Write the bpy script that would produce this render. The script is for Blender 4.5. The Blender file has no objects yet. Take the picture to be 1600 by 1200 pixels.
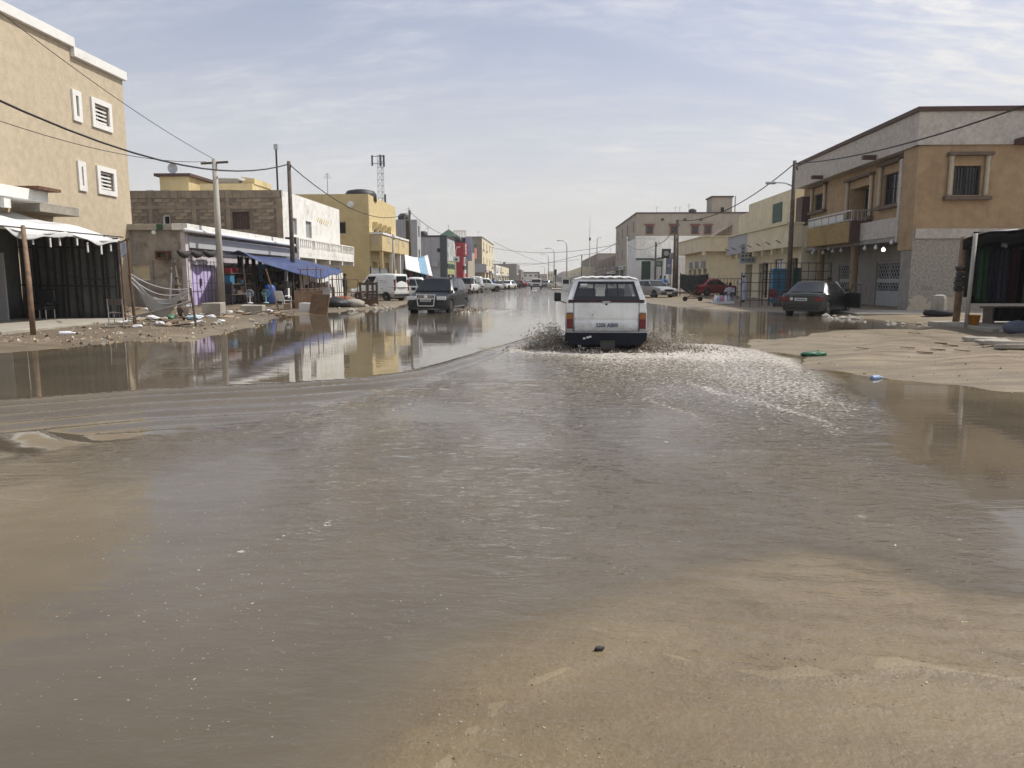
import bpy, bmesh, math, random
import numpy as np
from mathutils import Vector, Matrix

R = math.radians
rnd = random.Random(11)
scene = bpy.context.scene
COL = scene.collection

# ------------------------------------------------------------------ camera
F = 1170.0
CAMH = 1.5
PITCH = math.atan(163 / F)
YAW = math.atan(50 * math.cos(PITCH) / F)
cam = bpy.data.cameras.new('camera')
cam.sensor_width = 36.0
cam.lens = 36.0 * F / 1600.0
cam.clip_start = 0.05
cam.clip_end = 12000
camo = bpy.data.objects.new('camera', cam)
COL.objects.link(camo)
camo.location = (0, 0, CAMH)
camo.rotation_euler = (math.pi / 2 - PITCH, 0, YAW)
scene.camera = camo
CM = Matrix.Rotation(YAW, 3, 'Z') @ Matrix.Rotation(math.pi / 2 - PITCH, 3, 'X')

# ------------------------------------------------------------------ light
SUN_AZ, SUN_EL = 66.0, 52.0
w = bpy.data.worlds.new('World')
scene.world = w
w.use_nodes = True
nt = w.node_tree
nt.nodes.clear()
def wn(t, **k):
    n = nt.nodes.new(t)
    for a, b in k.items():
        setattr(n, a, b)
    return n
def wmath(op, a, b=None, c=None):
    n = wn('ShaderNodeMath', operation=op)
    for i, x in enumerate((a, b, c)):
        if x is None: continue
        if isinstance(x, (int, float)): n.inputs[i].default_value = x
        else: nt.links.new(x, n.inputs[i])
    return n.outputs[0]
sky = wn('ShaderNodeTexSky', sky_type='NISHITA', sun_disc=False, sun_elevation=R(SUN_EL), sun_rotation=R(SUN_AZ),
         altitude=0.0, air_density=1.0, dust_density=1.2, ozone_density=1.0)
tc = wn('ShaderNodeTexCoord')
sep = wn('ShaderNodeSeparateXYZ')
nt.links.new(tc.outputs['Generated'], sep.inputs[0])
zz = wmath('MAXIMUM', sep.outputs[2], 0.0)
zc = wmath('ADD', zz, 0.30)
cu = wmath('DIVIDE', sep.outputs[0], zc)
cv = wmath('DIVIDE', sep.outputs[1], zc)
comb = wn('ShaderNodeCombineXYZ')
nt.links.new(cu, comb.inputs[0]); nt.links.new(cv, comb.inputs[1])
def wnoise(scale, detail, rough, rot, sx, sy, dist=0.0, off=0.0):
    mp = wn('ShaderNodeMapping')
    mp.inputs['Rotation'].default_value = (0, 0, R(rot))
    mp.inputs['Scale'].default_value = (sx, sy, 1)
    mp.inputs['Location'].default_value = (off, off * 0.7, 0)
    nt.links.new(comb.outputs[0], mp.inputs[0])
    n = wn('ShaderNodeTexNoise')
    n.inputs['Scale'].default_value = scale
    n.inputs['Detail'].default_value = detail
    n.inputs['Roughness'].default_value = rough
    n.inputs['Distortion'].default_value = dist
    nt.links.new(mp.outputs[0], n.inputs['Vector'])
    return n.outputs[0]
def wramp(x, a, b):
    n = wn('ShaderNodeMapRange', interpolation_type='SMOOTHSTEP')
    n.inputs['From Min'].default_value = a
    n.inputs['From Max'].default_value = b
    nt.links.new(x, n.inputs['Value'])
    return n.outputs[0]
big = wramp(wnoise(0.9, 4, 0.55, 20, 1, 1, 0.4, 3.1), 0.30, 0.60)
wisp = wramp(wnoise(2.6, 9, 0.60, -62, 0.45, 1.7, 0.8), 0.33, 0.70)
rip = wramp(wnoise(15, 5, 0.6, 25, 0.6, 1.7, 0.5, 1.7), 0.32, 0.70)
cl = wmath('MULTIPLY', wisp, wmath('MULTIPLY_ADD', rip, 0.85, 0.38))
cl = wmath('MULTIPLY', cl, wmath('MULTIPLY_ADD', big, 0.85, 0.3))
cl = wmath('MULTIPLY', cl, wmath('MULTIPLY_ADD', wramp(sep.outputs[0], -0.55, 0.35), 1.15, 0.22))   # the cloud bank thickens to the right
cl = wmath('MINIMUM', cl, 1.0)
# thin high cloud veil lying over the clear sky, thicker towards the horizon dust
veil = wramp(sep.outputs[2], 0.42, 0.0)
veil = wmath('POWER', veil, 1.5)
skyv = wn('ShaderNodeVectorMath', operation='MULTIPLY')      # dust in the air takes the cyan out of the blue
nt.links.new(sky.outputs[0], skyv.inputs[0]); skyv.inputs[1].default_value = (1.14, 1.05, 1.12)
mixc = wn('ShaderNodeMix', data_type='RGBA')
nt.links.new(wmath('MULTIPLY_ADD', cl, 0.78, 0.27), mixc.inputs[0])
nt.links.new(skyv.outputs[0], mixc.inputs[6])
mixc.inputs[7].default_value = (8.8, 8.8, 9.0, 1)
mixh = wn('ShaderNodeMix', data_type='RGBA')
nt.links.new(wmath('MULTIPLY', veil, 0.93), mixh.inputs[0])
nt.links.new(mixc.outputs[2], mixh.inputs[6])
mixh.inputs[7].default_value = (7.4, 7.25, 7.05, 1)
bg = wn('ShaderNodeBackground')
bg.inputs['Strength'].default_value = 0.1
nt.links.new(mixh.outputs[2], bg.inputs['Color'])
wo = wn('ShaderNodeOutputWorld')
nt.links.new(bg.outputs[0], wo.inputs['Surface'])

sl = bpy.data.lights.new('sun', 'SUN')
sl.energy = 4.2
sl.angle = R(2.0)
sl.color = (1.0, 0.955, 0.89)
so = bpy.data.objects.new('sun', sl)
COL.objects.link(so)
sd = Vector((math.sin(R(SUN_AZ)) * math.cos(R(SUN_EL)), math.cos(R(SUN_AZ)) * math.cos(R(SUN_EL)), math.sin(R(SUN_EL))))
so.rotation_euler = sd.to_track_quat('Z', 'Y').to_euler()
so.location = (30, 10, 40)

scene.view_settings.view_transform = 'Standard'
scene.view_settings.look = 'None'
scene.view_settings.exposure = 0.0
scene.view_settings.gamma = 1.0
scene.render.engine = 'CYCLES'
scene.cycles.use_denoising = True
scene.cycles.max_bounces = 5
scene.cycles.use_adaptive_sampling = True
scene.cycles.adaptive_threshold = 0.015
scene.cycles.diffuse_bounces = 2
scene.cycles.glossy_bounces = 3
scene.cycles.transparent_max_bounces = 12
scene.cycles.caustics_reflective = False
scene.cycles.caustics_refractive = False
scene.cycles.sample_clamp_indirect = 6.0

# ------------------------------------------------------------------ layout helper: pixel of the photograph -> real point on a plane
def at(px, py, X=None, Y=None, z=None):
    d = CM @ Vector(((px - 800) / F, -(py - 600) / F, -1.0))
    if X is not None: t = X / d.x
    elif Y is not None: t = Y / d.y
    else: t = (z - CAMH) / d.z
    return Vector((d.x * t, d.y * t, CAMH + d.z * t))
def gp(px, py, z=0.0):
    p = at(px, py, z=z)
    return (p.x, p.y)

# ------------------------------------------------------------------ mesh builder
class MB:
    def __init__(s):
        s.v = []; s.f = []; s.m = []
    def add(s, vs, fs, mi=0):
        b = len(s.v)
        s.v += [tuple(p) for p in vs]
        s.f += [tuple(i + b for i in f) for f in fs]
        s.m += [mi] * len(fs)
        return s
    def quad(s, a, b, c, d, mi=0):
        return s.add([a, b, c, d], [(0, 1, 2, 3)], mi)
    def box(s, x0, x1, y0, y1, z0, z1, mi=0):
        vs = [(x0, y0, z0), (x1, y0, z0), (x1, y1, z0), (x0, y1, z0), (x0, y0, z1), (x1, y0, z1), (x1, y1, z1), (x0, y1, z1)]
        return s.add(vs, [(0, 3, 2, 1), (4, 5, 6, 7), (0, 1, 5, 4), (1, 2, 6, 5), (2, 3, 7, 6), (3, 0, 4, 7)], mi)
    def rbox(s, c, size, rot=(0, 0, 0), mi=0, jit=0.0):
        from mathutils import Euler
        M = Euler(rot).to_matrix()
        hx, hy, hz = size[0] / 2, size[1] / 2, size[2] / 2
        vs = []
        for (a, b, d) in ((-1, -1, -1), (1, -1, -1), (1, 1, -1), (-1, 1, -1), (-1, -1, 1), (1, -1, 1), (1, 1, 1), (-1, 1, 1)):
            p = Vector((a * hx, b * hy, d * hz))
            if jit: p += Vector((rnd.uniform(-jit, jit), rnd.uniform(-jit, jit), rnd.uniform(-jit, jit)))
            vs.append(Vector(c) + M @ p)
        return s.add(vs, [(0, 3, 2, 1), (4, 5, 6, 7), (0, 1, 5, 4), (1, 2, 6, 5), (2, 3, 7, 6), (3, 0, 4, 7)], mi)
    def bar(s, a, b, w=0.04, h=None, mi=0):
        a = Vector(a); b = Vector(b); h = h or w
        d = (b - a)
        if d.length < 1e-6: return s
        d.normalize()
        up = Vector((0, 0, 1)) if abs(d.z) < 0.95 else Vector((0, 1, 0))
        u = d.cross(up).normalized(); v = u.cross(d).normalized()
        vs = []
        for p in (a, b):
            for (i, j) in ((-1, -1), (1, -1), (1, 1), (-1, 1)):
                vs.append(p + u * (i * w / 2) + v * (j * h / 2))
        return s.add(vs, [(0, 3, 2, 1), (4, 5, 6, 7), (0, 1, 5, 4), (1, 2, 6, 5), (2, 3, 7, 6), (3, 0, 4, 7)], mi)
    def tube(s, path, r, n=6, mi=0, caps=True):
        P = [Vector(p) for p in path]
        rr = r if isinstance(r, (list, tuple)) else [r] * len(P)
        vs = []; fs = []
        u = None
        for i, p in enumerate(P):
            d = (P[min(i + 1, len(P) - 1)] - P[max(i - 1, 0)]).normalized()
            if u is None:
                up = Vector((0, 0, 1)) if abs(d.z) < 0.9 else Vector((1, 0, 0))
                u = d.cross(up).normalized()
            else:
                u = (u - d * u.dot(d)).normalized()
            v = d.cross(u)
            for k in range(n):
                a = 2 * math.pi * k / n
                vs.append(p + (u * math.cos(a) + v * math.sin(a)) * rr[i])
        for i in range(len(P) - 1):
            for k in range(n):
                a = i * n + k; b = i * n + (k + 1) % n
                fs.append((a, b, b + n, a + n))
        if caps:
            fs.append(tuple(range(n - 1, -1, -1)))
            fs.append(tuple(range((len(P) - 1) * n, len(P) * n)))
        return s.add(vs, fs, mi)
    def lathe(s, prof, c=(0, 0, 0), n=12, mi=0, axis='z'):
        vs = []; fs = []
        for (r, h) in prof:
            for k in range(n):
                a = 2 * math.pi * k / n
                if axis == 'z': p = (r * math.cos(a), r * math.sin(a), h)
                elif axis == 'x': p = (h, r * math.cos(a), r * math.sin(a))
                else: p = (r * math.sin(a), h, r * math.cos(a))
                vs.append((c[0] + p[0], c[1] + p[1], c[2] + p[2]))
        for i in range(len(prof) - 1):
            for k in range(n):
                a = i * n + k; b = i * n + (k + 1) % n
                fs.append((a, b, b + n, a + n))
        fs.append(tuple(range(n - 1, -1, -1)))
        fs.append(tuple(range((len(prof) - 1) * n, len(prof) * n)))
        return s.add(vs, fs, mi)
    def prism(s, poly, axis, a0, a1, mi=0):
        n = len(poly)
        def P(p, a):
            if axis == 'x': return (a, p[0], p[1])
            if axis == 'y': return (p[0], a, p[1])
            return (p[0], p[1], a)
        vs = [P(p, a0) for p in poly] + [P(p, a1) for p in poly]
        fs = [tuple(range(n - 1, -1, -1)), tuple(range(n, 2 * n))]
        for i in range(n):
            j = (i + 1) % n
            fs.append((i, j, j + n, i + n))
        return s.add(vs, fs, mi)
    def grid(s, fn, nu, nv, mi=0):
        vs = [fn(i / nu, j / nv) for j in range(nv + 1) for i in range(nu + 1)]
        fs = []
        for j in range(nv):
            for i in range(nu):
                a = j * (nu + 1) + i
                fs.append((a, a + 1, a + nu + 2, a + nu + 1))
        return s.add(vs, fs, mi)
    def blob(s, c, r, seed=0, sub=1, sq=(1, 1, 1), rough=0.25, mi=0):
        rr = random.Random(seed)
        bm = bmesh.new()
        bmesh.ops.create_icosphere(bm, subdivisions=sub, radius=1.0)
        vs = []
        for v in bm.verts:
            k = 1 + rr.uniform(-rough, rough)
            vs.append((c[0] + v.co.x * r * sq[0] * k, c[1] + v.co.y * r * sq[1] * k, c[2] + v.co.z * r * sq[2] * k))
        fs = [tuple(v.index for v in f.verts) for f in bm.faces]
        bm.free()
        return s.add(vs, fs, mi)
    def mesh(s, name, mats, org=(0, 0, 0)):
        me = bpy.data.meshes.new(name)
        o = Vector(org)
        me.from_pydata([tuple(Vector(p) - o) for p in s.v], [], s.f)
        for m in (mats if isinstance(mats, (list, tuple)) else [mats]):
            me.materials.append(m)
        if max(s.m or [0]) > 0:
            me.polygons.foreach_set('material_index', s.m)
        bm = bmesh.new(); bm.from_mesh(me)
        bmesh.ops.recalc_face_normals(bm, faces=bm.faces)
        bm.to_mesh(me); bm.free()
        me.update()
        return me
    def build(s, name, mats, parent=None, smooth=False, bevel=0.0, local=False, seg=2, solid=0.0, sub=0, fixn=True):
        org = (0, 0, 0)
        if parent is not None and not local:
            t = parent
            while t.parent is not None: t = t.parent
            org = t.location
        me = s.mesh(name, mats, org)
        if smooth:
            me.polygons.foreach_set('use_smooth', [True] * len(me.polygons))
        o = bpy.data.objects.new(name, me)
        COL.objects.link(o)
        if parent is not None: o.parent = parent
        if solid:
            md = o.modifiers.new('thick', 'SOLIDIFY'); md.thickness = solid; md.offset = 0
        if bevel:
            md = o.modifiers.new('edge', 'BEVEL'); md.width = bevel; md.segments = seg
            md.limit_method = 'ANGLE'; md.angle_limit = R(40)
        if sub:
            md = o.modifiers.new('soft', 'SUBSURF'); md.levels = sub; md.render_levels = sub
        return o

def tag(o, label, cat, group=None, kind=None):
    if label: o['label'] = label
    if cat: o['category'] = cat
    if group: o['group'] = group
    if kind: o['kind'] = kind
    return o
def thing(name, label, cat, loc=(0, 0, 0), rz=0.0, group=None):
    o = bpy.data.objects.new(name, None)
    o.empty_display_size = 0.2
    COL.objects.link(o)
    o.location = loc
    o.rotation_euler = (0, 0, rz)
    return tag(o, label, cat, group)
def copy_tree(o, parent=None, loc=None, rz=None, label=None, group=None, scale=None):
    c = o.copy(); COL.objects.link(c)
    c.parent = parent
    if loc is not None: c.location = loc
    if rz is not None: c.rotation_euler = (c.rotation_euler[0], c.rotation_euler[1], rz)
    if scale is not None: c.scale = scale if isinstance(scale, (tuple, list)) else (scale,) * 3
    if label: c['label'] = label
    if group: c['group'] = group
    for ch in list(o.children): copy_tree(ch, c)
    return c
def struct(name, mb, m, **k):
    o = mb.build(name, m, **k); o['kind'] = 'structure'; return o
def single(mb, name, m, label, cat, loc=None, group=None, **k):
    """a thing that is one mesh, its origin moved to loc"""
    if loc is None:
        xs = [p[0] for p in mb.v]; ys = [p[1] for p in mb.v]; zs = [p[2] for p in mb.v]
        loc = ((min(xs) + max(xs)) / 2, (min(ys) + max(ys)) / 2, min(zs))
    mb.v = [(p[0] - loc[0], p[1] - loc[1], p[2] - loc[2]) for p in mb.v]
    o = mb.build(name, m, **k); o.location = loc
    return tag(o, label, cat, group)

# ------------------------------------------------------------------ materials
MATS = {}
def lin(c):
    return tuple((x / 255 / 12.92) if x / 255 <= 0.04045 else ((x / 255 + 0.055) / 1.055) ** 2.4 for x in c)
def mat(name, col, rough=0.8, var=0.12, scale=2.0, bump=0.0, bscale=30.0, metal=0.0, stain=None, stain_amt=0.0, stain_scale=0.8,
        streak=0.0, spec=0.5, coat=0.0, trans=0.0, emit=None, alpha=1.0, low_dirt=None, thresh=(0.5, 0.72), ior=1.5, coord='Object'):
    if name in MATS: return MATS[name]
    m = bpy.data.materials.new(name); MATS[name] = m
    m.use_nodes = True
    t = m.node_tree; N = t.nodes; L = t.links
    b = N['Principled BSDF']
    b.inputs['Roughness'].default_value = rough
    b.inputs['Metallic'].default_value = metal
    b.inputs['Specular IOR Level'].default_value = spec
    b.inputs['IOR'].default_value = ior
    if coat:
        b.inputs['Coat Weight'].default_value = coat; b.inputs['Coat Roughness'].default_value = 0.08
    if trans: b.inputs['Transmission Weight'].default_value = trans
    if alpha < 1: b.inputs['Alpha'].default_value = alpha
    if emit:
        b.inputs['Emission Color'].default_value = (*emit[0], 1); b.inputs['Emission Strength'].default_value = emit[1]
    b.inputs['Base Color'].default_value = (*col, 1)
    if var or stain or bump or streak or low_dirt:
        tcn = N.new('ShaderNodeTexCoord')
        vec = tcn.outputs[coord]
    cur = None
    def noise(sc, det=5, ro=0.6, vecin=None, dist=0.0):
        n = N.new('ShaderNodeTexNoise')
        n.inputs['Scale'].default_value = sc; n.inputs['Detail'].default_value = det; n.inputs['Roughness'].default_value = ro
        n.inputs['Distortion'].default_value = dist
        L.new(vecin or vec, n.inputs['Vector'])
        return n.outputs[0]
    def mix(fac, a, c2, blend='MIX'):
        n = N.new('ShaderNodeMix'); n.data_type = 'RGBA'; n.blend_type = blend
        if isinstance(fac, float): n.inputs[0].default_value = fac
        else: L.new(fac, n.inputs[0])
        for i, x in ((6, a), (7, c2)):
            if isinstance(x, tuple): n.inputs[i].default_value = (*x, 1) if len(x) == 3 else x
            else: L.new(x, n.inputs[i])
        return n.outputs[2]
    def rng(x, a, c2, lo=0.0, hi=1.0):
        n = N.new('ShaderNodeMapRange'); n.interpolation_type = 'SMOOTHSTEP'
        n.inputs['From Min'].default_value = a; n.inputs['From Max'].default_value = c2
        n.inputs['To Min'].default_value = lo; n.inputs['To Max'].default_value = hi
        L.new(x, n.inputs['Value']); return n.outputs[0]
    if var:
        lo = tuple(max(0, x * (1 - var)) for x in col); hi = tuple(min(1, x * (1 + var)) for x in col)
        cur = mix(rng(noise(scale, 7, 0.65), 0.3, 0.7), lo, hi)
    if streak:
        mp = N.new('ShaderNodeMapping'); mp.inputs['Scale'].default_value = (3.0, 3.0, 0.22)
        L.new(vec, mp.inputs[0])
        s_ = rng(noise(1.6, 6, 0.7, mp.outputs[0]), 0.48, 0.78, 0.0, streak)
        base = cur if cur is not None else tuple(col)
        cur = mix(s_, base, tuple(x * 0.35 for x in (stain or col)))
    if stain:
        s_ = rng(noise(stain_scale, 8, 0.68, dist=0.3), thresh[0], thresh[1], 0.0, stain_amt)
        cur = mix(s_, cur if cur is not None else tuple(col), tuple(stain))
    if low_dirt:
        sx_ = N.new('ShaderNodeSeparateXYZ'); L.new(vec, sx_.inputs[0])
        ad = N.new('ShaderNodeMath'); ad.operation = 'MULTIPLY_ADD'; L.new(noise(low_dirt[3], 8, .72), ad.inputs[0]); ad.inputs[1].default_value = -low_dirt[1] * 1.6; L.new(sx_.outputs[2], ad.inputs[2])
        cur = mix(rng(ad.outputs[0], low_dirt[0] - low_dirt[1], low_dirt[0] - low_dirt[1] * 1.9, 0.0, low_dirt[4]), cur if cur is not None else tuple(col), tuple(low_dirt[2]))
    if cur is not None: L.new(cur, b.inputs['Base Color'])
    if bump:
        bn = N.new('ShaderNodeBump'); bn.inputs['Strength'].default_value = min(1.0, bump); bn.inputs['Distance'].default_value = 0.02
        L.new(noise(bscale, 5, 0.65), bn.inputs['Height'])
        L.new(bn.outputs[0], b.inputs['Normal'])
    return m

M_BEIGE = mat('stucco_beige', (0.52, 0.435, 0.31), 0.9, 0.10, 3.0, 0.7, 14.0, streak=0.10)
M_WHITEP = mat('white_paint', (0.78, 0.77, 0.73), 0.7, 0.05, 3.0, stain=(0.4, 0.37, 0.32), stain_amt=0.35, stain_scale=1.5)
M_WHITEWALL = mat('white_wall', (0.80, 0.79, 0.74), 0.85, 0.08, 1.2, 0.3, 20, stain=(0.35, 0.31, 0.25), stain_amt=0.55, stain_scale=0.9, streak=0.25)
M_BRICK = mat('block_brick', (0.30, 0.24, 0.165), 0.95, 0.22, 1.3, 0.6, 22, stain=(0.17, 0.135, 0.095), stain_amt=0.6, stain_scale=0.9)
M_MORTAR = mat('mortar', (0.19, 0.155, 0.115), 0.95, 0.25, 4.0, 0.5, 20)
M_YELLOW = mat('yellow_wall', (0.60, 0.48, 0.25), 0.85, 0.08, 1.5, 0.3, 20, stain=(0.40, 0.31, 0.17), stain_amt=0.5, stain_scale=0.7, streak=0.2)
M_CREAM = mat('cream_wall', (0.72, 0.635, 0.44), 0.85, 0.08, 1.5, 0.3, 18, stain=(0.42, 0.36, 0.25), stain_amt=0.5, stain_scale=0.8, streak=0.25)
M_GREYWALL = mat('grey_wall', (0.42, 0.42, 0.43), 0.8, 0.06, 1.0, stain=(0.3, 0.3, 0.3), stain_amt=0.4, streak=0.15)
M_OCHRE = mat('ochre_stucco', (0.42, 0.29, 0.165), 0.9, 0.12, 2.0, 0.8, 16, stain=(0.25, 0.165, 0.09), stain_amt=0.55, stain_scale=0.8, streak=0.2)
M_OCHREGOLD = mat('ochre_pebble', (0.37, 0.255, 0.10), 0.95, 0.3, 9.0, 1.0, 24, stain=(0.13, 0.1, 0.05), stain_amt=0.6, streak=0.3)
M_BAND = mat('grey_band', (0.52, 0.475, 0.415), 0.9, 0.16, 5.0, 0.9, 18, stain=(0.34, 0.305, 0.26), stain_amt=0.4)
M_PEBBLE = mat('pebbledash_grey', (0.36, 0.325, 0.27), 0.95, 0.32, 11.0, 1.0, 22)
M_BROWN = mat('brown_trim', (0.085, 0.045, 0.035), 0.7, 0.15, 3.0)
M_TRIMSTONE = mat('beige_column', (0.50, 0.43, 0.32), 0.85, 0.12, 8.0, 0.4, 20)
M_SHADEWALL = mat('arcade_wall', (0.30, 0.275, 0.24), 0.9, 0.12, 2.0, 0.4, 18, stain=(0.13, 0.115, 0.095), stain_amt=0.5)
M_TAUPE = mat('taupe_wall', (0.42, 0.365, 0.29), 0.88, 0.08, 1.0, 0.2, 15, stain=(0.29, 0.24, 0.185), stain_amt=0.5, streak=0.35)
M_CONC = mat('concrete', (0.36, 0.33, 0.275), 0.9, 0.15, 3.0, 0.5, 25, stain=(0.2, 0.175, 0.14), stain_amt=0.5, stain_scale=1.5)
M_OLDCONC = mat('old_concrete_wall', (0.36, 0.325, 0.29), 0.92, 0.18, 1.6, 0.5, 18, stain=(0.14, 0.12, 0.10), stain_amt=0.8, stain_scale=1.1, streak=0.35)
M_LILACWALL = mat('lilac_white_wall', (0.58, 0.53, 0.55), 0.9, 0.12, 1.6, 0.4, 18, stain=(0.22, 0.19, 0.18), stain_amt=0.8, stain_scale=1.6, streak=0.4)
M_LILAC = mat('lilac_door', (0.60, 0.50, 0.80), 0.6, 0.1, 3.0, stain=(0.25, 0.2, 0.33), stain_amt=0.4)
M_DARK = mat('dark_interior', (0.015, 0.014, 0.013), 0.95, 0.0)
M_GLASS = mat('dark_glass', (0.016, 0.02, 0.024), 0.08, 0.0, spec=0.4)
M_SHUT = mat('grey_shutter', (0.30, 0.30, 0.30), 0.6, 0.1, 3.0)
M_DKSHUT = mat('brown_shutter', (0.075, 0.042, 0.032), 0.7, 0.2, 4.0)
M_STEEL = mat('dark_steel', (0.03, 0.026, 0.024), 0.6, 0.2, 6.0)
M_RUST = mat('rusty_steel', (0.14, 0.07, 0.04), 0.85, 0.4, 8.0)
M_GALV = mat('galvanised', (0.45, 0.46, 0.47), 0.4, 0.08, 5.0, metal=0.7)
M_GREYPOLE = mat('concrete_pole', (0.40, 0.375, 0.33), 0.85, 0.1, 2.0)
M_WOOD = mat('weathered_wood', (0.11, 0.085, 0.065), 0.85, 0.35, 6.0, 0.4, 30)
M_PLANK = mat('brown_plank', (0.16, 0.095, 0.05), 0.7, 0.3, 5.0)
M_RED = mat('red_panel', (0.42, 0.014, 0.03), 0.5, 0.06, 2.0)
M_GREEN = mat('green_panel', (0.02, 0.065, 0.035), 0.6, 0.15, 2.0)
M_DKGREEN = mat('green_door', (0.012, 0.06, 0.034), 0.6, 0.1, 2.0)
M_WIRE = mat('cable_black', (0.012, 0.012, 0.013), 0.6, 0.0)
M_TYRE = mat('tyre_rubber', (0.016, 0.016, 0.016), 0.85, 0.2, 12.0)
M_RIM = mat('steel_rim', (0.32, 0.32, 0.32), 0.4, 0.1, 8.0, metal=0.7)
M_BLACKP = mat('black_paint', (0.006, 0.007, 0.010), 0.3, 0.0, spec=.3, coat=0.25)
M_DKGREY = mat('charcoal_paint', (0.018, 0.020, 0.020), 0.36, 0.1, 3.0, coat=0.2, stain=(0.06, 0.055, 0.045), stain_amt=0.35, stain_scale=2.0)
M_SILVER = mat('silver_paint', (0.27, 0.27, 0.26), 0.3, 0.05, 3.0, coat=0.5)
M_WHITECAR = mat('white_car_paint', (0.72, 0.73, 0.71), 0.3, 0.03, 2.0, coat=0.4, low_dirt=(.75, .35, (.26, .2, .14), 7.0, .8), stain=(0.45, 0.42, 0.36), stain_amt=0.3, stain_scale=1.5)
M_CHROME = mat('chrome', (0.7, 0.7, 0.71), 0.15, 0.0, metal=1.0)
M_BLKPLAST = mat('black_plastic', (0.018, 0.018, 0.019), 0.55, 0.1, 5.0)
M_LAMP = mat('lamp_glass', (0.72, 0.75, 0.76), 0.12, 0.0, spec=0.7)
M_REDLENS = mat('red_lens', (0.15, 0.008, 0.010), 0.25, 0.0)
M_AMBER = mat('amber_lens', (0.30, 0.10, 0.015), 0.3, 0.0)
M_CLEARL = mat('clear_lens', (0.38, 0.36, 0.34), 0.25, 0.0)
M_PLATE = mat('plate_white', (0.68, 0.68, 0.66), 0.5, 0.05, 10.0)
M_INK = mat('ink_blue', (0.025, 0.035, 0.11), 0.6, 0.0)
M_BLUECAB = mat('blue_metal', (0.03, 0.16, 0.27), 0.5, 0.15, 3.0, stain=(0.02, 0.08, 0.14), stain_amt=0.5)
M_BLUE = mat('blue_plastic', (0.03, 0.10, 0.36), 0.5, 0.1, 4.0)
M_PLASTW = mat('white_plastic', (0.72, 0.73, 0.74), 0.45, 0.06, 5.0)
M_REDPL = mat('red_plastic', (0.22, 0.02, 0.025), 0.5, 0.1, 5.0)
M_ORANGE = mat('orange_plastic', (0.55, 0.22, 0.02), 0.5, 0.1, 4.0)
M_PINK = mat('pink_plastic', (0.65, 0.22, 0.33), 0.5, 0.05, 5.0)
M_SAND = None

# ================================================================== GROUND AND WATER
def vnoise(x, y, seed=0):
    xi = np.floor(x).astype(np.int64); yi = np.floor(y).astype(np.int64)
    xf = x - xi; yf = y - yi
    def h(a, b):
        n = (a * 374761393 + b * 668265263 + seed * 1442695041) & 0xffffffff
        n = ((n ^ (n >> 13)) * 1274126177) & 0xffffffff
        return ((n ^ (n >> 16)) & 0xffff) / 65535.0
    u = xf * xf * (3 - 2 * xf); v = yf * yf * (3 - 2 * yf)
    return (h(xi, yi) * (1 - u) + h(xi + 1, yi) * u) * (1 - v) + (h(xi, yi + 1) * (1 - u) + h(xi + 1, yi + 1) * u) * v
def fbm(x, y, octv=4, seed=0):
    s = 0; a = 0.5
    for i in range(octv):
        s = s + a * (vnoise(x, y, seed + i) - 0.5); x = x * 2.03 + 7.1; y = y * 2.03 + 3.7; a *= 0.5
    return s
def ridged(x, y, octv=3, seed=0):
    s = 0; a = .5
    for i in range(octv):
        s = s + a * (1 - 2 * np.abs(vnoise(x, y, seed + i) - .5)) ** 2; x = x * 2.1 + 5.3; y = y * 2.1 + 1.9; a *= .5
    return s
def sstep(a, b, x):
    t = np.clip((x - a) / (b - a), 0, 1); return t * t * (3 - 2 * t)
def polydist(poly, x, y):
    """signed distance, positive inside"""
    P = np.array(poly, float); n = len(P)
    d2 = np.full(x.shape, 1e18); ins = np.zeros(x.shape, bool)
    for i in range(n):
        ax, ay = P[i]; bx, by = P[(i + 1) % n]
        ex, ey = bx - ax, by - ay
        t = np.clip(((x - ax) * ex + (y - ay) * ey) / (ex * ex + ey * ey + 1e-12), 0, 1)
        d2 = np.minimum(d2, (x - ax - t * ex) ** 2 + (y - ay - t * ey) ** 2)
        c = ((ay > y) != (by > y)) & (x < (bx - ax) * (y - ay) / (by - ay + 1e-15) + ax)
        ins ^= c
    d = np.sqrt(d2)
    return np.where(ins, d, -d)
def PX(l): return [gp(*p) for p in l]

LAND_L = PX([(-300, 580), (0, 552), (110, 543), (200, 532), (300, 533), (345, 522), (400, 509), (440, 495), (500, 489), (560, 485), (610, 482), (630, 476)]) + \
    [(-9.6, 62), (-9.5, 90), (-9.5, 400), (-80, 400), (-80, 2)]
LAND_R = [(9.5, 400), (9.0, 130), (8.2, 80)] + PX([(1013, 474), (1060, 480), (1120, 484), (1180, 487), (1235, 489), (1300, 493), (1380, 500), (1450, 507),
    (1440, 513), (1340, 515), (1250, 521), (1195, 528), (1170, 534), (1185, 543), (1240, 560), (1290, 577), (1400, 592), (1500, 603), (1600, 615), (1800, 640)]) + \
    [(14, 6.5), (80, 2), (80, 400)]
LAND_F = PX([(600, 1330), (700, 1190), (775, 1110), (850, 1050), (920, 1025), (1000, 1015), (1100, 1040), (1200, 1055), (1300, 1045), (1400, 1035), (1500, 1050), (1600, 1060), (1900, 1085)]) + \
    [(6, 2.2), (6, -6), (-0.5, -6)]
SHALLOW = PX([(900, 1020), (1000, 985), (1050, 930), (1095, 880), (1250, 852), (1370, 870), (1480, 930), (1700, 950), (1700, 1030), (1200, 1060)])
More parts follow.
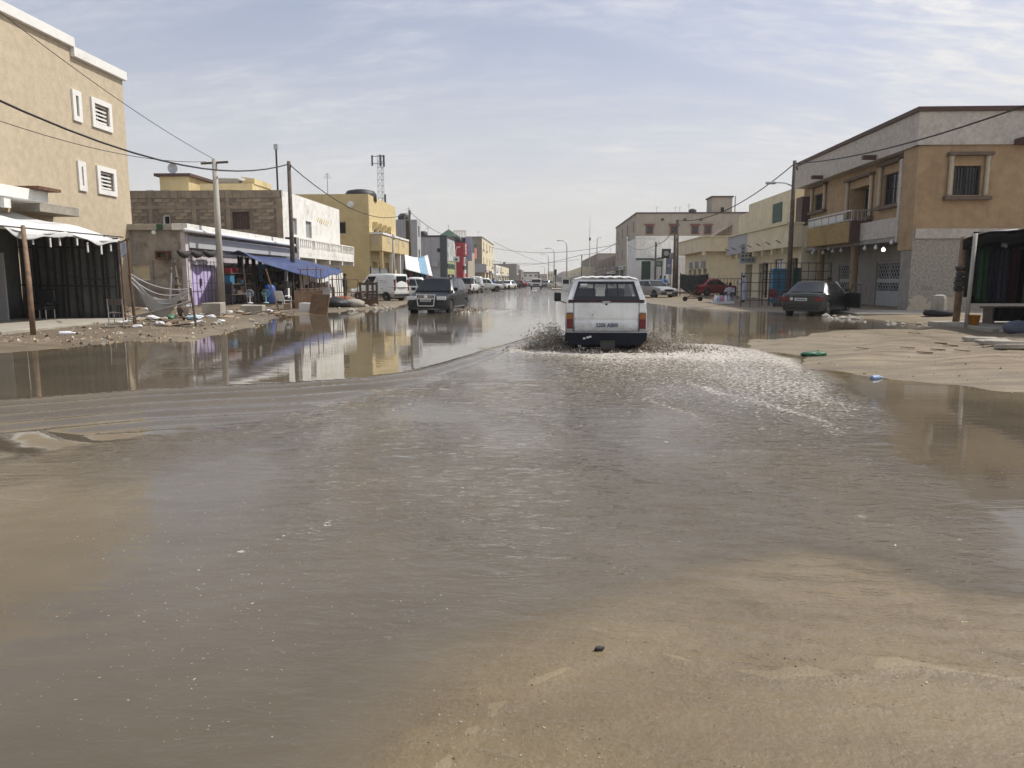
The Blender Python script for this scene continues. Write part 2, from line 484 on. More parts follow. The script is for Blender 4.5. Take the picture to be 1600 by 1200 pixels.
WAKE = PX([(845, 522), (760, 547), (700, 565), (640, 581), (560, 591), (450, 599), (230, 609), (0, 626), (-500, 660), (-900, 1400), (1900, 1400), (1700, 1000),
    (1560, 880), (1520, 838), (1450, 770), (1405, 705), (1400, 670), (1370, 640), (1300, 585), (1230, 562), (1190, 548), (1110, 538), (1040, 536), (950, 530)])
BAND = PX([(800, 540), (700, 565), (640, 581), (560, 591), (450, 599), (230, 609), (0, 626), (-500, 660), (-700, 800), (0, 716), (250, 692), (420, 664), (560, 628), (700, 590), (800, 556)])

def height(x, y):
    x = np.asarray(x, float); y = np.asarray(y, float)
    dl = polydist(LAND_L, x, y); dr = polydist(LAND_R, x, y); df = polydist(LAND_F, x, y)
    n1 = fbm(x * 0.6, y * 0.6, 4, 3); n2 = fbm(x * 3.1, y * 3.1, 3, 9)
    rag = 0.5 * n1 + 0.1 * n2
    dl = dl + rag * sstep(3, 12, y); dr = dr + rag * 1.9 * sstep(3, 12, y); df = df + 0.12 * fbm(x * 2.5, y * 2.5, 3, 5)
    hl = np.where(dl > 0, np.minimum(0.10 * dl, 0.05 + 0.02 * dl), 0.045 * dl)
    hl = np.minimum(hl, 0.17)
    hr = np.where(dr > 0, np.minimum(0.035 * dr, 0.02 + 0.022 * dr), 0.045 * dr)
    hr = np.minimum(hr, 0.12)
    hf = np.where(df > 0, np.minimum(0.006 * df, 0.0055) - .0085 * sstep(0, .1, df), np.where(df > -.15, 0.045 * df, -.00675 + 0.14 * (df + .15)))
    h = np.maximum(np.maximum(hl, hr), hf)
    h = np.maximum(h, -0.17)
    sh = polydist(SHALLOW, x, y)
    k = sstep(-1.0, 0.25, sh)
    h = np.where(h < 0, h * (1 - k) + np.maximum(h, -0.007 - .012 * np.clip(fbm(x * 1.3, y * 1.3, 3, 77) + .25, 0, 1)) * k, h)
    # built-up strips in front of the shops
    h = h + 0.16 * sstep(13.6, 15.5, -x) * sstep(25.7, 28, y)
    land = sstep(-0.02, 0.06, h)
    h = h + land * (0.05 * n1 + 0.025 * n2) * sstep(2, 9, y) + 0.006 * n2 + 0.007 * fbm(x * 5, y * 9, 3, 15) * sstep(7, 4, y)
    # tyre ruts on the right bank
    rut = np.sin((x * 0.75 - y * 0.55) * 3.2 + 2.5 * n1) * sstep(3.5, 6, x) * sstep(12, 14, y) * sstep(26, 22, y)
    h = h + land * 0.038 * rut
    return h
def gh(x, y): return float(height(np.array([x]), np.array([y]))[0])

def fan(rows, us, zf):
    Y = np.array(rows)[:, None]; U = np.array(us)[None, :]
    x = U * np.maximum(Y + 0.6, 2.6); y = np.repeat(Y, U.shape[1], 1)
    return x, y
def sheet(name, x, y, z, m, attrs=()):
    nr, nc = x.shape
    me = bpy.data.meshes.new(name)
    co = np.stack([x, y, z], -1).reshape(-1, 3).astype(np.float32)
    idx = np.arange(nr * nc).reshape(nr, nc)
    q = np.stack([idx[:-1, :-1], idx[:-1, 1:], idx[1:, 1:], idx[1:, :-1]], -1).reshape(-1, 4)
    me.vertices.add(len(co)); me.vertices.foreach_set('co', co.ravel())
    me.loops.add(q.size); me.loops.foreach_set('vertex_index', q.ravel().astype(np.int32))
    me.polygons.add(len(q)); me.polygons.foreach_set('loop_start', (np.arange(len(q)) * 4).astype(np.int32))
    me.update(calc_edges=True); me.validate()
    me.polygons.foreach_set('use_smooth', np.ones(len(q), bool))
    for nm, val in attrs:
        a = me.attributes.new(nm, 'FLOAT', 'POINT'); a.data.foreach_set('value', val.ravel().astype(np.float32))
    me.materials.append(m)
    o = bpy.data.objects.new(name, me); COL.objects.link(o); o['kind'] = 'structure'
    return o

# --- sand material: colour, grit, wet where it lies close to the water level
def sand_material():
    m = bpy.data.materials.new('sand'); m.use_nodes = True
    t = m.node_tree; N = t.nodes; L = t.links; b = N['Principled BSDF']
    geo = N.new('ShaderNodeNewGeometry'); sp = N.new('ShaderNodeSeparateXYZ'); L.new(geo.outputs['Position'], sp.inputs[0])
    def noise(sc, det=6, ro=0.6, vec=None):
        n = N.new('ShaderNodeTexNoise'); n.inputs['Scale'].default_value = sc; n.inputs['Detail'].default_value = det
        n.inputs['Roughness'].default_value = ro; L.new(vec or geo.outputs['Position'], n.inputs['Vector']); return n.outputs[0]
    def rng(x, a, c, lo=0.0, hi=1.0):
        n = N.new('ShaderNodeMapRange'); n.interpolation_type = 'SMOOTHSTEP'
        n.inputs['From Min'].default_value = a; n.inputs['From Max'].default_value = c
        n.inputs['To Min'].default_value = lo; n.inputs['To Max'].default_value = hi
        L.new(x, n.inputs['Value']); return n.outputs[0]
    def mix(f, a, c):
        n = N.new('ShaderNodeMix'); n.data_type = 'RGBA'; L.new(f, n.inputs[0])
        for i, x in ((6, a), (7, c)):
            if isinstance(x, tuple): n.inputs[i].default_value = (*x, 1)
            else: L.new(x, n.inputs[i])
        return n.outputs[2]
    def madd(x, a, y):
        n = N.new('ShaderNodeMath'); n.operation = 'MULTIPLY_ADD'; L.new(x, n.inputs[0]); n.inputs[1].default_value = a
        if isinstance(y, float): n.inputs[2].default_value = y
        else: L.new(y, n.inputs[2])
        return n.outputs[0]
    nb = noise(0.9); nm = noise(7); nf = noise(70, 3)
    dry = mix(rng(nb, 0.3, 0.7), (0.20, 0.158, 0.108), (0.28, 0.226, 0.16))
    dry = mix(rng(nm, 0.45, 0.75, 0, 0.5), dry, (0.22, 0.165, 0.105))
    wet = mix(rng(nb, 0.3, 0.7), (0.185, 0.145, 0.084), (0.265, 0.212, 0.130))
    zz = madd(nb, 0.05, sp.outputs[2])
    wv = rng(zz, 0.13, 0.05)
    c = mix(wv, dry, wet)
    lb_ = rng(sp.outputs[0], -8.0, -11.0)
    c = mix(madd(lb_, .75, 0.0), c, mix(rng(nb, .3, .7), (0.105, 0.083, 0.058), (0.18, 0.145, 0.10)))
    mp = N.new('ShaderNodeMapping'); mp.inputs['Rotation'].default_value = (0, 0, R(36)); mp.inputs['Scale'].default_value = (.35, 2.6, 1); L.new(geo.outputs['Position'], mp.inputs[0])
    stk = N.new('ShaderNodeMath'); stk.operation = 'MULTIPLY'; L.new(rng(noise(1.3, 7, .65, mp.outputs[0]), 0.42, 0.62, 0, 0.8), stk.inputs[0]); L.new(rng(sp.outputs[1], 4.0, 10.0, .25, 1.0), stk.inputs[1])
    c = mix(stk.outputs[0], c, (0.13, 0.10, 0.066))
    c = mix(rng(nf, 0.62, 0.78, 0, 0.45), c, (0.50, 0.43, 0.33))
    c = mix(rng(noise(110, 2), 0.64, 0.75, 0, 0.5), c, (0.06, 0.048, 0.035))
    L.new(c, b.inputs['Base Color'])
    L.new(rng(wv, 0, 1, 0.95, 0.5), b.inputs['Roughness'])
    b.inputs['Specular IOR Level'].default_value = 0.35
    bn = N.new('ShaderNodeBump'); bn.inputs['Strength'].default_value = 0.7; bn.inputs['Distance'].default_value = 0.02
    hs = madd(noise(45, 4), 0.35, noise(9, 5)); L.new(hs, bn.inputs['Height']); L.new(bn.outputs[0], b.inputs['Normal'])
    return m
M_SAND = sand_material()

rows = [-6, -4, -2.5, -1, 0, 0.8, 1.5] + [1.5 * F / (py - 437) for py in np.arange(1300, 441, -2.2)]
rows += list(np.geomspace(rows[-1] * 1.1, 6000, 26))
us = np.concatenate([np.linspace(-9, -1.25, 14), np.linspace(-1.2, 1.2, 420), np.linspace(1.25, 9, 14)])
gx, gy = fan(rows, us, None)
gz = height(gx, gy)
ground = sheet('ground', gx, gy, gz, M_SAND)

# --- water: muddy body seen through a reflecting, rippled surface
def water_material():
    m = bpy.data.materials.new('flood_water'); m.use_nodes = True
    t = m.node_tree; N = t.nodes; L = t.links; N.clear()
    geo = N.new('ShaderNodeNewGeometry')
    def attr(nm):
        n = N.new('ShaderNodeAttribute'); n.attribute_name = nm; return n.outputs['Fac']
    def noise(sc, det, ro, sx=1, sy=1, rot=0, dist=0.0):
        mp = N.new('ShaderNodeMapping'); mp.inputs['Scale'].default_value = (sx, sy, 1); mp.inputs['Rotation'].default_value = (0, 0, R(rot))
        L.new(geo.outputs['Position'], mp.inputs[0])
        n = N.new('ShaderNodeTexNoise'); n.inputs['Scale'].default_value = sc; n.inputs['Detail'].default_value = det
        n.inputs['Roughness'].default_value = ro; n.inputs['Distortion'].default_value = dist
        L.new(mp.outputs[0], n.inputs['Vector']); return n.outputs[0]
    def mth(op, a, b=None, c=None):
        n = N.new('ShaderNodeMath'); n.operation = op
        for i, x in enumerate((a, b, c)):
            if x is None: continue
            if isinstance(x, (int, float)): n.inputs[i].default_value = x
            else: L.new(x, n.inputs[i])
        return n.outputs[0]
    def rng(x, a, c, lo=0.0, hi=1.0):
        n = N.new('ShaderNodeMapRange'); n.interpolation_type = 'SMOOTHSTEP'
        n.inputs['From Min'].default_value = a; n.inputs['From Max'].default_value = c
        n.inputs['To Min'].default_value = lo; n.inputs['To Max'].default_value = hi
        L.new(x, n.inputs['Value']); return n.outputs[0]
    chop = attr('chop'); foam_glitter = attr('foam_glitter'); depth = attr('depth')
    h1 = noise(6.0, 5, 0.62, 0.7, 1.5, 12, 0.5)
    h2 = noise(26.0, 4, 0.6, 0.6, 1.4, -14, 0.3)
    hh = mth('ADD', mth('MULTIPLY', h1, 1.0), mth('MULTIPLY', h2, 0.18))
    calm = noise(2.2, 3, 0.5, 0.35, 2.2, 4, 0.3)
    hh = mth('ADD', mth('MULTIPLY', hh, chop), mth('MULTIPLY', calm, 0.016))
    bn = N.new('ShaderNodeBump'); bn.inputs['Strength'].default_value = 1.0; bn.inputs['Distance'].default_value = 0.09
    L.new(hh, bn.inputs['Height'])
    # muddy body: thicker mud with depth
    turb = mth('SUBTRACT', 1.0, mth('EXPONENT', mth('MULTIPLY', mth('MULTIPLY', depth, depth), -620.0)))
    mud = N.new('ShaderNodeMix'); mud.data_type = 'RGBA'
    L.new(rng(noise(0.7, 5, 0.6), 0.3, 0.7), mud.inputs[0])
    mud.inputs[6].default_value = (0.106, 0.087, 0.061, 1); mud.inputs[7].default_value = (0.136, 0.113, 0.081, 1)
    silt_scatter = N.new('ShaderNodeMix'); silt_scatter.data_type = 'RGBA'; L.new(mth('MULTIPLY', mth('SUBTRACT', 1.0, turb), 1.0), silt_scatter.inputs[0]); L.new(mud.outputs[2], silt_scatter.inputs[6]); silt_scatter.inputs[7].default_value = (0.29, 0.24, 0.165, 1)  # paler silt in the shallows, lightened to stand in for scattered light
    # white froth flecks, with sun glitter painted in among them
    fl = noise(17.0, 6, 0.75, 1, 1.8, 0, 0.6)
    fm = mth('MULTIPLY', rng(mth('ADD', fl, mth('MULTIPLY', foam_glitter, 0.21)), 0.65, 0.72), rng(foam_glitter, 0.02, 0.15))
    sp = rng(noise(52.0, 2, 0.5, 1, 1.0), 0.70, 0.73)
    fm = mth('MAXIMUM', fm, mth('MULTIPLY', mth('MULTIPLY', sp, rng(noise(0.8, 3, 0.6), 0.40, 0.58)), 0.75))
    col = N.new('ShaderNodeMix'); col.data_type = 'RGBA'; L.new(fm, col.inputs[0]); L.new(silt_scatter.outputs[2], col.inputs[6])
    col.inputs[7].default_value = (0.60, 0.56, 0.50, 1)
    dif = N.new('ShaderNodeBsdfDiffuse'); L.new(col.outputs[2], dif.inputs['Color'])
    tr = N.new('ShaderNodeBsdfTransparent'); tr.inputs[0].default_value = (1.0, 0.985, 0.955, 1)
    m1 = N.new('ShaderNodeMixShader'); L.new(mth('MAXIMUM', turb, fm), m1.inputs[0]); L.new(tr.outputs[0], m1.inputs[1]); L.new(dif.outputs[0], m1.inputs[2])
    gl = N.new('ShaderNodeBsdfGlossy'); gl.inputs['Roughness'].default_value = 0.02; gl.inputs['Color'].default_value = (0.96, 0.96, 0.96, 1)
    L.new(bn.outputs[0], gl.inputs['Normal'])
    fr = N.new('ShaderNodeFresnel'); fr.inputs['IOR'].default_value = 1.33; L.new(bn.outputs[0], fr.inputs['Normal'])
    m2 = N.new('ShaderNodeMixShader'); L.new(mth('MULTIPLY', fr.outputs[0], mth('MULTIPLY_ADD', fm, -0.7, 1.0)), m2.inputs[0])
    L.new(m1.outputs[0], m2.inputs[1]); L.new(gl.outputs[0], m2.inputs[2])
    out = N.new('ShaderNodeOutputMaterial'); L.new(m2.outputs[0], out.inputs['Surface'])
    return m
M_WATER = water_material()

TRUCK = gp(945, 549)          # rear axle line of the pickup on the water
SUVP = (-5.0, 36.0)
rows = [-2, 0, 1.0, 1.6] + [1.5 * F / (py - 437) for py in np.arange(1300, 441, -1.5)]
us = np.linspace(-1.15, 1.15, 860)
wx, wy = fan(rows, us, None)
wd = np.maximum(0.0, -height(wx, wy))
wk = polydist(WAKE, wx, wy) + (.55 * fbm(wx * .9, wy * .9, 4, 91)) * sstep(1.0, 2.5, wx); bd = polydist(BAND, wx, wy)
def linedist(pl_, x, y):
    d2 = np.full(x.shape, 1e9)
    for (a, b) in zip(pl_, pl_[1:]):
        ex, ey = b[0] - a[0], b[1] - a[1]; t = np.clip(((x - a[0]) * ex + (y - a[1]) * ey) / (ex * ex + ey * ey + 1e-9), 0, 1)
        d2 = np.minimum(d2, (x - a[0] - t * ex) ** 2 + (y - a[1] - t * ey) ** 2)
    return np.sqrt(d2)
RID = [(PX([(-150, 1010), (0, 965), (150, 918), (280, 890), (370, 858), (520, 815), (640, 782), (760, 740)]), 1.0), (PX([(450, 655), (600, 640), (740, 602), (800, 578), (840, 560)]), .8), (PX([(885, 690), (905, 722), (990, 752), (1050, 760)]), .7),
       (PX([(420, 1040), (540, 1000), (640, 985), (690, 962)]), .5), (PX([(560, 760), (700, 735), (830, 690), (880, 640)]), .6), (PX([(1010, 620), (1100, 660), (1210, 700), (1300, 780)]), .7), (PX([(1040, 590), (1180, 625), (1290, 660), (1360, 720)]), .8), (PX([(860, 880), (980, 850), (1120, 860)]), .5), (PX([(1150, 760), (1260, 800), (1330, 850)]), .5)]
rid = np.zeros(wx.shape); ridf = np.zeros(wx.shape)
jx = wx + .35 * fbm(wx * 1.3, wy * 1.3, 4, 17); jy = wy + .5 * fbm(wx * 1.3 + 9, wy * 1.3, 4, 18)
for pl_, am in RID:
    dd = linedist(pl_, jx, jy); sc_ = .05 + .006 * wy
    rid += am * (np.exp(-(dd / sc_) ** 2) - .6 * np.exp(-((dd - 2.2 * sc_) / sc_) ** 2)); ridf += am * np.exp(-(dd / (sc_ * .8)) ** 2)
inw = sstep(-0.03 - .25 * sstep(1.0, 2.5, wx), 0.10 + .3 * sstep(1.0, 2.5, wx), wk)
inb = sstep(-0.1, 0.5, bd)
far_rip = 0.10 * sstep(20, 45, wy) * sstep(-9, -4, wx) + 0.25 * sstep(50, 80, wy)
patch = 0.50 + 2.4 * fbm(wx * 0.42, wy * 0.26, 4, 21)
near = 0.16 + 0.84 * sstep(2.2, 8.5, wy)
chop = inw * near * np.clip(patch, 0.06, 1.3) * (1 - 0.97 * inb) + far_rip
tx, ty = TRUCK
behind = np.clip(ty - wy, 0, None)
lane = np.exp(-((wx - tx + 0.05 * behind) / (0.9 + 0.10 * behind)) ** 2)
turb_ = lane * np.exp(-behind / 3.0) * (wy < ty + 0.3)
chop = chop + 0.9 * turb_
chop = np.clip(chop, 0, 1.6)
# rolling bow-wave crests running out to the left and right of the wake
roll = inb * sstep(0.0, 0.35, wk) * np.sin(2 * math.pi * (wk / 0.62) + 2.0 * fbm(wx * 0.4, wy * 0.4, 3, 4)) * np.exp(-np.clip(wk, 0, 9) / 2.2)
edge = np.exp(-((wk - 0.10) / 0.10) ** 2)
qx = wx + .35 * fbm(wx * .9, wy * .9, 3, 33); qy = wy + .35 * fbm(wx * .9 + 5, wy * .9, 3, 34)
nz = .7 * fbm(wx * 2.4, wy * 3.6, 4, 31) + .55 * (ridged(qx * 1.5 + qy * .35, qy * 2.6 - qx * .3, 3, 35) - .35)
wz = 0.052 * roll + 0.010 * edge * sstep(3.5, 8, wy) + inw * (1 - 0.85 * inb) * near * np.clip(patch + .35, .3, 1.3) * 0.050 * nz
wz = wz + turb_ * 0.12 * fbm(wx * 3.3, wy * 3.3, 3, 41) + 0.004 * fbm(wx * 0.8, wy * 0.8, 2, 51)
bump_r = np.exp(-(((wx - tx - 1.9) / 1.3) ** 2 + ((wy - ty + 0.4) / 1.0) ** 2)) + np.exp(-(((wx - tx + 1.5) / 0.8) ** 2 + ((wy - ty + 0.1) / 0.8) ** 2))
wz = wz + 0.08 * bump_r * (0.6 + fbm(wx * 4, wy * 4, 3, 61))
sx, sy = SUVP
wz = wz + 0.08 * np.exp(-(((wx - sx - 2.0) / 1.2) ** 2 + ((wy - sy) / 2.2) ** 2)) * (0.4 + fbm(wx * 2, wy * 2, 3, 71))
wz = wz + 0.004 * rid * inw * np.clip(.5 + 2.5 * fbm(wx * .8, wy * .8, 3, 29), 0, 1)
wz = wz * sstep(0.0, 0.06, wd)
foam_glitter = 0.95 * turb_ + 0.75 * np.exp(-((wk - 0.15) / 0.30) ** 2) * sstep(11, 15, wy) * (wx > 0.6) + 0.9 * bump_r
foam_glitter = foam_glitter + 0.55 * inw * np.exp(-((wx - 3.6 + .0) / 1.5) ** 2) * sstep(6, 11, wy) + 0.5 * np.exp(-(((wx - sx - 2.4) / 1.6) ** 2 + ((wy - sy) / 2.6) ** 2))  # sun sparkles right of the wake painted in as pale colour
foam_glitter = foam_glitter + 0.22 * inw * sstep(4, 9, wy) * (1 - inb)
foam_glitter = np.clip(foam_glitter + .55 * ridf * inw * np.clip(.3 + 2 * fbm(wx * .7, wy * .7, 3, 23), 0, 1), 0, 1)
water = sheet('flood_water', wx, wy, wz, M_WATER, (('depth', wd), ('chop', chop), ('foam_glitter', foam_glitter)))

# ================================================================== BUILDINGS
def PT(plane, c, s, a, z, d):
    """point on a wall: plane 'y' faces the camera side (-Y) at Y=c, plane 'x' faces s*X at X=c; d = depth into the wall"""
    return (a, c + d, z) if plane == 'y' else (c - s * d, a, z)
def pbox(mb, pl, a0, a1, z0, z1, d0, d1, mi=0):
    p = PT(*pl, a0, z0, d0); q = PT(*pl, a1, z1, d1)
    return mb.box(min(p[0], q[0]), max(p[0], q[0]), min(p[1], q[1]), max(p[1], q[1]), min(p[2], q[2]), max(p[2], q[2]), mi)
def wallface(mb, pl, a0, a1, z0, z1, holes=(), depth=0.18):
    A = sorted({a0, a1, *[h[0] for h in holes], *[h[1] for h in holes]})
    Z = sorted({z0, z1, *[h[2] for h in holes], *[h[3] for h in holes]})
    A = [a for a in A if a0 <= a <= a1]; Z = [z for z in Z if z0 <= z <= z1]
    for i in range(len(A) - 1):
        for j in range(len(Z) - 1):
            ca, cz = (A[i] + A[i + 1]) / 2, (Z[j] + Z[j + 1]) / 2
            if any(h[0] < ca < h[1] and h[2] < cz < h[3] for h in holes): continue
            mb.quad(PT(*pl, A[i], Z[j], 0), PT(*pl, A[i + 1], Z[j], 0), PT(*pl, A[i + 1], Z[j + 1], 0), PT(*pl, A[i], Z[j + 1], 0))
    for h in holes:
        dp = h[4] if len(h) > 4 else depth
        c = [(h[0], h[2]), (h[1], h[2]), (h[1], h[3]), (h[0], h[3])]
        for k in range(4):
            p, q = c[k], c[(k + 1) % 4]
            mb.quad(PT(*pl, *p, 0), PT(*pl, *q, 0), PT(*pl, *q, dp), PT(*pl, *p, dp))
def shell(parent, m, x0, x1, y0, y1, z0, z1, street, hs=(), hf=(), mside=None, name='wall', roof=True, depth=0.18):
    c = x1 if street > 0 else x0
    far = x0 if street > 0 else x1
    mb = MB(); wallface(mb, ('y', y0, 0), x0, x1, z0, z1, hs, depth)
    if mside is not None:
        mb.build('side_wall', mside, parent); mb = MB()
    wallface(mb, ('x', c, street), y0, y1, z0, z1, hf, depth)
    mb.quad((x0, y1, z0), (x1, y1, z0), (x1, y1, z1), (x0, y1, z1))
    mb.quad((far, y0, z0), (far, y1, z0), (far, y1, z1), (far, y0, z1))
    if roof: mb.quad((x0, y0, z1 - 0.35), (x1, y0, z1 - 0.35), (x1, y1, z1 - 0.35), (x0, y1, z1 - 0.35))
    o = mb.build(name, m, parent)
    return o
def rectX(X, pl_, pr_, yt, yb, ref='l'):
    """pixel rectangle -> (a0,a1,z0,z1) on the wall X; yt/yb read at its left edge"""
    r = pl_ if ref == 'l' else pr_
    a = at(pl_, (yt + yb) / 2, X=X).y; b = at(pr_, (yt + yb) / 2, X=X).y
    return (min(a, b), max(a, b), at(r, yb, X=X).z, at(r, yt, X=X).z)
def rectY(Y, pl_, pr_, yt, yb):
    a = at(pl_, (yt + yb) / 2, Y=Y).x; b = at(pr_, (yt + yb) / 2, Y=Y).x
    return (min(a, b), max(a, b), at(pl_, yb, Y=Y).z, at(pl_, yt, Y=Y).z)
def window(parent, pl, h, m=None, frame=None, kind='plain', depth=0.18, n=5, trim=None, tw=0.12, td=0.05, fw=0.05, sill=None, name='window', label=None, cross=(1, 0)):
    m = m or M_GLASS
    mb = MB(); pbox(mb, pl, h[0] - 0.01, h[1] + 0.01, h[2] - 0.01, h[3] + 0.01, depth - 0.012, depth + 0.04)
    o = mb.build(name, m, parent)
    if label: o['label'] = label
    if frame:
        mb = MB(); d0, d1 = depth - 0.06, depth - 0.014
        pbox(mb, pl, h[0], h[0] + fw, h[2], h[3], d0, d1); pbox(mb, pl, h[1] - fw, h[1], h[2], h[3], d0, d1)
        pbox(mb, pl, h[0] + fw, h[1] - fw, h[3] - fw, h[3], d0, d1); pbox(mb, pl, h[0] + fw, h[1] - fw, h[2], h[2] + fw, d0, d1)
        for i in range(cross[0]):
            a = h[0] + (h[1] - h[0]) * (i + 1) / (cross[0] + 1); pbox(mb, pl, a - fw * .4, a + fw * .4, h[2] + fw, h[3] - fw, d0 + .005, d1)
        for i in range(cross[1]):
            z = h[2] + (h[3] - h[2]) * (i + 1) / (cross[1] + 1); pbox(mb, pl, h[0] + fw, h[1] - fw, z - fw * .4, z + fw * .4, d0 + .01, d1)
        mb.build('frame', frame, o)
    if kind == 'louvre':
        for i in range(n):
            z = h[2] + (h[3] - h[2]) * (i + 0.5) / n
            mb = MB(); pbox(mb, pl, h[0] + fw, h[1] - fw, z - 0.02, z + 0.045, 0.05, 0.085)
            mb.build('slat', M_SHUT if m is not M_DARK else M_WHITEP, o)
    if kind == 'bars':
        for i in range(n):
            a = h[0] + (h[1] - h[0]) * (i + 0.5) / n
            mb = MB(); pbox(mb, pl, a - 0.012, a + 0.012, h[2], h[3], 0.04, 0.06); mb.build('bar', M_STEEL, o)
    if kind == 'boards':
        for i in range(n):
            a = h[0] + (h[1] - h[0]) * i / n; b = h[0] + (h[1] - h[0]) * (i + 1) / n
            mb = MB(); pbox(mb, pl, a + 0.01, b - 0.01, h[2] + .01, h[3] - .01, depth - 0.05, depth - 0.014); mb.build('board', m, o, bevel=0.006)
    if trim:
        mb = MB()
        pbox(mb, pl, h[0] - tw, h[0], h[2], h[3], -td, 0.02); pbox(mb, pl, h[1], h[1] + tw, h[2], h[3], -td, 0.02)
        pbox(mb, pl, h[0] - tw, h[1] + tw, h[3], h[3] + tw, -td, 0.02); pbox(mb, pl, h[0] - tw, h[1] + tw, h[2] - tw, h[2], -td, 0.02)
        mb.build('surround', trim, o)
    if sill:
        mb = MB(); pbox(mb, pl, h[0] - 0.1, h[1] + 0.1, h[2] - 0.09, h[2] - 0.002, -0.12, 0.1); mb.build('sill', sill, o)
    return o
def lerp_(a, b, t): return a + (b - a) * t
def inset(r, d): return (r[0] + d, r[1] - d, r[2] + d, r[3] - d)
def antenna(parent, p, h, m=M_WIRE, arms=3):
    mb = MB(); mb.tube([p, (p[0], p[1], p[2] + h)], 0.025, 5)
    for i in range(arms):
        z = p[2] + h * (0.8 + 0.2 * i / arms); mb.bar((p[0] - 0.4 + i * .08, p[1], z), (p[0] + 0.4 - i * .08, p[1], z), 0.025)
    return mb.build('antenna', m, parent)

# ---------- beige apartment block (left foreground)
XB = -18.3
c1 = at(190, 112, X=XB); c2 = at(108, 70, X=XB)
zt1 = at(190, 112, X=XB).z; zt2 = at(108, 58, X=XB).z
b = thing('apartment_building', 'tall beige stucco block with white framed louvred windows and stepped white coping', 'building', (XB - 5, 22, 0))
pl = ('x', XB, 1)
W = [rectX(XB, 112, 125.5, 139, 187), rectX(XB, 142, 172.5, 151, 197), rectX(XB, 121, 133, 251, 297), rectX(XB, 151, 180, 258, 302)]
H = [inset(W[0], 0.2), inset(W[1], 0.2), inset(W[2], 0.2), inset(W[3], 0.2)]
step = c2.y
mb = MB()
y_end = c1.y
wallface(mb, pl, step, y_end, 0, zt1 - 0.2, H, 0.22)
wallface(mb, pl, 12.0, step, 0, zt2 - 0.2)
mb.quad((XB - 12, y_end, 0), (XB, y_end, 0), (XB, y_end, zt1 - .2), (XB - 12, y_end, zt1 - .2))
mb.quad((XB - 12, 12, 0), (XB, 12, 0), (XB, 12, zt2 - .2), (XB - 12, 12, zt2 - .2))
mb.quad((XB - 12, step, zt1 - .2), (XB, step, zt1 - .2), (XB, step, zt2 - .2), (XB - 12, step, zt2 - .2))
mb.quad((XB - 12, 12, zt2 - .4), (XB, 12, zt2 - .4), (XB, step, zt2 - .4), (XB - 12, step, zt2 - .4))
mb.quad((XB - 12, step, zt1 - .4), (XB, step, zt1 - .4), (XB, y_end, zt1 - .4), (XB - 12, y_end, zt1 - .4))
mb.build('wall', M_BEIGE, b)
for (ya, yb, zt) in ((step + 0.04, y_end + 0.12, zt1), (11.9, step + 0.12, zt2)):
    mb = MB(); mb.box(XB - 0.3, XB + 0.16, ya, yb, zt - 0.36, zt); mb.build('coping', M_WHITEP, b, bevel=0.015)
mb = MB(); mb.box(XB - 12, XB - 0.31, y_end - 0.25, y_end + 0.12, zt1 - 0.36, zt1); mb.build('coping', M_WHITEP, b)
for h in H:
    window(b, pl, h, M_DARK, M_WHITEP, 'louvre', 0.22, 5 if h[1] - h[0] > 0.6 else 7, trim=M_WHITEP, tw=0.2, td=0.07, cross=(1, 0) if h[1] - h[0] > 0.6 else (0, 0), fw=0.05)
# concrete canopies over the ground floor
zc = at(75, 300, X=-16.9)
mb = MB(); mb.box(XB + 0.01, -16.9, 11.8, zc.y, at(75, 317, X=-16.9).z, zc.z); mb.build('canopy', M_WHITEWALL, b, bevel=0.02)
mb = MB(); mb.box(-17.1, -16.95, zc.y - 2.1, zc.y - 1.8, at(75, 330, X=-16.9).z - .05, at(75, 317, X=-16.9).z - .01); mb.build('bracket', M_WHITEWALL, b)
mb = MB(); mb.box(XB + 0.01, -17.3, zc.y + 0.1, at(124, 330, X=-17.3).y, at(110, 337, X=-17.3).z, at(110, 323, X=-17.3).z); mb.build('canopy', M_CONC, b, bevel=0.02)
mb = MB(); mb.box(-17.5, -16.6, zc.y - 0.9, zc.y + 0.25, zc.z + 0.002, zc.z + 0.1); mb.build('roof_sheet', M_RUST, b)

# ---------- low shop with the lilac door
XS = -16.0
p0 = at(283, 360, X=XS); p1 = at(447, 383, X=XS)
ys0, ys1 = p0.y, p1.y
zs = p0.z
s = thing('corner_shop', 'low flood-stained shop with lilac metal door and sloping white roof ledge', 'shop', (XS - 2, ys0 + 5, 0.2))
plF = ('x', XS, 1); plS = ('y', ys0, 0)
hl = rectX(XS, 298, 336, 413, 470); hl = (hl[0], hl[1], 0.3, hl[3])
ho1 = rectX(XS, 366, 391, 419, 470); ho1 = (ho1[0], ho1[1], 0.3, ho1[3], 2.2)
ho2 = rectX(XS, 413, 444, 420, 470); ho2 = (ho2[0], ho2[1], 0.3, ho2[3], 2.2)
hg = rectX(XS, 348, 364, 415, 470); hg = (hg[0], hg[1], 0.3, hg[3])
hgr = rectX(XS, 394, 411, 417, 470); hgr = (hgr[0], hgr[1], 0.3, hgr[3])
xl = at(180, 400, Y=ys0).x
hw = rectY(ys0, 207, 235, 413, 438)
mb = MB(); wallface(mb, plS, xl - 3, XS, 0, zs, [hw], 0.10); mb.build('side_wall', M_OLDCONC, s)
mb = MB(); wallface(mb, plF, ys0, ys1, 0, zs, [hl, ho1, ho2, hg, hgr], 0.2)
mb.quad((xl - 3, ys1, 0), (XS, ys1, 0), (XS, ys1, zs), (xl - 3, ys1, zs))
mb.quad((xl - 3, ys0, zs - .05), (XS, ys0, zs - .05), (XS, ys1, zs - .05), (xl - 3, ys1, zs - .05))
mb.build('front_wall', M_LILACWALL, s)
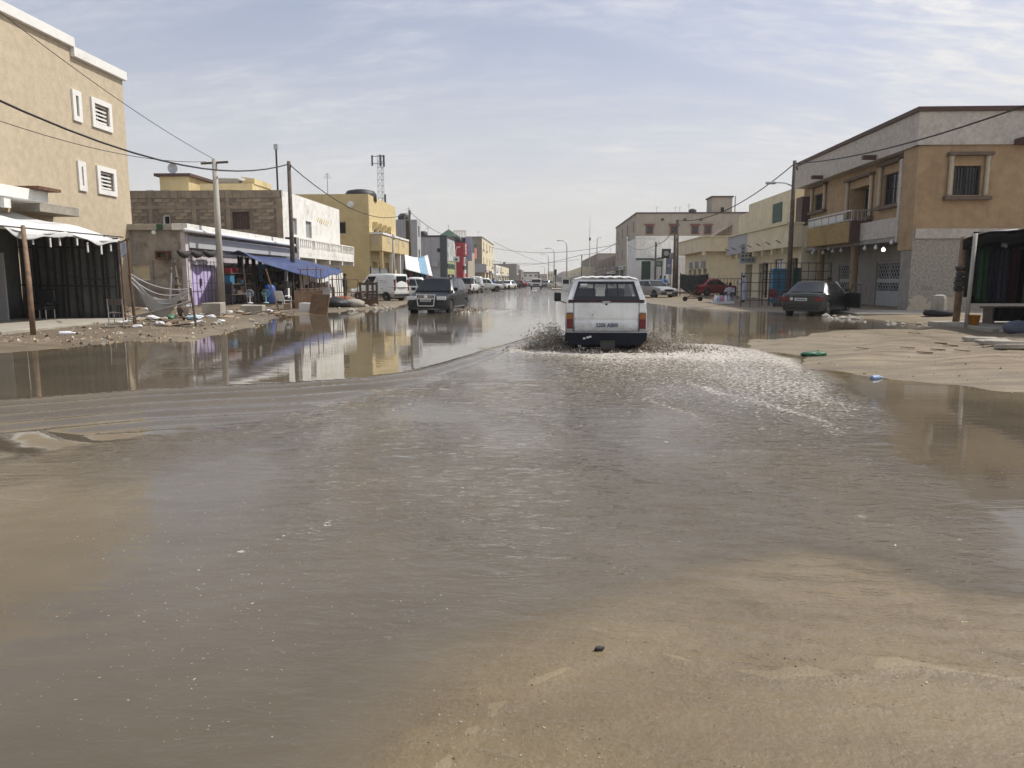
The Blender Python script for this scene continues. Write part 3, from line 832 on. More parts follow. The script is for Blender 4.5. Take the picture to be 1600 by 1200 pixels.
for h in (ho1, ho2):
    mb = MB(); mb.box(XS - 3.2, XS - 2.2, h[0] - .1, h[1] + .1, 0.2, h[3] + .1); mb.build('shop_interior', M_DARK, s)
mb = MB(); mb.box(XS - 0.28, XS + 0.42, ys0 - 0.3, ys1 + 0.2, zs, zs + 0.28); mb.build('roof_ledge', M_WHITEWALL, s, bevel=0.02)
mb = MB(); mb.box(xl - 3, XS - 0.29, ys0 - 0.25, ys0 + 0.2, zs + 0.002, zs + 0.27); mb.build('parapet', M_CONC, s, bevel=0.02)
for px in (255, 270, 281):
    x = at(px, 362, Y=ys0).x
    mb = MB(); mb.box(x - 0.16, x + 0.12, ys0 - 0.27, ys0 + 0.1, zs + 0.01, zs + 0.262); mb.build('stain_patch', M_DKGREEN if px != 270 else M_CONC, s)
mb = MB(); mb.tube([at(240, 363, Y=ys0 - .25), at(240, 363, Y=ys0 - .9)], 0.09, 8); mb.build('drain_spout', M_PLASTW, s)
mb = MB(); mb.tube([(XS + 0.5, ys0 - 0.75, zs - 0.02), (XS + 0.5, ys1 + .1, zs - 0.05)], 0.085, 8); mb.build('gutter_pipe', M_PLASTW, s, smooth=True)
mb = MB(); mb.box(XS + 0.005, XS + 0.25, ys0 + 0.2, ys1, zs - 0.75, zs - 0.22); mb.build('fascia', M_GREYWALL, s, bevel=0.02)
d = window(s, plF, hl, M_LILAC, None, 'boards', 0.2, 5, trim=M_LILACWALL, tw=0.16, td=0.06, name='lilac_door', label='lilac painted sheet metal double door')
mb = MB(); am = (hl[0] + hl[1]) / 2; pbox(mb, plF, am - 0.05, am + 0.05, 1.2, 1.55, 0.08, 0.14); mb.build('lock', M_STEEL, d)
window(s, plF, hg, M_SHUT, M_SHUT, 'boards', 0.2, 3, name='metal_door'); window(s, plF, hgr, M_GREYWALL, None, 'boards', 0.2, 3, name='metal_door')
window(s, plS, hw, M_CREAM, M_WHITEWALL, depth=0.10, cross=(0, 0), name='blocked_window', trim=M_OLDCONC, tw=0.15)
r = rectY(ys0, 248, 268, 392, 405)
mb = MB()
for (a, bb, z0, z1) in ((r[0], r[1], r[3] - .07, r[3]), (r[0], r[1], r[2], r[2] + .07), (r[0], r[0] + .07, r[2] + .07, r[3] - .07), (r[1] - .07, r[1], r[2] + .07, r[3] - .07)):
    pbox(mb, plS, a, bb, z0, z1, -0.35, -0.005)
mb.build('cooler_bracket', M_RUST, s)
mb = MB(); mb.box(XS - 0.02, XS + 0.2, ys0 - 0.1, ys0 + 0.25, 0, zs - 0.02); mb.build('corner_pillar', M_LILACWALL, s, bevel=0.02)
# bunched dark tarpaulin hanging above the door
for (pa, pb) in ((278, 297), (298, 316), (318, 336)):
    A = at(pa, 392, X=XS + .35); B = at(pb, 393, X=XS + .35)
    mb = MB()
    path = []
    for i in range(9):
        t = i / 8; q = A.lerp(B, t); q.z -= 0.16 * math.sin(math.pi * t); path.append(q)
    mb.tube(path, [0.06 + 0.1 * math.sin(math.pi * i / 8) for i in range(9)], 7)
    mb.build('rolled_tarpaulin', M_STEEL, s, smooth=True)

# ---------- unfinished block building with the white street front
XK = -17.0
q0 = at(440, 297, X=XK); yk0 = q0.y; yk1 = at(530, 330, X=XK).y; zk = q0.z
k = thing('block_building', 'two-storey building, bare blockwork flank, white balconied front', 'building', (XK - 5, yk0 + 6, 0))
xk0 = at(200, 300, Y=yk0).x
plS = ('y', yk0, 0); plF = ('x', XK, 1)
w1 = rectY(yk0, 253, 266, 335, 358); w2 = rectY(yk0, 363, 390, 331, 358)
f1 = rectX(XK, 457, 464, 340, 366); f2 = rectX(XK, 478, 487, 345, 371)
mb = MB(); wallface(mb, plS, xk0 - 2, XK, 0, zk, [w1, w2], 0.22); mb.build('side_wall', M_MORTAR, k)
mb = MB(); wallface(mb, plF, yk0, yk1, 0, zk, [f1, f2], 0.15)
mb.quad((xk0 - 2, yk1, 0), (XK, yk1, 0), (XK, yk1, zk), (xk0 - 2, yk1, zk))
mb.quad((xk0 - 2, yk0, zk - .3), (XK, yk0, zk - .3), (XK, yk1, zk - .3), (xk0 - 2, yk1, zk - .3))
mb.build('front_wall', M_WHITEWALL, k)
window(k, plS, w1, M_DARK, M_WHITEP, depth=0.22, cross=(0, 0), fw=0.12)
window(k, plS, w2, M_DKSHUT, None, 'boards', 0.22, 6, name='shutter', label='dark brown board shutter in the blockwork')
window(k, plF, f1, M_SHUT, M_GREYWALL, depth=0.15, cross=(0, 0)); window(k, plF, f2, M_SHUT, M_GREYWALL, depth=0.15, cross=(0, 0))
# bricks, each its own piece
cols = [(at(236, 340, Y=yk0).x, 0.12), (at(304, 340, Y=yk0).x, 0.14), (at(357, 340, Y=yk0).x, 0.13), (XK - 0.2, 0.2)]
brick_me = []
for vi in range(5):
    r_ = random.Random(vi)
    mb = MB(); hx, hz = 0.255, 0.098
    vs = []
    for (a, bb) in ((-1, -1), (1, -1), (1, 1), (-1, 1)): vs.append((a * hx + r_.uniform(-.012, .012), -0.02 + r_.uniform(-.008, .008), bb * hz + r_.uniform(-.008, .008)))
    for (a, bb) in ((-1, -1), (1, -1), (1, 1), (-1, 1)): vs.append((a * (hx + .005), 0.03, bb * (hz + .004)))
    mb.add(vs, [(0, 1, 2, 3), (0, 4, 5, 1), (1, 5, 6, 2), (2, 6, 7, 3), (3, 7, 4, 0)])
    brick_me.append(mb.mesh('brick', mat('block_brick_%d' % vi, tuple(x * (0.86 + 0.09 * vi) for x in (0.29, 0.232, 0.158)), 0.95, 0.22, 3.0, 0.6, 22)))
nb = 0
zrow = zk - 0.62; row = 0
while zrow > 3.2 and nb < 300:
    x = xk0 - 0.2 + (0.27 if row % 2 else 0)
    while x < XK - 0.5 and nb < 300:
        p_ = (x, zrow)
        hidden = zrow < 3.75 + (XK - x) * 0.0
        ok = not any(h[0] - .3 < x < h[1] + .3 and h[2] - .12 < zrow < h[3] + .12 for h in (w1, w2))
        ok = ok and not any(abs(x - cx) < cw + 0.24 for cx, cw in cols) and abs(zrow - (zk - 1.05)) > 0.12
        if ok:
            o = bpy.data.objects.new('brick', rnd.choice(brick_me)); COL.objects.link(o)
            o.parent = k
            o.location = Vector((x + rnd.uniform(-.02, .02), yk0 + rnd.uniform(-0.012, 0.006), zrow)) - k.location
            nb += 1
        x += 0.545
    zrow -= 0.222; row += 1
for cx, cw in cols:
    mb = MB(); mb.box(cx - cw, cx + cw, yk0 - 0.028, yk0 + 0.02, 0, zk - 0.5); mb.build('concrete_pillar', M_BRICK, k)
mb = MB(); mb.box(xk0 - 2, XK + 0.02, yk0 - 0.035, yk0 + 0.02, zk - 1.17, zk - 0.95); mb.build('ring_beam', M_BRICK, k)
i = 0; x = xk0 - 1.9
while x < XK - .2:
    mb = MB(); mb.box(x, x + 0.5, yk0 - 0.03, yk0 + 0.12, zk - 0.47 + rnd.uniform(-.01, .01), zk - 0.02 + rnd.uniform(-.03, .05)); mb.build('coping_block', M_BRICK, k); x += 0.52
mb = MB(); mb.box(xk0 - 2, XK + 0.0, yk0 + 0.13, yk0 + 0.2, zk - .4, zk + 0.02); mb.build('parapet', M_MORTAR, k)
# balcony
XKb = at(467, 385, Y=yk0 + 0.3).x
yb0 = yk0 + 0.3; yb1 = at(553, 400, X=XKb).y
zb0 = at(467, 402, X=XKb).z; zb1 = at(467, 371, X=XKb).z
bal = MB(); bal.box(XK + 0.005, XKb, yb0, yb1, zb0, zb0 + 0.28); bal.box(XKb - 0.14, XKb - 0.001, yb0 + .001, yb1 - .001, zb0 + 0.281, zb0 + 0.62)
bo = bal.build('balcony', M_WHITEWALL, k, bevel=0.015)
mb = MB(); mb.box(XKb - 0.16, XKb + 0.01, yb0, yb1, zb1 - 0.08, zb1); mb.build('rail', M_WHITEWALL, bo)
for i in range(5):
    y = yb0 + (yb1 - yb0 - 0.16) * i / 4
    mb = MB(); mb.box(XKb - 0.17, XKb + 0.02, y, y + 0.18, zb0 + 0.622, zb1 - 0.082); mb.build('post', M_WHITEWALL, bo)
    mb = MB(); mb.box(XK + 0.01, XKb - 0.02, y - 0.002, y + 0.2, zb0 - 0.32, zb0 - 0.002); mb.build('bracket', M_WHITEWALL, bo)
n = 34
for i in range(n):
    y = yb0 + 0.25 + (yb1 - yb0 - 0.5) * i / (n - 1)
    mb = MB(); mb.lathe([(0.03, zb0 + 0.622), (0.055, zb0 + 0.75), (0.03, zb0 + 0.95), (0.05, zb1 - 0.13), (0.03, zb1 - 0.082)], (XKb - 0.08, y, 0), 6); mb.build('baluster', M_WHITEWALL, bo)
mb = MB(); mb.box(XK + 0.005, XKb - 0.16, yb0, yb0 + 0.12, zb0 + 0.281, zb1 + 0.02); mb.build('end_panel', M_DKSHUT, bo)
mb = MB(); mb.box(XK - 0.3, XK + 0.004, yk0 + 1.5, yk1 - 0.5, 0.1, zb0 - 0.5); mb.build('shop_opening', M_DARK, k)
for i in range(6): mb = MB(); mb.tube([(XK + .01, yk0 + 7.5 + i * .5, zk - 1.4 - i * .03), (XK + .05, yk0 + 7.8 + i * .5, zk - 1.15 - i * .03)], 0.05, 5); mb.build('painted_letter', M_YELLOW, k)
# tall lamp pole on the roof
mb = MB(); a_ = at(434, 297, Y=yk0 + 0.6); t_ = at(434, 234, Y=yk0 + 0.6)
mb.tube([(a_.x, a_.y, zk - .3), (a_.x, a_.y, t_.z)], 0.06, 6); ml = mb.build('roof_pole', M_STEEL, k)
mb = MB(); mb.box(a_.x - .12, a_.x + .12, a_.y - .1, a_.y + .1, t_.z, t_.z + .35); mb.build('lamp_head', M_GALV, ml)

# ---------- yellow rooftop houses behind the block building
yy = yk0 + 11
def behind_house(pxl, pxr, ytop, label, roofm, notch=False):
    A = at(pxl, ytop, Y=yy); B = at(pxr, ytop, Y=yy)
    t = thing('yellow_house', label, 'house', ((A.x + B.x) / 2, yy, 0))
    pxm = pxl + (pxr - pxl) * 0.38
    Mx = at(pxm, ytop, Y=yy).x
    mb = MB(); mb.box(A.x, B.x, yy, yy + 5, 0, A.z); mb.build('wall', M_YELLOW, t)
    if notch:
        C = at(395, 275, Y=yy)
        mb = MB(); mb.prism([(Mx + 1.5, A.z + 0.002), (Mx + 2.0, A.z + 0.35), (C.x - 1.2, C.z), (C.x, C.z - .15), (C.x, A.z + 0.002)], 'y', yy + .3, yy + 4); mb.build('stair_parapet', M_YELLOW, t)
        mb = MB(); mb.prism([(A.x + .8, A.z + 0.002), (A.x + 1.2, A.z + .5), (Mx + 1.3, A.z + .45), (Mx + 1.45, A.z + 0.002)], 'y', yy + .5, yy + 4); mb.build('roof_slab', M_CONC, t)
    else:
        mb = MB(); mb.box(A.x - .3, B.x + .3, yy - .3, yy + 5.3, A.z + .002, A.z + .22); mb.build('roof_slab', roofm, t)
        D = at(270, 268, Y=yy + .5)
        mb = MB()
        mb.lathe([(0.02, 0.12), (0.25, 0.09), (0.42, 0.0), (0.40, 0.0), (0.24, 0.06), (0.02, 0.09)], (D.x, D.y, A.z + .72), 14, axis='y')
        mb.tube([(D.x, D.y + .1, A.z + .22), (D.x, D.y + .1, A.z + .7)], 0.03, 5)
        mb.build('satellite_dish', M_GALV, t, smooth=True)
        for i in range(1): antenna(t, (at(225, 290, Y=yy).x, yy + 2, zk - .2), 1.3)
behind_house(249, 294, 276, 'small yellow roof house with brown slab and satellite dish above blockwork', M_BROWN)
behind_house(312, 394, 287, 'yellow roof house with broken sloping parapet above blockwork', M_YELLOW, True)

# ---------- yellow building with rounded balcony
YX = -17.0
q = at(575, 303, X=YX); y0 = q.y; y1 = at(618, 330, X=YX).y; zy = q.z
g = thing('yellow_building', 'sandy yellow two-storey building with long balcony and arched gallery', 'building', (YX - 4, y0 + 5, 0))
xw = at(470, 303, Y=y0).x
ws = rectY(y0, 528, 541, 346, 366)
gal = [rectX(YX, 584 + i * 7.3, 589 + i * 7.3, 353 + i * 3, 363 + i * 3) for i in range(4)]
zg0 = gal[0][2]; zg1 = gal[0][3]
hf = [(r[0], r[1], zg0, zg1) for r in gal]
gf = [(y0 + 1.2 + i * 3.0, y0 + 3.4 + i * 3.0, 0.4, 3.3, 1.5) for i in range(4) if y0 + 3.6 + i * 3.0 < y1]
shell(g, M_YELLOW, xw - 2, YX, y0, y1, 0, zy, 1, [ws], hf + gf)
window(g, ('y', y0, 0), ws, M_DARK, M_TRIMSTONE, cross=(0, 0), fw=0.1, trim=M_YELLOW, tw=0.2)
for h in hf:
    window(g, ('x', YX, 1), h, M_DARK, None)
    mb = MB(); mb.prism([(YX + .01, h[3] - .5), (YX + .5, h[3] + .05), (YX + .5, h[3] + .35), (YX + .01, h[3] + .35)], 'y', h[0] - .5, h[0] - .15); mb.build('bracket', M_YELLOW, g)
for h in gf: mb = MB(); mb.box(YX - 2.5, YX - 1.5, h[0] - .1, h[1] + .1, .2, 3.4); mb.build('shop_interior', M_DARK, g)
mb = MB(); mb.lathe([(1.6, zy - .4), (1.6, zy + .25), (1.35, zy + .6), (0.6, zy + .75)], (at(560, 300, Y=y0 + 2).x, y0 + 3, 0), 14); mb.build('water_tank', M_BLKPLAST, g, smooth=True)
xb = at(597, 375, Y=y0 + 0.2).x
bz0 = at(597, 392, Y=y0 + .2).z; bz1 = at(597, 366, Y=y0 + .2).z
yb1 = at(639, 400, X=xb).y
mb = MB(); mb.box(YX + .005, xb, y0 + .2, yb1, bz0, bz1); bo = mb.build('balcony', M_YELLOW, g, bevel=0.03)
mb = MB(); mb.box(YX + .005, xb + .1, y0 + .1, yb1 + .1, bz1 + .002, bz1 + .2); mb.build('coping', M_WHITEP, bo)
for i in range(3):
    y = y0 + 3 + i * 4
    mb = MB(); mb.box(xb - .02, xb + .03, y, y + 1.2, bz0 + .9, bz1 - .1); mb.build('grille_panel', M_TRIMSTONE, bo)
mb = MB(); a_ = at(582, 372, Y=y0 + .2)
for i in range(2): mb.box(YX + .3 + i * .4, YX + .5 + i * .4, y0 + .16, y0 + .19, bz1 - 1.0, bz1 - .1)
mb.build('grille_panel', M_TRIMSTONE, bo)
for i in range(4):
    y = y0 + .5 + (yb1 - y0 - 1) * i / 3
    mb = MB(); mb.box(xb - .35, xb - .05, y, y + .3, 0, bz0 - .002); mb.build('column', M_WHITEWALL if i else M_YELLOW, g)
for (i, z) in ((0, zy - 1.6),):
    p = at(548, 320, Y=y0); mb = MB(); mb.lathe([(0.05, -0.35), (0.3, -0.3), (0.35, -.01)], (p.x, p.y, p.z), 10, axis='y'); mb.build('round_vent', M_WHITEP, g)
antenna(g, (at(512, 300, Y=y0 + 2).x, y0 + 2, zy - .3), 2.6)
for i in range(14):
    z = zy - 0.4 - i * 0.42
    mb = MB(); mb.box(YX - (0.55 if i % 2 else .35), YX + .03, y0 - .03, y0 + (0.35 if i % 2 else .55), z - .19, z + .19); mb.build('quoin', M_YELLOW, g)

# ---------- lattice mast
MY = 150.0
mp = at(597, 330, Y=MY); mt = at(597, 243, Y=MY)
t = thing('radio_mast', 'red and white lattice radio mast with antennas behind the yellow building', 'mast', (mp.x, MY, 0))
legs = []
hw_ = 0.7
mb = MB()
for sx_, sy_ in ((-1, -1), (1, -1), (0, 1)): mb.tube([(mp.x + sx_ * hw_, MY + sy_ * hw_, 0), (mp.x + sx_ * hw_ * .8, MY + sy_ * hw_ * .8, mt.z)], 0.05, 5)
mb.build('mast_leg', M_GALV, t)
nz_ = 22
for i in range(nz_):
    z0_, z1_ = mt.z * i / nz_, mt.z * (i + 1) / nz_
    mb = MB()
    c_ = [(-1, -1), (1, -1), (0, 1)]
    for j in range(3):
        a_, b_ = c_[j], c_[(j + 1) % 3]
        kk = hw_ * (1 - .2 * i / nz_)
        mb.bar((mp.x + a_[0] * kk, MY + a_[1] * kk, z0_), (mp.x + b_[0] * kk, MY + b_[1] * kk, z1_), 0.05)
        mb.bar((mp.x + a_[0] * kk, MY + a_[1] * kk, z1_), (mp.x + b_[0] * kk, MY + b_[1] * kk, z1_), 0.05)
    mb.build('bracing', M_GALV if (i // 3) % 2 else M_SHUT, t)
for (dx, z, h_) in ((0.8, mt.z - 2.3, 2.2), (-1.5, mt.z - 2.1, 2.0), (0.9, mt.z - 10.5, 3.0), (0.1, mt.z - 2.2, 2.2)):
    mb = MB(); mb.box(mp.x + dx - .15, mp.x + dx + .15, MY - 1.1, MY - .95, z, z + h_); mb.build('panel_antenna', M_STEEL, t)
mb = MB(); mb.bar((mp.x - 1.6, MY - 1, mt.z - 1.7), (mp.x + 1, MY - 1, mt.z - 1.7), 0.1); mb.bar((mp.x - 1.6, MY - 1, mt.z - .3), (mp.x + 1, MY - 1, mt.z - .3), 0.1); mb.build('antenna_arm', M_STEEL, t)

# ---------- generic street block
def block(name, label, cat, side, X, pxa, pxb, ytop, m, mside=None, dpt=9.0, floors=3, bays=4, z0=0.0, trimm=None, gm=M_DARK, cornice=None, sidewin=0, ground=True, wh=1.5, ww=1.1, winm=None, frm=None):
    q = at(pxa, ytop, X=X); y0 = q.y; y1 = at(pxb, ytop, X=X).y; zt = q.z
    t = thing(name, label, cat, (X - side * dpt / 2, y0 + 2, 0))
    x0, x1 = (X - dpt, X) if side > 0 else (X, X + dpt)
    fh = zt / floors
    hf = []; hs = []
    for f in range(floors):
        for i in range(bays):
            ym = y0 + (y1 - y0) * (i + .5) / bays
            if f == 0:
                if ground: hf.append((ym - (y1 - y0) / bays * .36, ym + (y1 - y0) / bays * .36, 0.25, fh * .8, 0.5))
            else:
                z_ = fh * f + fh * .3
                hf.append((ym - ww / 2, ym + ww / 2, z_, z_ + min(wh, fh * .5)))
    for i in range(sidewin):
        xm = x0 + (x1 - x0) * (i + .5) / sidewin
        for f in range(1, floors):
            z_ = fh * f + fh * .35; hs.append((xm - .5, xm + .5, z_, z_ + 1.1))
    shell(t, m, x0, x1, y0, y1, z0, zt, side, hs, hf, mside)
    for h in hf:
        window(t, ('x', X, side), h, winm or M_GLASS, frm, depth=h[4] if len(h) > 4 else 0.18, name='window' if len(h) < 5 else 'shop_front', trim=trimm if len(h) < 5 else None, tw=.12)
    for h in hs: window(t, ('y', y0, 0), h, winm or M_GLASS, frm, trim=trimm, tw=.12)
    rb = random.Random(int(pxa * 7))
    for i in range(bays):
        ya_ = y0 + (y1 - y0) * i / bays + .3; yb_ = y0 + (y1 - y0) * (i + 1) / bays - .3; sx_ = X + side * .02
        if ground and floors > 1:
            mb = MB(); mb.box(min(sx_, X + side * .25), max(sx_, X + side * .25), ya_, yb_, fh * .82, fh * .98)
            sb = mb.build('shop_sign', rb.choice([M_WHITEP, M_SHUT, M_BLUECAB, M_DKGREEN, M_TRIMSTONE, M_GREYWALL, M_RED]), t)
            mb = MB(); xx_ = X + side * .255; mb.box(min(xx_, xx_ + side * .02), max(xx_, xx_ + side * .02), ya_ + .8, yb_ - 1.0, fh * .87, fh * .93); mb.build('sign_print', rb.choice([M_INK, M_PLASTW, M_STEEL]), sb)
        if floors > 1 and rb.random() < .6:
            yc_ = lerp_(ya_, yb_, .2); za_ = fh * (1 + int(rb.random() * (floors - 1))) + fh * .15
            mb = MB(); mb.box(min(sx_, X + side * .5), max(sx_, X + side * .5), yc_, yc_ + .9, za_, za_ + .6); mb.build('air_conditioner', M_GALV, t)
    xc_ = (x0 + x1) / 2
    if rb.random() < .6: mb = MB(); mb.lathe([(.7, zt - .3), (.7, zt + .9), (.4, zt + 1.1)], (xc_, y0 + 3, 0), 12); mb.build('water_tank', M_BLKPLAST, t, smooth=True)
    if rb.random() < .8: antenna(t, (xc_ + side * 1.0, y0 + 1.5, zt - .3), 2.2, arms=2)
    if cornice:
        mb = MB(); mb.box(x0 - .15, x1 + .15, y0 - .15, y1 + .15, zt + .002, zt + .25); mb.build('cornice', cornice, t)
    return t, x0, x1, y0, y1, zt

# grey building with mural front
t, x0, x1, y0, y1, zt = block('grey_building', 'grey panelled building with dark corner pillar and mural on its front', 'building', 1, -16.2, 697, 710, 370, M_GREYWALL, dpt=8.5, floors=2, bays=2, cornice=M_STEEL)
mb = MB(); mb.box(x1 - 1.0, x1 + .1, y0 - .12, y0 + .9, 0, zt); mb.build('corner_pillar', mat('slate_panel', (0.05, 0.062, 0.07), 0.6, .1), t)
for i in range(6):
    x = x0 + .4 + i * 1.1
    mb = MB(); mb.box(x, x + .07, y0 - .03, y0 + .01, 0, zt - .05); mb.build('panel_seam', M_SHUT, t)
r = rectY(y0, 683, 689, 388, 394); mb = MB(); mb.box(r[0], r[1], y0 - .06, y0 + .01, r[2], r[3]); mb.build('window', M_DARK, t)
MUR = [mat('mural_a', (0.45, 0.47, 0.46), .7, .5, .8, stain=(.12, .13, .12), stain_amt=.9, stain_scale=.5), mat('mural_b', (0.34, 0.36, 0.16), .7, .5, .9, stain=(.6, .6, .5), stain_amt=.9, stain_scale=.6)]
for i, (z0_, z1_) in enumerate(((zt * .55, zt * .93), (zt * .28, zt * .53))):
    mb = MB(); mb.box(x1 + .02, x1 + .1, y0 + 1, y1 - .3, z0_, z1_); mb.build('mural_panel', MUR[i], t)
mb = MB(); a_ = at(680, 413, Y=y0 - .4); mb.box(a_.x - .5, a_.x + .5, y0 - .7, y0 - .05, a_.z - .4, a_.z + .4); mb.build('air_conditioner', M_GALV, t)
# grey rooftop cabin behind
t2, *_ = block('grey_cabin_building', 'grey corrugated upper storey with dark corner rising behind yellow building', 'building', 1, -18.0, 651.5, 657, 343, M_GREYWALL, dpt=4.9, floors=3, bays=1, cornice=None)
x_ = -18.0
mb = MB(); mb.box(-19.6, -19.0, _[2] - .1, _[2] - .01, 0, _[4] - .1); mb.build('corner_strip', M_STEEL, t2)
mb = MB(); mb.box(-20.8, -19.9, _[2] + .5, _[2] + 1.5, _[4] - .3, _[4] + .6); mb.build('air_conditioner', M_STEEL, t2)
for i in range(9):
    mb = MB(); mb.box(-22.8 + i * .35, -22.72 + i * .35, _[2] - .04, _[2] + .01, 0, _[4] - .02); mb.build('corrugation', M_SHUT, t2)
# red building with lit sign board
RX = -15.3
t, x0, x1, y0, y1, zt = block('red_building', 'red clad shop building with white lettered sign and tall white poster', 'shop', 1, RX, 723, 740, 379, M_RED, dpt=2.2, floors=2, bays=2)
mb = MB(); mb.box(x1 + .02, x1 + .4, y0 + .2, y1 + 3, zt * .72, zt * .99); sg = mb.build('sign_board', mat('sign_red', (0.50, 0.10, 0.11), .5, .05), t)
def text(body, size, m, parent, M4, name='lettering', ext=0.01, align='LEFT', sx=1.0):
    cu_ = bpy.data.curves.new(name, 'FONT'); cu_.body = body; cu_.size = size; cu_.extrude = ext; cu_.align_x = align; cu_.resolution_u = 2; cu_.offset = size * .012
    ob = bpy.data.objects.new(name, cu_); COL.objects.link(ob)
    dg = bpy.context.evaluated_depsgraph_get(); me = bpy.data.meshes.new_from_object(ob.evaluated_get(dg))
    COL.objects.unlink(ob); bpy.data.objects.remove(ob)
    t_ = parent
    while t_.parent is not None: t_ = t_.parent
    me.transform(Matrix.Diagonal((sx, 1, 1, 1))); me.transform(M4)
    me.transform(Matrix.Translation(-Vector(t_.location)) if not t_.get('local_text') else Matrix.Identity(4))
    me.materials.clear(); me.materials.append(m)
    o = bpy.data.objects.new(name, me); COL.objects.link(o); o.parent = parent
    return o
# text basis: on a wall facing +X (read by someone looking towards -X): right = +Y, up = +Z, normal = +X
def basis(right, up, nrm, pos):
    M = Matrix.Identity(4)
    for i, v in enumerate((right, up, nrm)):
        for j in range(3): M[j][i] = v[j]
    for j in range(3): M[j][3] = pos[j]
    return M
FXP = lambda pos: basis((0, 1, 0), (0, 0, 1), (1, 0, 0), pos)      # faces +X
FYN = lambda pos: basis((1, 0, 0), (0, 0, 1), (0, -1, 0), pos)     # faces -Y
text('E 3 1 1 2 00', 2.3, M_WHITEP, sg, FXP((x1 + .43, y0 + .8, zt * .77)), sx=1.6)
mb = MB(); mb.box(x1 + .02, x1 + .2, y0 + 1.0, y1 - 4, zt * .18, zt * .69); po = mb.build('poster', mat('poster_white', (0.62, 0.66, 0.63), .5, .1, .4), t)
for (za, zb, m_) in ((.55, .66, mat('print_grey', (.35, .2, .2), .6, .5, 1.0)), (.24, .32, M_RED)):
    mb = MB(); mb.box(x1 + .205, x1 + .23, y0 + 1.8, y1 - 6, zt * za, zt * zb); mb.build('print', m_, po)
mb = MB(); mb.box(x1 + .205, x1 + .23, y0 + 8, y0 + 9, zt * .36, zt * .5); mb.build('print', M_SHUT, po)
# green roofed building behind the red one
gb = at(700, 385, Y=y0 + 6)
t = thing('green_building', 'building with dark green pyramid roof and roof railing behind the red shop', 'building', (gb.x, y0 + 8, 0))
yq = y0 + 4
A = at(684, 371, Y=yq); B = at(731, 371, Y=yq); P_ = at(701, 358, Y=yq + 4)
mb = MB(); mb.box(A.x, B.x, yq, yq + 14, 0, A.z - 2.6); mb.build('wall', M_TAUPE, t)
mb = MB(); mb.box(A.x, B.x, yq - .05, yq + 14, A.z - 2.598, A.z); mb.build('green_band', M_GREEN, t)
E0 = at(682, 369.5, Y=yq).x; E1 = at(718, 369.5, Y=yq).x
mb = MB(); mb.add([(E0, yq - .2, A.z + .002), (E1, yq - .2, A.z + .002), (E1, yq + 8, A.z + .002), (E0, yq + 8, A.z + .002), (P_.x, yq + 4, P_.z)], [(0, 1, 4), (1, 2, 4), (2, 3, 4), (3, 0, 4), (0, 3, 2, 1)]); mb.build('pyramid_roof', M_GREEN, t)
antenna(t, (P_.x, yq + 4, P_.z - .1), 1.0, arms=1)
mb = MB()
for i in range(9):
    x = E1 - 1.2 + (B.x - E1 + .8) * i / 8; mb.bar((x, yq + .3, A.z), (x, yq + .3, A.z + 1.25), .1)
mb.bar((E1 - 1.2, yq + .3, A.z + 1.25), (B.x - .4, yq + .3, A.z + 1.25), .12); mb.build('roof_railing', M_TRIMSTONE, t)
C_ = at(734, 372, Y=yq)
mb = MB(); mb.box(B.x - 1.6, B.x - .5, yq - .3, yq - .05, A.z - 4.5, A.z - 1.2); mb.build('pink_panel', M_PINK, t)
mb = MB(); mb.box(B.x - .45, B.x + .8, yq - .3, yq - .05, A.z - 4.5, A.z + .1); mb.build('lilac_panel', mat('pale_lilac', (.36, .36, .47), .7, .05), t)
# three-storey beige block
t, x0, x1, y0, y1, zt = block('beige_block', 'three-storey beige block with overhanging grey roof and shop sign at street corner', 'building', 1, -16.5, 753, 771, 371, M_CREAM, mat('taupe_side', (.30, .26, .20), .9, .1, 1.0, stain=(.2, .17, .13), stain_amt=.5), dpt=4.2, floors=3, bays=4, cornice=mat('grey_roof', (.22, .23, .21), .7, .1), sidewin=0, ww=2.2, wh=2.4)
mb = MB(); mb.box(x0 - .5, x1 + .8, y0 - .8, y0 + 3, zt * .27, zt * .45); sg = mb.build('sign_board', M_GREYWALL, t)
mb = MB(); mb.lathe([(1.0, -.1), (1.0, 0)], (x0 + 1.3, y0 - .82, zt * .37), 14, axis='y'); mb.build('round_logo', M_RED, sg)
text('A1P', 1.3, M_WHITEP, sg, FYN((x0 + .1, y0 - .95, zt * .335)))
mb = MB(); mb.box(x1 + .82, x1 + .9, y0, y0 + 3, zt * .28, zt * .44); mb.build('sign_print', M_INK, sg)
r = rectY(y0, 741, 743, 382, 390); mb = MB(); mb.box(r[0], r[1], y0 - .06, y0 + .01, r[2], r[3]); mb.build('window', M_DARK, t)
block('white_balcony_block', 'small white block with green tinted windows past the beige block', 'building', 1, -16.3, 775, 783, 414, M_WHITEWALL, dpt=3.5, floors=2, bays=3, ww=3, wh=2.5, winm=mat('green_glass', (.12, .2, .17), .2, .1), trimm=M_WHITEP)
block('cream_block', 'low cream block with a bright white end wall far down the street', 'building', 1, -16.3, 784, 795, 416, M_CREAM, M_CREAM, dpt=3.5, floors=2, bays=3)
block('dark_grey_block', 'dark unfinished grey block with one small window far down the street', 'building', 1, -16.6, 807, 812, 412, mat('slate_wall', (.19, .175, .16), .9, .15), dpt=15, floors=2, bays=2, sidewin=0)
block('brown_gable_house', 'narrow brown block before the far cross building', 'building', 1, -15, 814, 818, 421, mat('brown_wall', (.17, .13, .10), .9, .15), dpt=6, floors=2, bays=1)
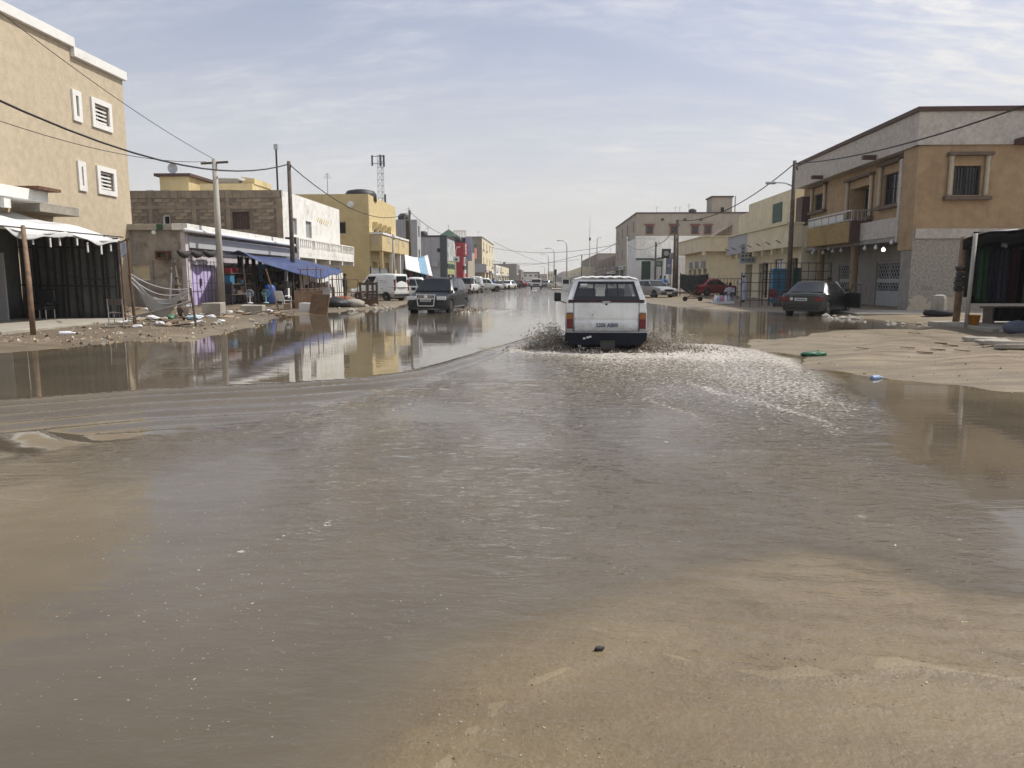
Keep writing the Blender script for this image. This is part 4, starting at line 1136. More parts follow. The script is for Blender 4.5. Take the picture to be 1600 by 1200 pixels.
# cross building closing the street
YC = 560.0
A = at(816, 427, Y=YC); B = at(842, 427, Y=YC)
t = thing('cross_building', 'long grey framed white building closing the far end of street', 'building', ((A.x + B.x) / 2, YC, 0))
mb = MB(); wz0 = A.z * .45
hh_ = [(A.x + 1.2 + i * 3.9, A.x + 3.2 + i * 3.9, A.z * .62, A.z * .82) for i in range(3)]
wallface(mb, ('y', YC, 0), A.x, B.x, 0, A.z, hh_, .3); mb.box(A.x, B.x, YC + .4, YC + 12, 0, A.z - .1); mb.build('wall', M_WHITEWALL, t)
for h in hh_: window(t, ('y', YC, 0), h, M_GLASS, depth=.3)
mb = MB(); mb.box(A.x - .5, B.x + .5, YC - .6, YC + .3, A.z + .002, A.z + 1.0); mb.box(B.x - .8, B.x + .5, YC - .6, YC - .01, 0, A.z); mb.build('frame', M_STEEL, t)
for i, (pa, pb, yt, m_) in enumerate(((800, 816, 424, M_CREAM), (842, 855, 428, M_TAUPE), (856, 868, 424, M_CREAM), (868, 882, 429, M_TAUPE))):
    Yd = 600 + i * 25
    A = at(pa, yt, Y=Yd); B = at(pb, yt, Y=Yd)
    tt = thing('distant_house', ['pale house left of the far white cross building', 'dull brown low house right of the far white cross building', 'cream tall house behind the far traffic light', 'dull low house behind the far kiosk'][i], 'house', ((A.x + B.x) / 2, Yd, 0))
    hs = [(A.x + (B.x - A.x) * (j + .3) / 3, A.x + (B.x - A.x) * (j + .65) / 3, A.z * .5, A.z * .75) for j in range(3)]
    mb = MB(); wallface(mb, ('y', Yd, 0), A.x, B.x, 0, A.z, hs, .3); mb.box(A.x, B.x, Yd + .4, Yd + 10, 0, A.z - .05); mb.build('wall', m_, tt)
    for h in hs: window(tt, ('y', Yd, 0), h, M_GLASS, depth=.3)

# ================================================================== RIGHT SIDE
XR = 16.5
q = at(1440, 170, X=XR); yr0 = q.y; zr = q.z; yr1 = at(1247, 258, X=XR).y
o_ = thing('ochre_building', 'two-storey ochre stucco building with grey parapet, balcony and shaded arcade', 'building', (XR + 6, yr0 + 6, 0))
zp = at(1436, 227, X=XR).z          # bottom of the grey parapet
zf = at(1428, 360, X=XR).z          # floor line
zg = at(1425, 373, X=XR).z
XE = 34.0
win = rectY(yr0, 1490, 1532, 259, 305)
mb = MB(); wallface(mb, ('y', yr0, 0), XR, XE, zf - 0.02, zp + .02, [win], .22); mb.build('side_wall', M_OCHRE, o_)
mb = MB(); mb.quad((XR + .5, yr1, 0), (XE, yr1, 0), (XE, yr1, zp), (XR + .5, yr1, zp)); mb.build('far_wall', M_OCHRE, o_)
ww_ = window(o_, ('y', yr0, 0), win, M_GLASS, M_STEEL, 'bars', .22, 9, cross=(1, 1))
def deco(parent, pl, h):
    mb = MB(); pbox(mb, pl, h[0] - .38, h[1] + .38, h[3] + .42, h[3] + .56, -.3, .0); mb.build('lintel', M_BROWN if False else mat('dull_brown', (.15, .105, .075), .8, .15), parent)
    mb = MB(); pbox(mb, pl, h[0] - .42, h[1] + .42, h[2] - .22, h[2] - .06, -.28, .0); mb.build('sill', mat('dull_brown', (.15, .105, .075), .8, .15), parent)
    for a in (h[0] - .2, h[1] + .2):
        p = PT(*pl, a, 0, -.11); mb = MB(); mb.lathe([(.11, h[2] - .058), (.095, h[2] + .1), (.095, h[3] + .25), (.12, h[3] + .418)], (p[0], p[1], 0), 10); mb.build('colonnette', M_TRIMSTONE, parent, smooth=True)
deco(ww_, ('y', yr0, 0), win)
# parapet and roof edge
mb = MB(); wallface(mb, ('y', yr0 - .12, 0), XR - .12, XE, zp, zr - .14); wallface(mb, ('x', XR - .12, -1), yr0 - .12, yr1, zp, zr - .14)
mb.quad((XR - .12, yr0 - .12, zp), (XE, yr0 - .12, zp), (XE, yr0 + .3, zp), (XR - .12, yr0 + .3, zp)); mb.quad((XR - .12, yr0 - .12, zp), (XR + 1, yr0 - .12, zp), (XR + 1, yr1, zp), (XR - .12, yr1, zp))
mb.quad((XR - .12, yr1, zp), (XR + 8, yr1, zp), (XR + 8, yr1, zr - .14), (XR - .12, yr1, zr - .14)); mb.build('parapet', M_BAND, o_)
mb = MB(); mb.box(XR - .22, XE, yr0 - .22, yr1 + .1, zr - .14, zr + .06); mb.build('roof_edge', M_BROWN, o_, bevel=.01)
for (px, py) in ((1368, 246), (1285, 277)):
    p = at(px, py, X=XR - .12); mb = MB(); mb.box(XR - .75, XR - .125, p.y - .12, p.y + .12, p.z - .1, p.z + .1); mb.build('roof_spout', M_BROWN, o_)
p = at(1592, 222, Y=yr0 - .12); mb = MB(); mb.box(p.x - .2, p.x + .4, yr0 - .8, yr0 - .125, p.z - .12, p.z + .12); mb.build('roof_spout', M_BROWN, o_)
# upper street front: corner pier proud, the rest set back
XRB = XR + .55
ypier = at(1408, 300, X=XR).y
mb = MB(); mb.box(XR + .001, XRB + .3, yr0 + .002, ypier, zg - .5, zp - .002); mb.build('corner_pier', M_OCHRE, o_, bevel=.03)
mb = MB(); mb.box(XR - .06, XR + .3, ypier + .002, ypier + .2, zg - .1, zp - .35); mb.build('fin', M_BAND, o_, bevel=.03)
wA = rectX(XRB, 1381, 1407, 262, 315, 'r'); wA = (wA[0], wA[1], at(1395, 318, X=XRB).z, at(1395, 270, X=XRB).z)
dB = (at(1360, 320, X=XRB).y, at(1328, 320, X=XRB).y, at(1345, 340, X=XRB).z, at(1345, 292, X=XRB).z)
wC = (at(1288, 325, X=XRB).y, at(1272, 325, X=XRB).y, at(1280, 328, X=XRB).z, at(1280, 303, X=XRB).z)
mb = MB(); wallface(mb, ('x', XRB, -1), ypier, yr1, zf - .3, zp + .02, [wA, (*dB[:4], .9), wC], .2); mb.build('front_wall', M_OCHRE, o_)
for h, dp in ((wA, .2), (dB, .9), (wC, .2)):
    w_ = window(o_, ('x', XRB, -1), h, M_GLASS, M_STEEL, 'bars' if dp < .5 else 'plain', dp, 5, cross=(1, 1), name='window' if dp < .5 else 'balcony_door'); deco(w_, ('x', XRB, -1), h)
# balcony
yb0, yb1 = at(1330, 360, X=XR - .5).y, at(1262, 365, X=XR - .5).y
XBa = XR - .55
zb1 = at(1330, 345, X=XBa).z; zb0 = at(1330, 378, X=XBa).z
mb = MB(); mb.box(XBa, XRB, yb0 + .15, yb1, zb0, zb1); bo = mb.build('balcony', M_OCHREGOLD, o_, bevel=.02)
mb = MB(); mb.box(XBa - .01, XRB, yb0, yb0 + .148, zb0 - .02, zb1 + .01); mb.build('end_panel', M_BROWN, bo)
mb = MB(); zr1 = zb1 + .55
mb.bar((XBa + .06, yb0 + .05, zr1), (XBa + .06, yb1, zr1), .06); mb.bar((XBa + .06, yb0 + .05, zb1 + .08), (XBa + .06, yb1, zb1 + .08), .04); mb.bar((XBa + .06, yb0 + .05, zr1), (XRB, yb0 + .05, zr1), .06)
mb.build('rail', M_GALV, bo)
for i in range(7):
    y = yb0 + .05 + (yb1 - yb0 - .05) * i / 6; mb = MB(); mb.bar((XBa + .06, y, zb1), (XBa + .06, y, zr1), .05); mb.build('rail_post', M_GALV, bo)
    if 2 <= i: mb = MB(); mb.box(XBa + .05, XBa + .07, y - (yb1 - yb0) / 6 + .06, y - .06, zb1 + .12, zr1 - .12); mb.build('glass_panel', mat('frosted', (.5, .5, .48), .3, .05), bo)
for i in range(5):
    x = XBa + .06 + (XRB - XBa - .1) * (i + .5) / 5; mb = MB(); mb.bar((x, yb0 + .05, zb1 + .012), (x, yb0 + .05, zr1), .03); mb.build('rail_post', M_GALV, bo)
mb = MB(); mb.box(XR - .05, XRB - .002, ypier + .21, yb0 - .002, zb0 + .05, zb0 + .95); mb.build('beam', M_BAND, o_, bevel=.02)
mb = MB(); mb.box(XR - .05, XRB - .002, yb1 + .002, yr1, zb0 + .05, zb0 + .85); mb.build('beam', M_BAND, o_, bevel=.02)
mb = MB(); mb.box(XR, XR + .5, yr1 - 1.2, yr1 - .01, zb0 + .86, zp - .6); mb.build('shaft', M_BROWN, o_)
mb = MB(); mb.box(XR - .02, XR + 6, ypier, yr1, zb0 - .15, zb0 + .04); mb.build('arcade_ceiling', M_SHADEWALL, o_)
# ground floor
mb = MB(); wallface(mb, ('y', yr0, 0), XR + .02, XE, 0, zf - .022); mb.build('lower_wall', M_PEBBLE, o_)
mb = MB(); mb.box(XR + .1, XE, yr0 - .08, yr0 - .002, zg, zf + .08); mb.build('string_course', M_BAND, o_, bevel=.01)
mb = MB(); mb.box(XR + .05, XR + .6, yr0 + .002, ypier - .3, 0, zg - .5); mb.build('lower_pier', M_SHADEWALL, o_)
XG = XR + 1.5
doors = []
for (pa, pb, yt) in ((1405, 1367, 409), (1333, 1309, 413), (1279, 1264, 417)):
    a, b_ = at(pa, 450, X=XG).y, at(pb, 450, X=XG).y; doors.append((a, b_, .14, at(pa, yt, X=XG).z))
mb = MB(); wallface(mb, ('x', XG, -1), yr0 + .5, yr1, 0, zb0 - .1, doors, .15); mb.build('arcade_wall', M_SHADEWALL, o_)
M_LAT = mat('grey_lattice_paint', (.40, .41, .40), .6, .08, 5)
for h in doors:
    d_ = window(o_, ('x', XG, -1), h, M_DARK, M_LAT, depth=.15, cross=(1, 0), name='lattice_door')
    L_ = h[1] - h[0]; zt_ = h[3]
    mb = MB(); pbox(mb, ('x', XG, -1), h[0] + .05, h[1] - .05, h[2], h[2] + .78, .06, .1); pbox(mb, ('x', XG, -1), h[0] + .05, h[1] - .05, h[2] + 1.2, h[2] + 1.42, .06, .1); mb.build('door_panel', M_LAT, d_)
    for (za, zb_) in ((h[2] + .79, h[2] + 1.19), (h[2] + 1.43, zt_ - .06)):
        mb = MB()
        nn = max(4, int(L_ / .3))
        for i in range(nn):
            a0 = h[0] + .05 + (L_ - .1) * i / nn; a1 = h[0] + .05 + (L_ - .1) * (i + 1) / nn
            rows_ = max(1, int(round((zb_ - za) / .42)))
            for j in range(rows_):
                u0 = za + (zb_ - za) * j / rows_; u1 = za + (zb_ - za) * (j + 1) / rows_
                mb.bar((XG + .07, a0, u0), (XG + .07, a1, u1), .03); mb.bar((XG + .075, a1, u0), (XG + .075, a0, u1), .03)
        mb.build('lattice', M_LAT, d_)
for px in (1333, 1281):
    y = at(px, 440, X=XR + .2).y
    mb = MB(); mb.lathe([(.26, 0), (.26, .25), (.2, .3), (.2, zb0 - .3), (.27, zb0 - .152)], (XR + .2, y, 0), 14); mb.build('column', mat('ochre_column', (.24, .17, .10), .85, .15), o_, smooth=True)
# flaking plaster patches and scrawl on the pebble wall
for (px, py, r_) in ((1434, 474, .55), (1455, 480, .3), (1483, 474, .5), (1428, 484, .4), (1470, 478, .3)):
    p = at(px, py, Y=yr0); mb = MB()
    pts = [(p.x + math.cos(a) * r_ * rnd.uniform(.6, 1.1), p.z + math.sin(a) * r_ * .8 * rnd.uniform(.55, 1.1)) for a in np.linspace(0, 2 * math.pi, 13)[:-1]]
    pts = [(x, max(z, .05)) for x, z in pts]
    mb.prism(pts, 'y', yr0 - .012 - .004 * (px % 5), yr0 - .003); mb.build('flaked_plaster', M_TRIMSTONE, o_)
text('Tino', .30, M_SHADEWALL, o_, FYN((at(1437, 453, Y=yr0).x, yr0 - .012, at(1437, 453, Y=yr0).z)), name='scrawl', ext=.002)
mb = MB()
for i in range(8):
    pass

# ---------- cream shop (right, beyond the ochre building)
XA = 16.3
ya0 = at(1232, 350, X=XA - .9).y; ya1 = at(1137, 375, X=XA - .9).y
za = at(1232, 350, X=XA - .9).z
c = thing('cream_shop', 'cream single-storey shop with deep projecting parapet and roof room', 'shop', (XA + 4, ya0 + 5, 0))
gd = [(ya0 + .6, ya0 + 2.6, .15, 2.9, .6), (ya0 + 3.6, ya0 + 5.6, .15, 2.9, .2), (ya0 + 7.0, ya0 + 9.4, .15, 2.7, .6), (ya0 + 11.2, ya0 + 13.2, .15, 2.7, .6)]
gd = [h for h in gd if h[1] < ya1 - .2]
shell(c, M_CREAM, XA, XA + 9, ya0, ya1, 0, za - .1, -1, [], gd)
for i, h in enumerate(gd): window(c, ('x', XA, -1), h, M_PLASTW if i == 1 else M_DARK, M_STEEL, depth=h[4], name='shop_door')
zpb = at(1232, 386, X=XA - .9).z
ymid = at(1168, 370, X=XA - .9).y
mb = MB(); mb.box(XA - .9, XA - .005, ya0 - .05, ymid, zpb, za); mb.build('parapet', M_CREAM, c, bevel=.02)
mb = MB(); mb.box(XA - .9, XA - .005, ymid + .003, ya1, zpb, za); mb.build('parapet', M_GREYWALL, c, bevel=.02)
mb = MB(); mb.box(XA - 1.02, XA + .1, ya0 - .1, ya1 + .05, za + .002, za + .12); mb.build('coping', M_CREAM, c)
for i in range(7):
    y = ya0 + 1.0 + i * (ya1 - ya0 - 2) / 6; mb = MB(); mb.box(XA - .88, XA - .5, y, y + .22, zpb - .35, zpb - .002); mb.build('bracket', M_CREAM, c)
    mb = MB(); mb.tube([(XA - .9, y + .5, zpb + .35), (XA - 1.25, y + .3, zpb + .5)], .03, 5); mb.build('hook', M_STEEL, c)
# roof room
rz = at(1170, 325, X=XA + 2).z
mb = MB(); mb.box(XA + 1.2, XA + 6, at(1240, 330, X=XA + 1.2).y, at(1170, 330, X=XA + 1.2).y, za - .2, rz); rr_ = mb.build('roof_room', M_CREAM, c)
r = rectX(XA + 1.2, 1222, 1208, 320, 349, 'r'); mb = MB(); mb.box(XA + 1.15, XA + 1.22, r[0], r[1], r[2], r[3]); mb.build('green_shutter', M_DKGREEN, rr_)
mb = MB(); mb.box(XA + 2.4, XA + 7, at(1170, 330, X=XA + 1.2).y + .003, at(1155, 330, X=XA + 2.4).y, za - .2, rz - .25); mb.build('roof_room', M_CREAM, c)
antenna(c, (XA + 2, ya0 + 1.5, rz - .1), 1.8)
# sign with lettering beside the door
p = at(1170, 420, Y=ya1 - 5.0)
mb = MB(); sy_ = ya0 + 10.2
mb.box(XA - 1.2, XA - .1, sy_, sy_ + .12, 2.75, 4.2); sg = mb.build('sign_board', mat('sign_grey', (.34, .38, .38), .6, .1, 3), c)
for i in range(16):
    mb = MB(); x = XA - 1.12 + (i % 4) * .25 + rnd.uniform(0, .05); z = 2.95 + (i // 4) * .3; mb.box(x, x + .17, sy_ - .012, sy_ - .002, z, z + .05 + rnd.uniform(0, .1)); mb.build('character', M_INK, sg)
# ---------- cream house B
XH = 16.5
yh0 = at(1096, 371, X=XH - .8).y; yh1 = at(1060, 400, X=XH - .8).y; zh = at(1096, 371, X=XH - .8).z
h_ = thing('cream_house', 'cream corner shop house with stained parapet band behind net screen', 'house', (XH + 3, yh0 + 4, 0))
gd = [(yh0 + .8 + i * 2.6, yh0 + 2.4 + i * 2.6, .15, 2.6, .5) for i in range(4) if yh0 + 2.6 + i * 2.6 < yh1]
shell(h_, M_CREAM, XH, XH + 9, yh0, yh1, 0, zh - .1, -1, [], gd)
for h in gd: window(h_, ('x', XH, -1), h, M_DARK, M_STEEL, depth=.5, name='shop_door')
zhb = at(1096, 393, X=XH - .8).z
mb = MB(); mb.box(XH - .8, XH - .005, yh0 - .7, yh1, zhb, zh); mb.box(XH - .004, XH + 9, yh0 - .7, yh0 - .005, zhb, zh); mb.build('parapet', M_CREAM, h_, bevel=.02)
mb = MB(); mb.box(XH - .9, XH + 9, yh0 - .8, yh1, zh + .002, zh + .12); mb.build('coping', M_CREAM, h_)
for i in range(4):
    mb = MB(); mb.box(XH - .78 + i * 2.4, XH - .48 + i * 2.4, yh0 - .68, yh0 - .3, zhb - .4, zhb - .002); mb.build('bracket', M_CREAM, h_)
for i in range(3):
    y = yh0 + 1.5 + i * 3; mb = MB(); mb.box(XH - .5, XH - .05, y, y + .9, 2.7, 3.4); mb.build('air_conditioner', M_GALV, h_)
# ridge sheet roof behind
A = at(1105, 376, Y=yh0 + 4); B = at(1152, 350, Y=yh0 + 2)
t = thing('sheet_roof_shed', 'shed with brown corrugated sheet roof sloping behind the cream parapets', 'shed', ((A.x + B.x) / 2, yh0 + 6, 0))
mb = MB(); mb.prism([(A.x, 0), (B.x, 0), (B.x, B.z), (A.x, A.z)], 'y', yh0 + 4, yh0 + 9); mb.build('wall', mat('brown_wall', (.17, .13, .10), .9, .15), t)
for i in range(6):
    f0, f1 = i / 6, (i + 1) / 6
    mb = MB(); mb.prism([(A.x + (B.x - A.x) * f0, A.z + (B.z - A.z) * f0 - .5), (A.x + (B.x - A.x) * f1 - .04, A.z + (B.z - A.z) * f1 - .5), (A.x + (B.x - A.x) * f1 - .04, A.z + (B.z - A.z) * f1 + .1), (A.x + (B.x - A.x) * f0, A.z + (B.z - A.z) * f0 + .1)], 'y', yh0 + 3.85, yh0 + 3.98)
    mb.build('roof_sheet', M_WOOD, t)
# ---------- white building with green door
YW = 116.0
A = at(994, 372, Y=YW); B = at(1042, 370, Y=YW)
t = thing('white_workshop', 'white building with tall green sliding door and thin green band', 'building', (B.x, YW + 4, 0))
r = rectY(YW, 1002, 1016.5, 408, 445); dr = (r[0], r[1], .15, r[3])
mb = MB(); wallface(mb, ('y', YW, 0), A.x, 30, 0, A.z, [dr], .2); mb.quad((A.x, YW, 0), (A.x, YW + 14, 0), (A.x, YW + 14, A.z), (A.x, YW, A.z)); mb.quad((A.x, YW, A.z - .1), (30, YW, A.z - .1), (30, YW + 14, A.z - .1), (A.x, YW + 14, A.z - .1)); mb.build('wall', M_WHITEWALL, t)
window(t, ('y', YW, 0), dr, M_DKGREEN, None, 'boards', .2, 4, name='green_door')
zb_ = at(1000, 405, Y=YW).z
mb = MB(); mb.box(A.x, at(1020, 405, Y=YW).x, YW - .1, YW - .005, zb_ - .1, zb_ + .15); mb.build('green_band', M_DKGREEN, t)
X2 = at(1020, 405, Y=YW).x
yfront = at(1038, 405, X=X2).y
mb = MB(); zc_ = zb_
hh_ = [(yfront + 1 + i * (YW - yfront - 1.5) / 4, yfront + 2.2 + i * (YW - yfront - 1.5) / 4, .2, 4.2) for i in range(4)]
wallface(mb, ('x', X2, -1), yfront, YW, 0, zc_, hh_, .25); wallface(mb, ('y', yfront, 0), X2, 26, 0, zc_)
mb.quad((X2, yfront, zc_), (26, yfront, zc_), (26, YW, zc_), (X2, YW, zc_)); mb.build('annex', M_WHITEWALL, t)
for h in hh_: window(t, ('x', X2, -1), h, M_SHUT, None, depth=.25, name='shutter')
mb = MB(); mb.box(X2 - .12, X2 - .003, yfront, YW - .11, zc_ - .2, zc_ + .05); mb.build('green_band', M_DKGREEN, t)
A1 = at(1000, 371, Y=YW); mb = MB(); mb.box(A.x - .1, 30, YW - .15, YW + .1, A.z + .002, A.z + .3); mb.build('coping', M_WHITEP, t)
# ---------- three-storey taupe building
XT = 16.6
t, x0, x1, y0, y1, zt = block('taupe_building', 'tall taupe three-storey building with red window frames and roof tower', 'building', -1, XT, 995, 963, 334, M_TAUPE, M_TAUPE, dpt=21, floors=3, bays=4, cornice=M_BROWN, ww=1.6, wh=2.0)
M_REDTR = mat('dull_red_trim', (.20, .07, .05), .7, .1)
for px in (1015, 1053, 1086, 1106):
    r = rectY(y0, px - 6, px + 6, 352, 366)
    mb = MB(); pbox(mb, ('y', y0, 0), r[0], r[1], r[2], r[3], -.12, -.01); w_ = mb.build('window', M_REDTR, t)
    mb = MB(); pbox(mb, ('y', y0, 0), r[0] + .25, r[1] - .25, r[2] + .2, r[3] - .25, -.16, -.125); mb.build('pane', M_GLASS, w_)
    mb = MB(); pbox(mb, ('y', y0, 0), r[0] - .2, r[1] + .2, r[3], r[3] + .25, -.35, -.01); mb.build('hood', M_REDTR, w_)
for px in (1035, 1070, 1095):
    p = at(px, 343, Y=y0); mb = MB(); mb.box(p.x - .2, p.x + .2, y0 - .3, y0 - .01, p.z - .2, p.z + .2); mb.build('vent', M_STEEL, t)
tA = at(1110, 310, Y=y0 + 2); tB = at(1141, 310, Y=y0 + 2)
mb = MB(); mb.box(tA.x, tB.x, y0 + .3, y0 + 5, 0, tA.z); tw_ = mb.build('tower', M_TAUPE, t)
mb = MB(); mb.box(tA.x - .2, tB.x + .2, y0 + .1, y0 + 5.2, tA.z + .002, tA.z + .25); mb.build('cornice', M_BROWN, tw_)
r = rectY(y0 + .3, 1126, 1131, 324, 334); mb = MB(); mb.box(r[0], r[1], y0 + .2, y0 + .29, r[2], r[3]); mb.build('window', M_DARK, tw_)
for px in (1026, 1055, 1062): antenna(t, (at(px, 333, Y=y0 + 3).x, y0 + 3, zt), 1.6, arms=1)
p = at(1147, 360, Y=y0 + 3); mb = MB(); mb.tube([(p.x, y0 + 3, 0), (p.x, y0 + 3, at(1147, 306, Y=y0 + 3).z)], .12, 6); mb.build('pole', M_GALV, t)
# red shop at its foot and far right blocks
block('stone_block', 'brown stone-faced two-storey block beyond the taupe building', 'building', -1, 16.6, 962, 935, 399, mat('stone_face', (.22, .17, .13), .95, .3, 2.0, .8, 3.0), dpt=8, floors=2, bays=5, ww=1.6)
block('grey_gable_block', 'dull grey flat-roofed block left of the stone block', 'building', -1, 16.6, 934, 909, 397, mat('brown_wall', (.17, .13, .10), .9, .15), M_TAUPE, dpt=10, floors=2, bays=5, cornice=M_TAUPE)
block('ochre_far_block', 'low yellowish block in the distance behind the kiosk', 'building', -1, 12, 908, 880, 417, M_CREAM, M_CREAM, dpt=30, floors=2, bays=6)
block('grey_far_block', 'thin grey block at the end of the right row', 'building', -1, 12.5, 880, 872, 424, M_GREYWALL, dpt=10, floors=2, bays=4)

# ================================================================== VEHICLES
def lerp(a, b, t): return a + (b - a) * t
def interp(tab, y):
    if y <= tab[0][0]: return tab[0][1]
    for (a, b) in zip(tab, tab[1:]):
        if y <= b[0]:
            t = (y - a[0]) / (b[0] - a[0] + 1e-9); t = t * t * (3 - 2 * t) * .5 + t * .5
            return lerp(a[1], b[1], t)
    return tab[-1][1]
def wheel(root, x, y, r, wd=0.2, rim=M_RIM, side=1):
    mb = MB()
    mb.lathe([(r * .6, -wd / 2 + .01), (r * .93, -wd / 2), (r, -wd * .32), (r, wd * .32), (r * .93, wd / 2), (r * .6, wd / 2 - .01)], (x, y, r), 22, axis='x')
    t = mb.build('wheel', M_TYRE, root, smooth=True, local=True)
    mb = MB(); e = x + side * wd / 2
    mb.lathe([(r * .62, e - side * .05), (r * .60, e - side * .005), (r * .5, e - side * .02), (r * .25, e - side * .045), (r * .2, e - side * .01), (r * .04, e)], (0, y, r), 18, axis='x')
    mb.build('rim', rim, t, local=True)
def body_mesh(Lr, Lf, W, top, sill, wheels, wr, taper=(.10, .06), flat_rear=False, gap=.06, rows=7, bulge=.05, crown=.04):
    """lower body from y=-Lr to y=Lf with wheel arches cut out"""
    ys = set(np.linspace(-Lr, Lf, 34).tolist())
    for k in (.02, .06, .12, .2): ys |= {-Lr + k, Lf - k}
    ra = wr + gap
    for w_ in wheels: ys |= {w_ + ra * math.cos(a) for a in np.linspace(0, math.pi, 11)}
    ys = sorted(y for y in ys if -Lr <= y <= Lf)
    half = (Lr + Lf) / 2; mid = (Lf - Lr) / 2
    def hw(y):
        t = (y - mid) / half
        k = taper[0] if t > 0 else taper[1]
        v = 1 - k * abs(t) ** 4
        dE = (Lf - y) if t > 0 else (y + Lr)
        if not (flat_rear and t < 0) and dE < .2: v -= .07 * (1 - dE / .2) ** 2
        return W / 2 * v
    def zlow(y):
        z = sill
        for w_ in wheels:
            d = abs(y - w_)
            if d < ra: z = max(z, wr + math.sqrt(ra * ra - d * d))
        e = min(Lf - y, y + Lr)
        return z
    mb = MB(); n = len(ys)
    zt = [interp(top, y) for y in ys]
    for s in (-1, 1):
        vs = []; fs = []
        for i, y in enumerate(ys):
            z0 = min(zlow(y), zt[i] - .04)
            for j in range(rows + 1):
                z = lerp(z0, zt[i], j / rows)
                t = (z - sill) / (zt[i] - sill + 1e-6)
                x = hw(y) * (1 - bulge * (2 * t - 1.05) ** 2 - (.03 if j == rows else 0))
                vs.append((s * x, y, z))
        for i in range(n - 1):
            for j in range(rows):
                a = i * (rows + 1) + j; fs.append((a, a + 1, a + rows + 2, a + rows + 1))
        mb.add(vs, fs)
    # top skin
    vs = []; fs = []; C = 6
    for i, y in enumerate(ys):
        x = hw(y) * (1 - bulge * .9 - .03)
        for j in range(C + 1):
            u = -1 + 2 * j / C; vs.append((u * x, y, zt[i] + crown * (1 - u * u)))
    for i in range(n - 1):
        for j in range(C):
            a = i * (C + 1) + j; fs.append((a, a + 1, a + C + 2, a + C + 1))
    mb.add(vs, fs)
    # ends
    for i in (0, n - 1):
        y = ys[i]; vs = []; fs = []; z0 = zlow(y)
        for j in range(rows + 1):
            z = lerp(z0, zt[i], j / rows); t = (z - sill) / (zt[i] - sill)
            x = hw(y) * (1 - bulge * (2 * t - 1.05) ** 2 - (.03 if j == rows else 0))
            for k in range(C + 1):
                u = -1 + 2 * k / C; vs.append((u * x, y, z + (crown * (1 - u * u) if j == rows else 0)))
        for j in range(rows):
            for k in range(C):
                a = j * (C + 1) + k; fs.append((a, a + 1, a + C + 2, a + C + 1))
        mb.add(vs, fs)
    # underside
    mb.box(-W * .36, W * .36, -Lr + .12, Lf - .12, sill - .02, sill + .25, 1)
    return mb, hw
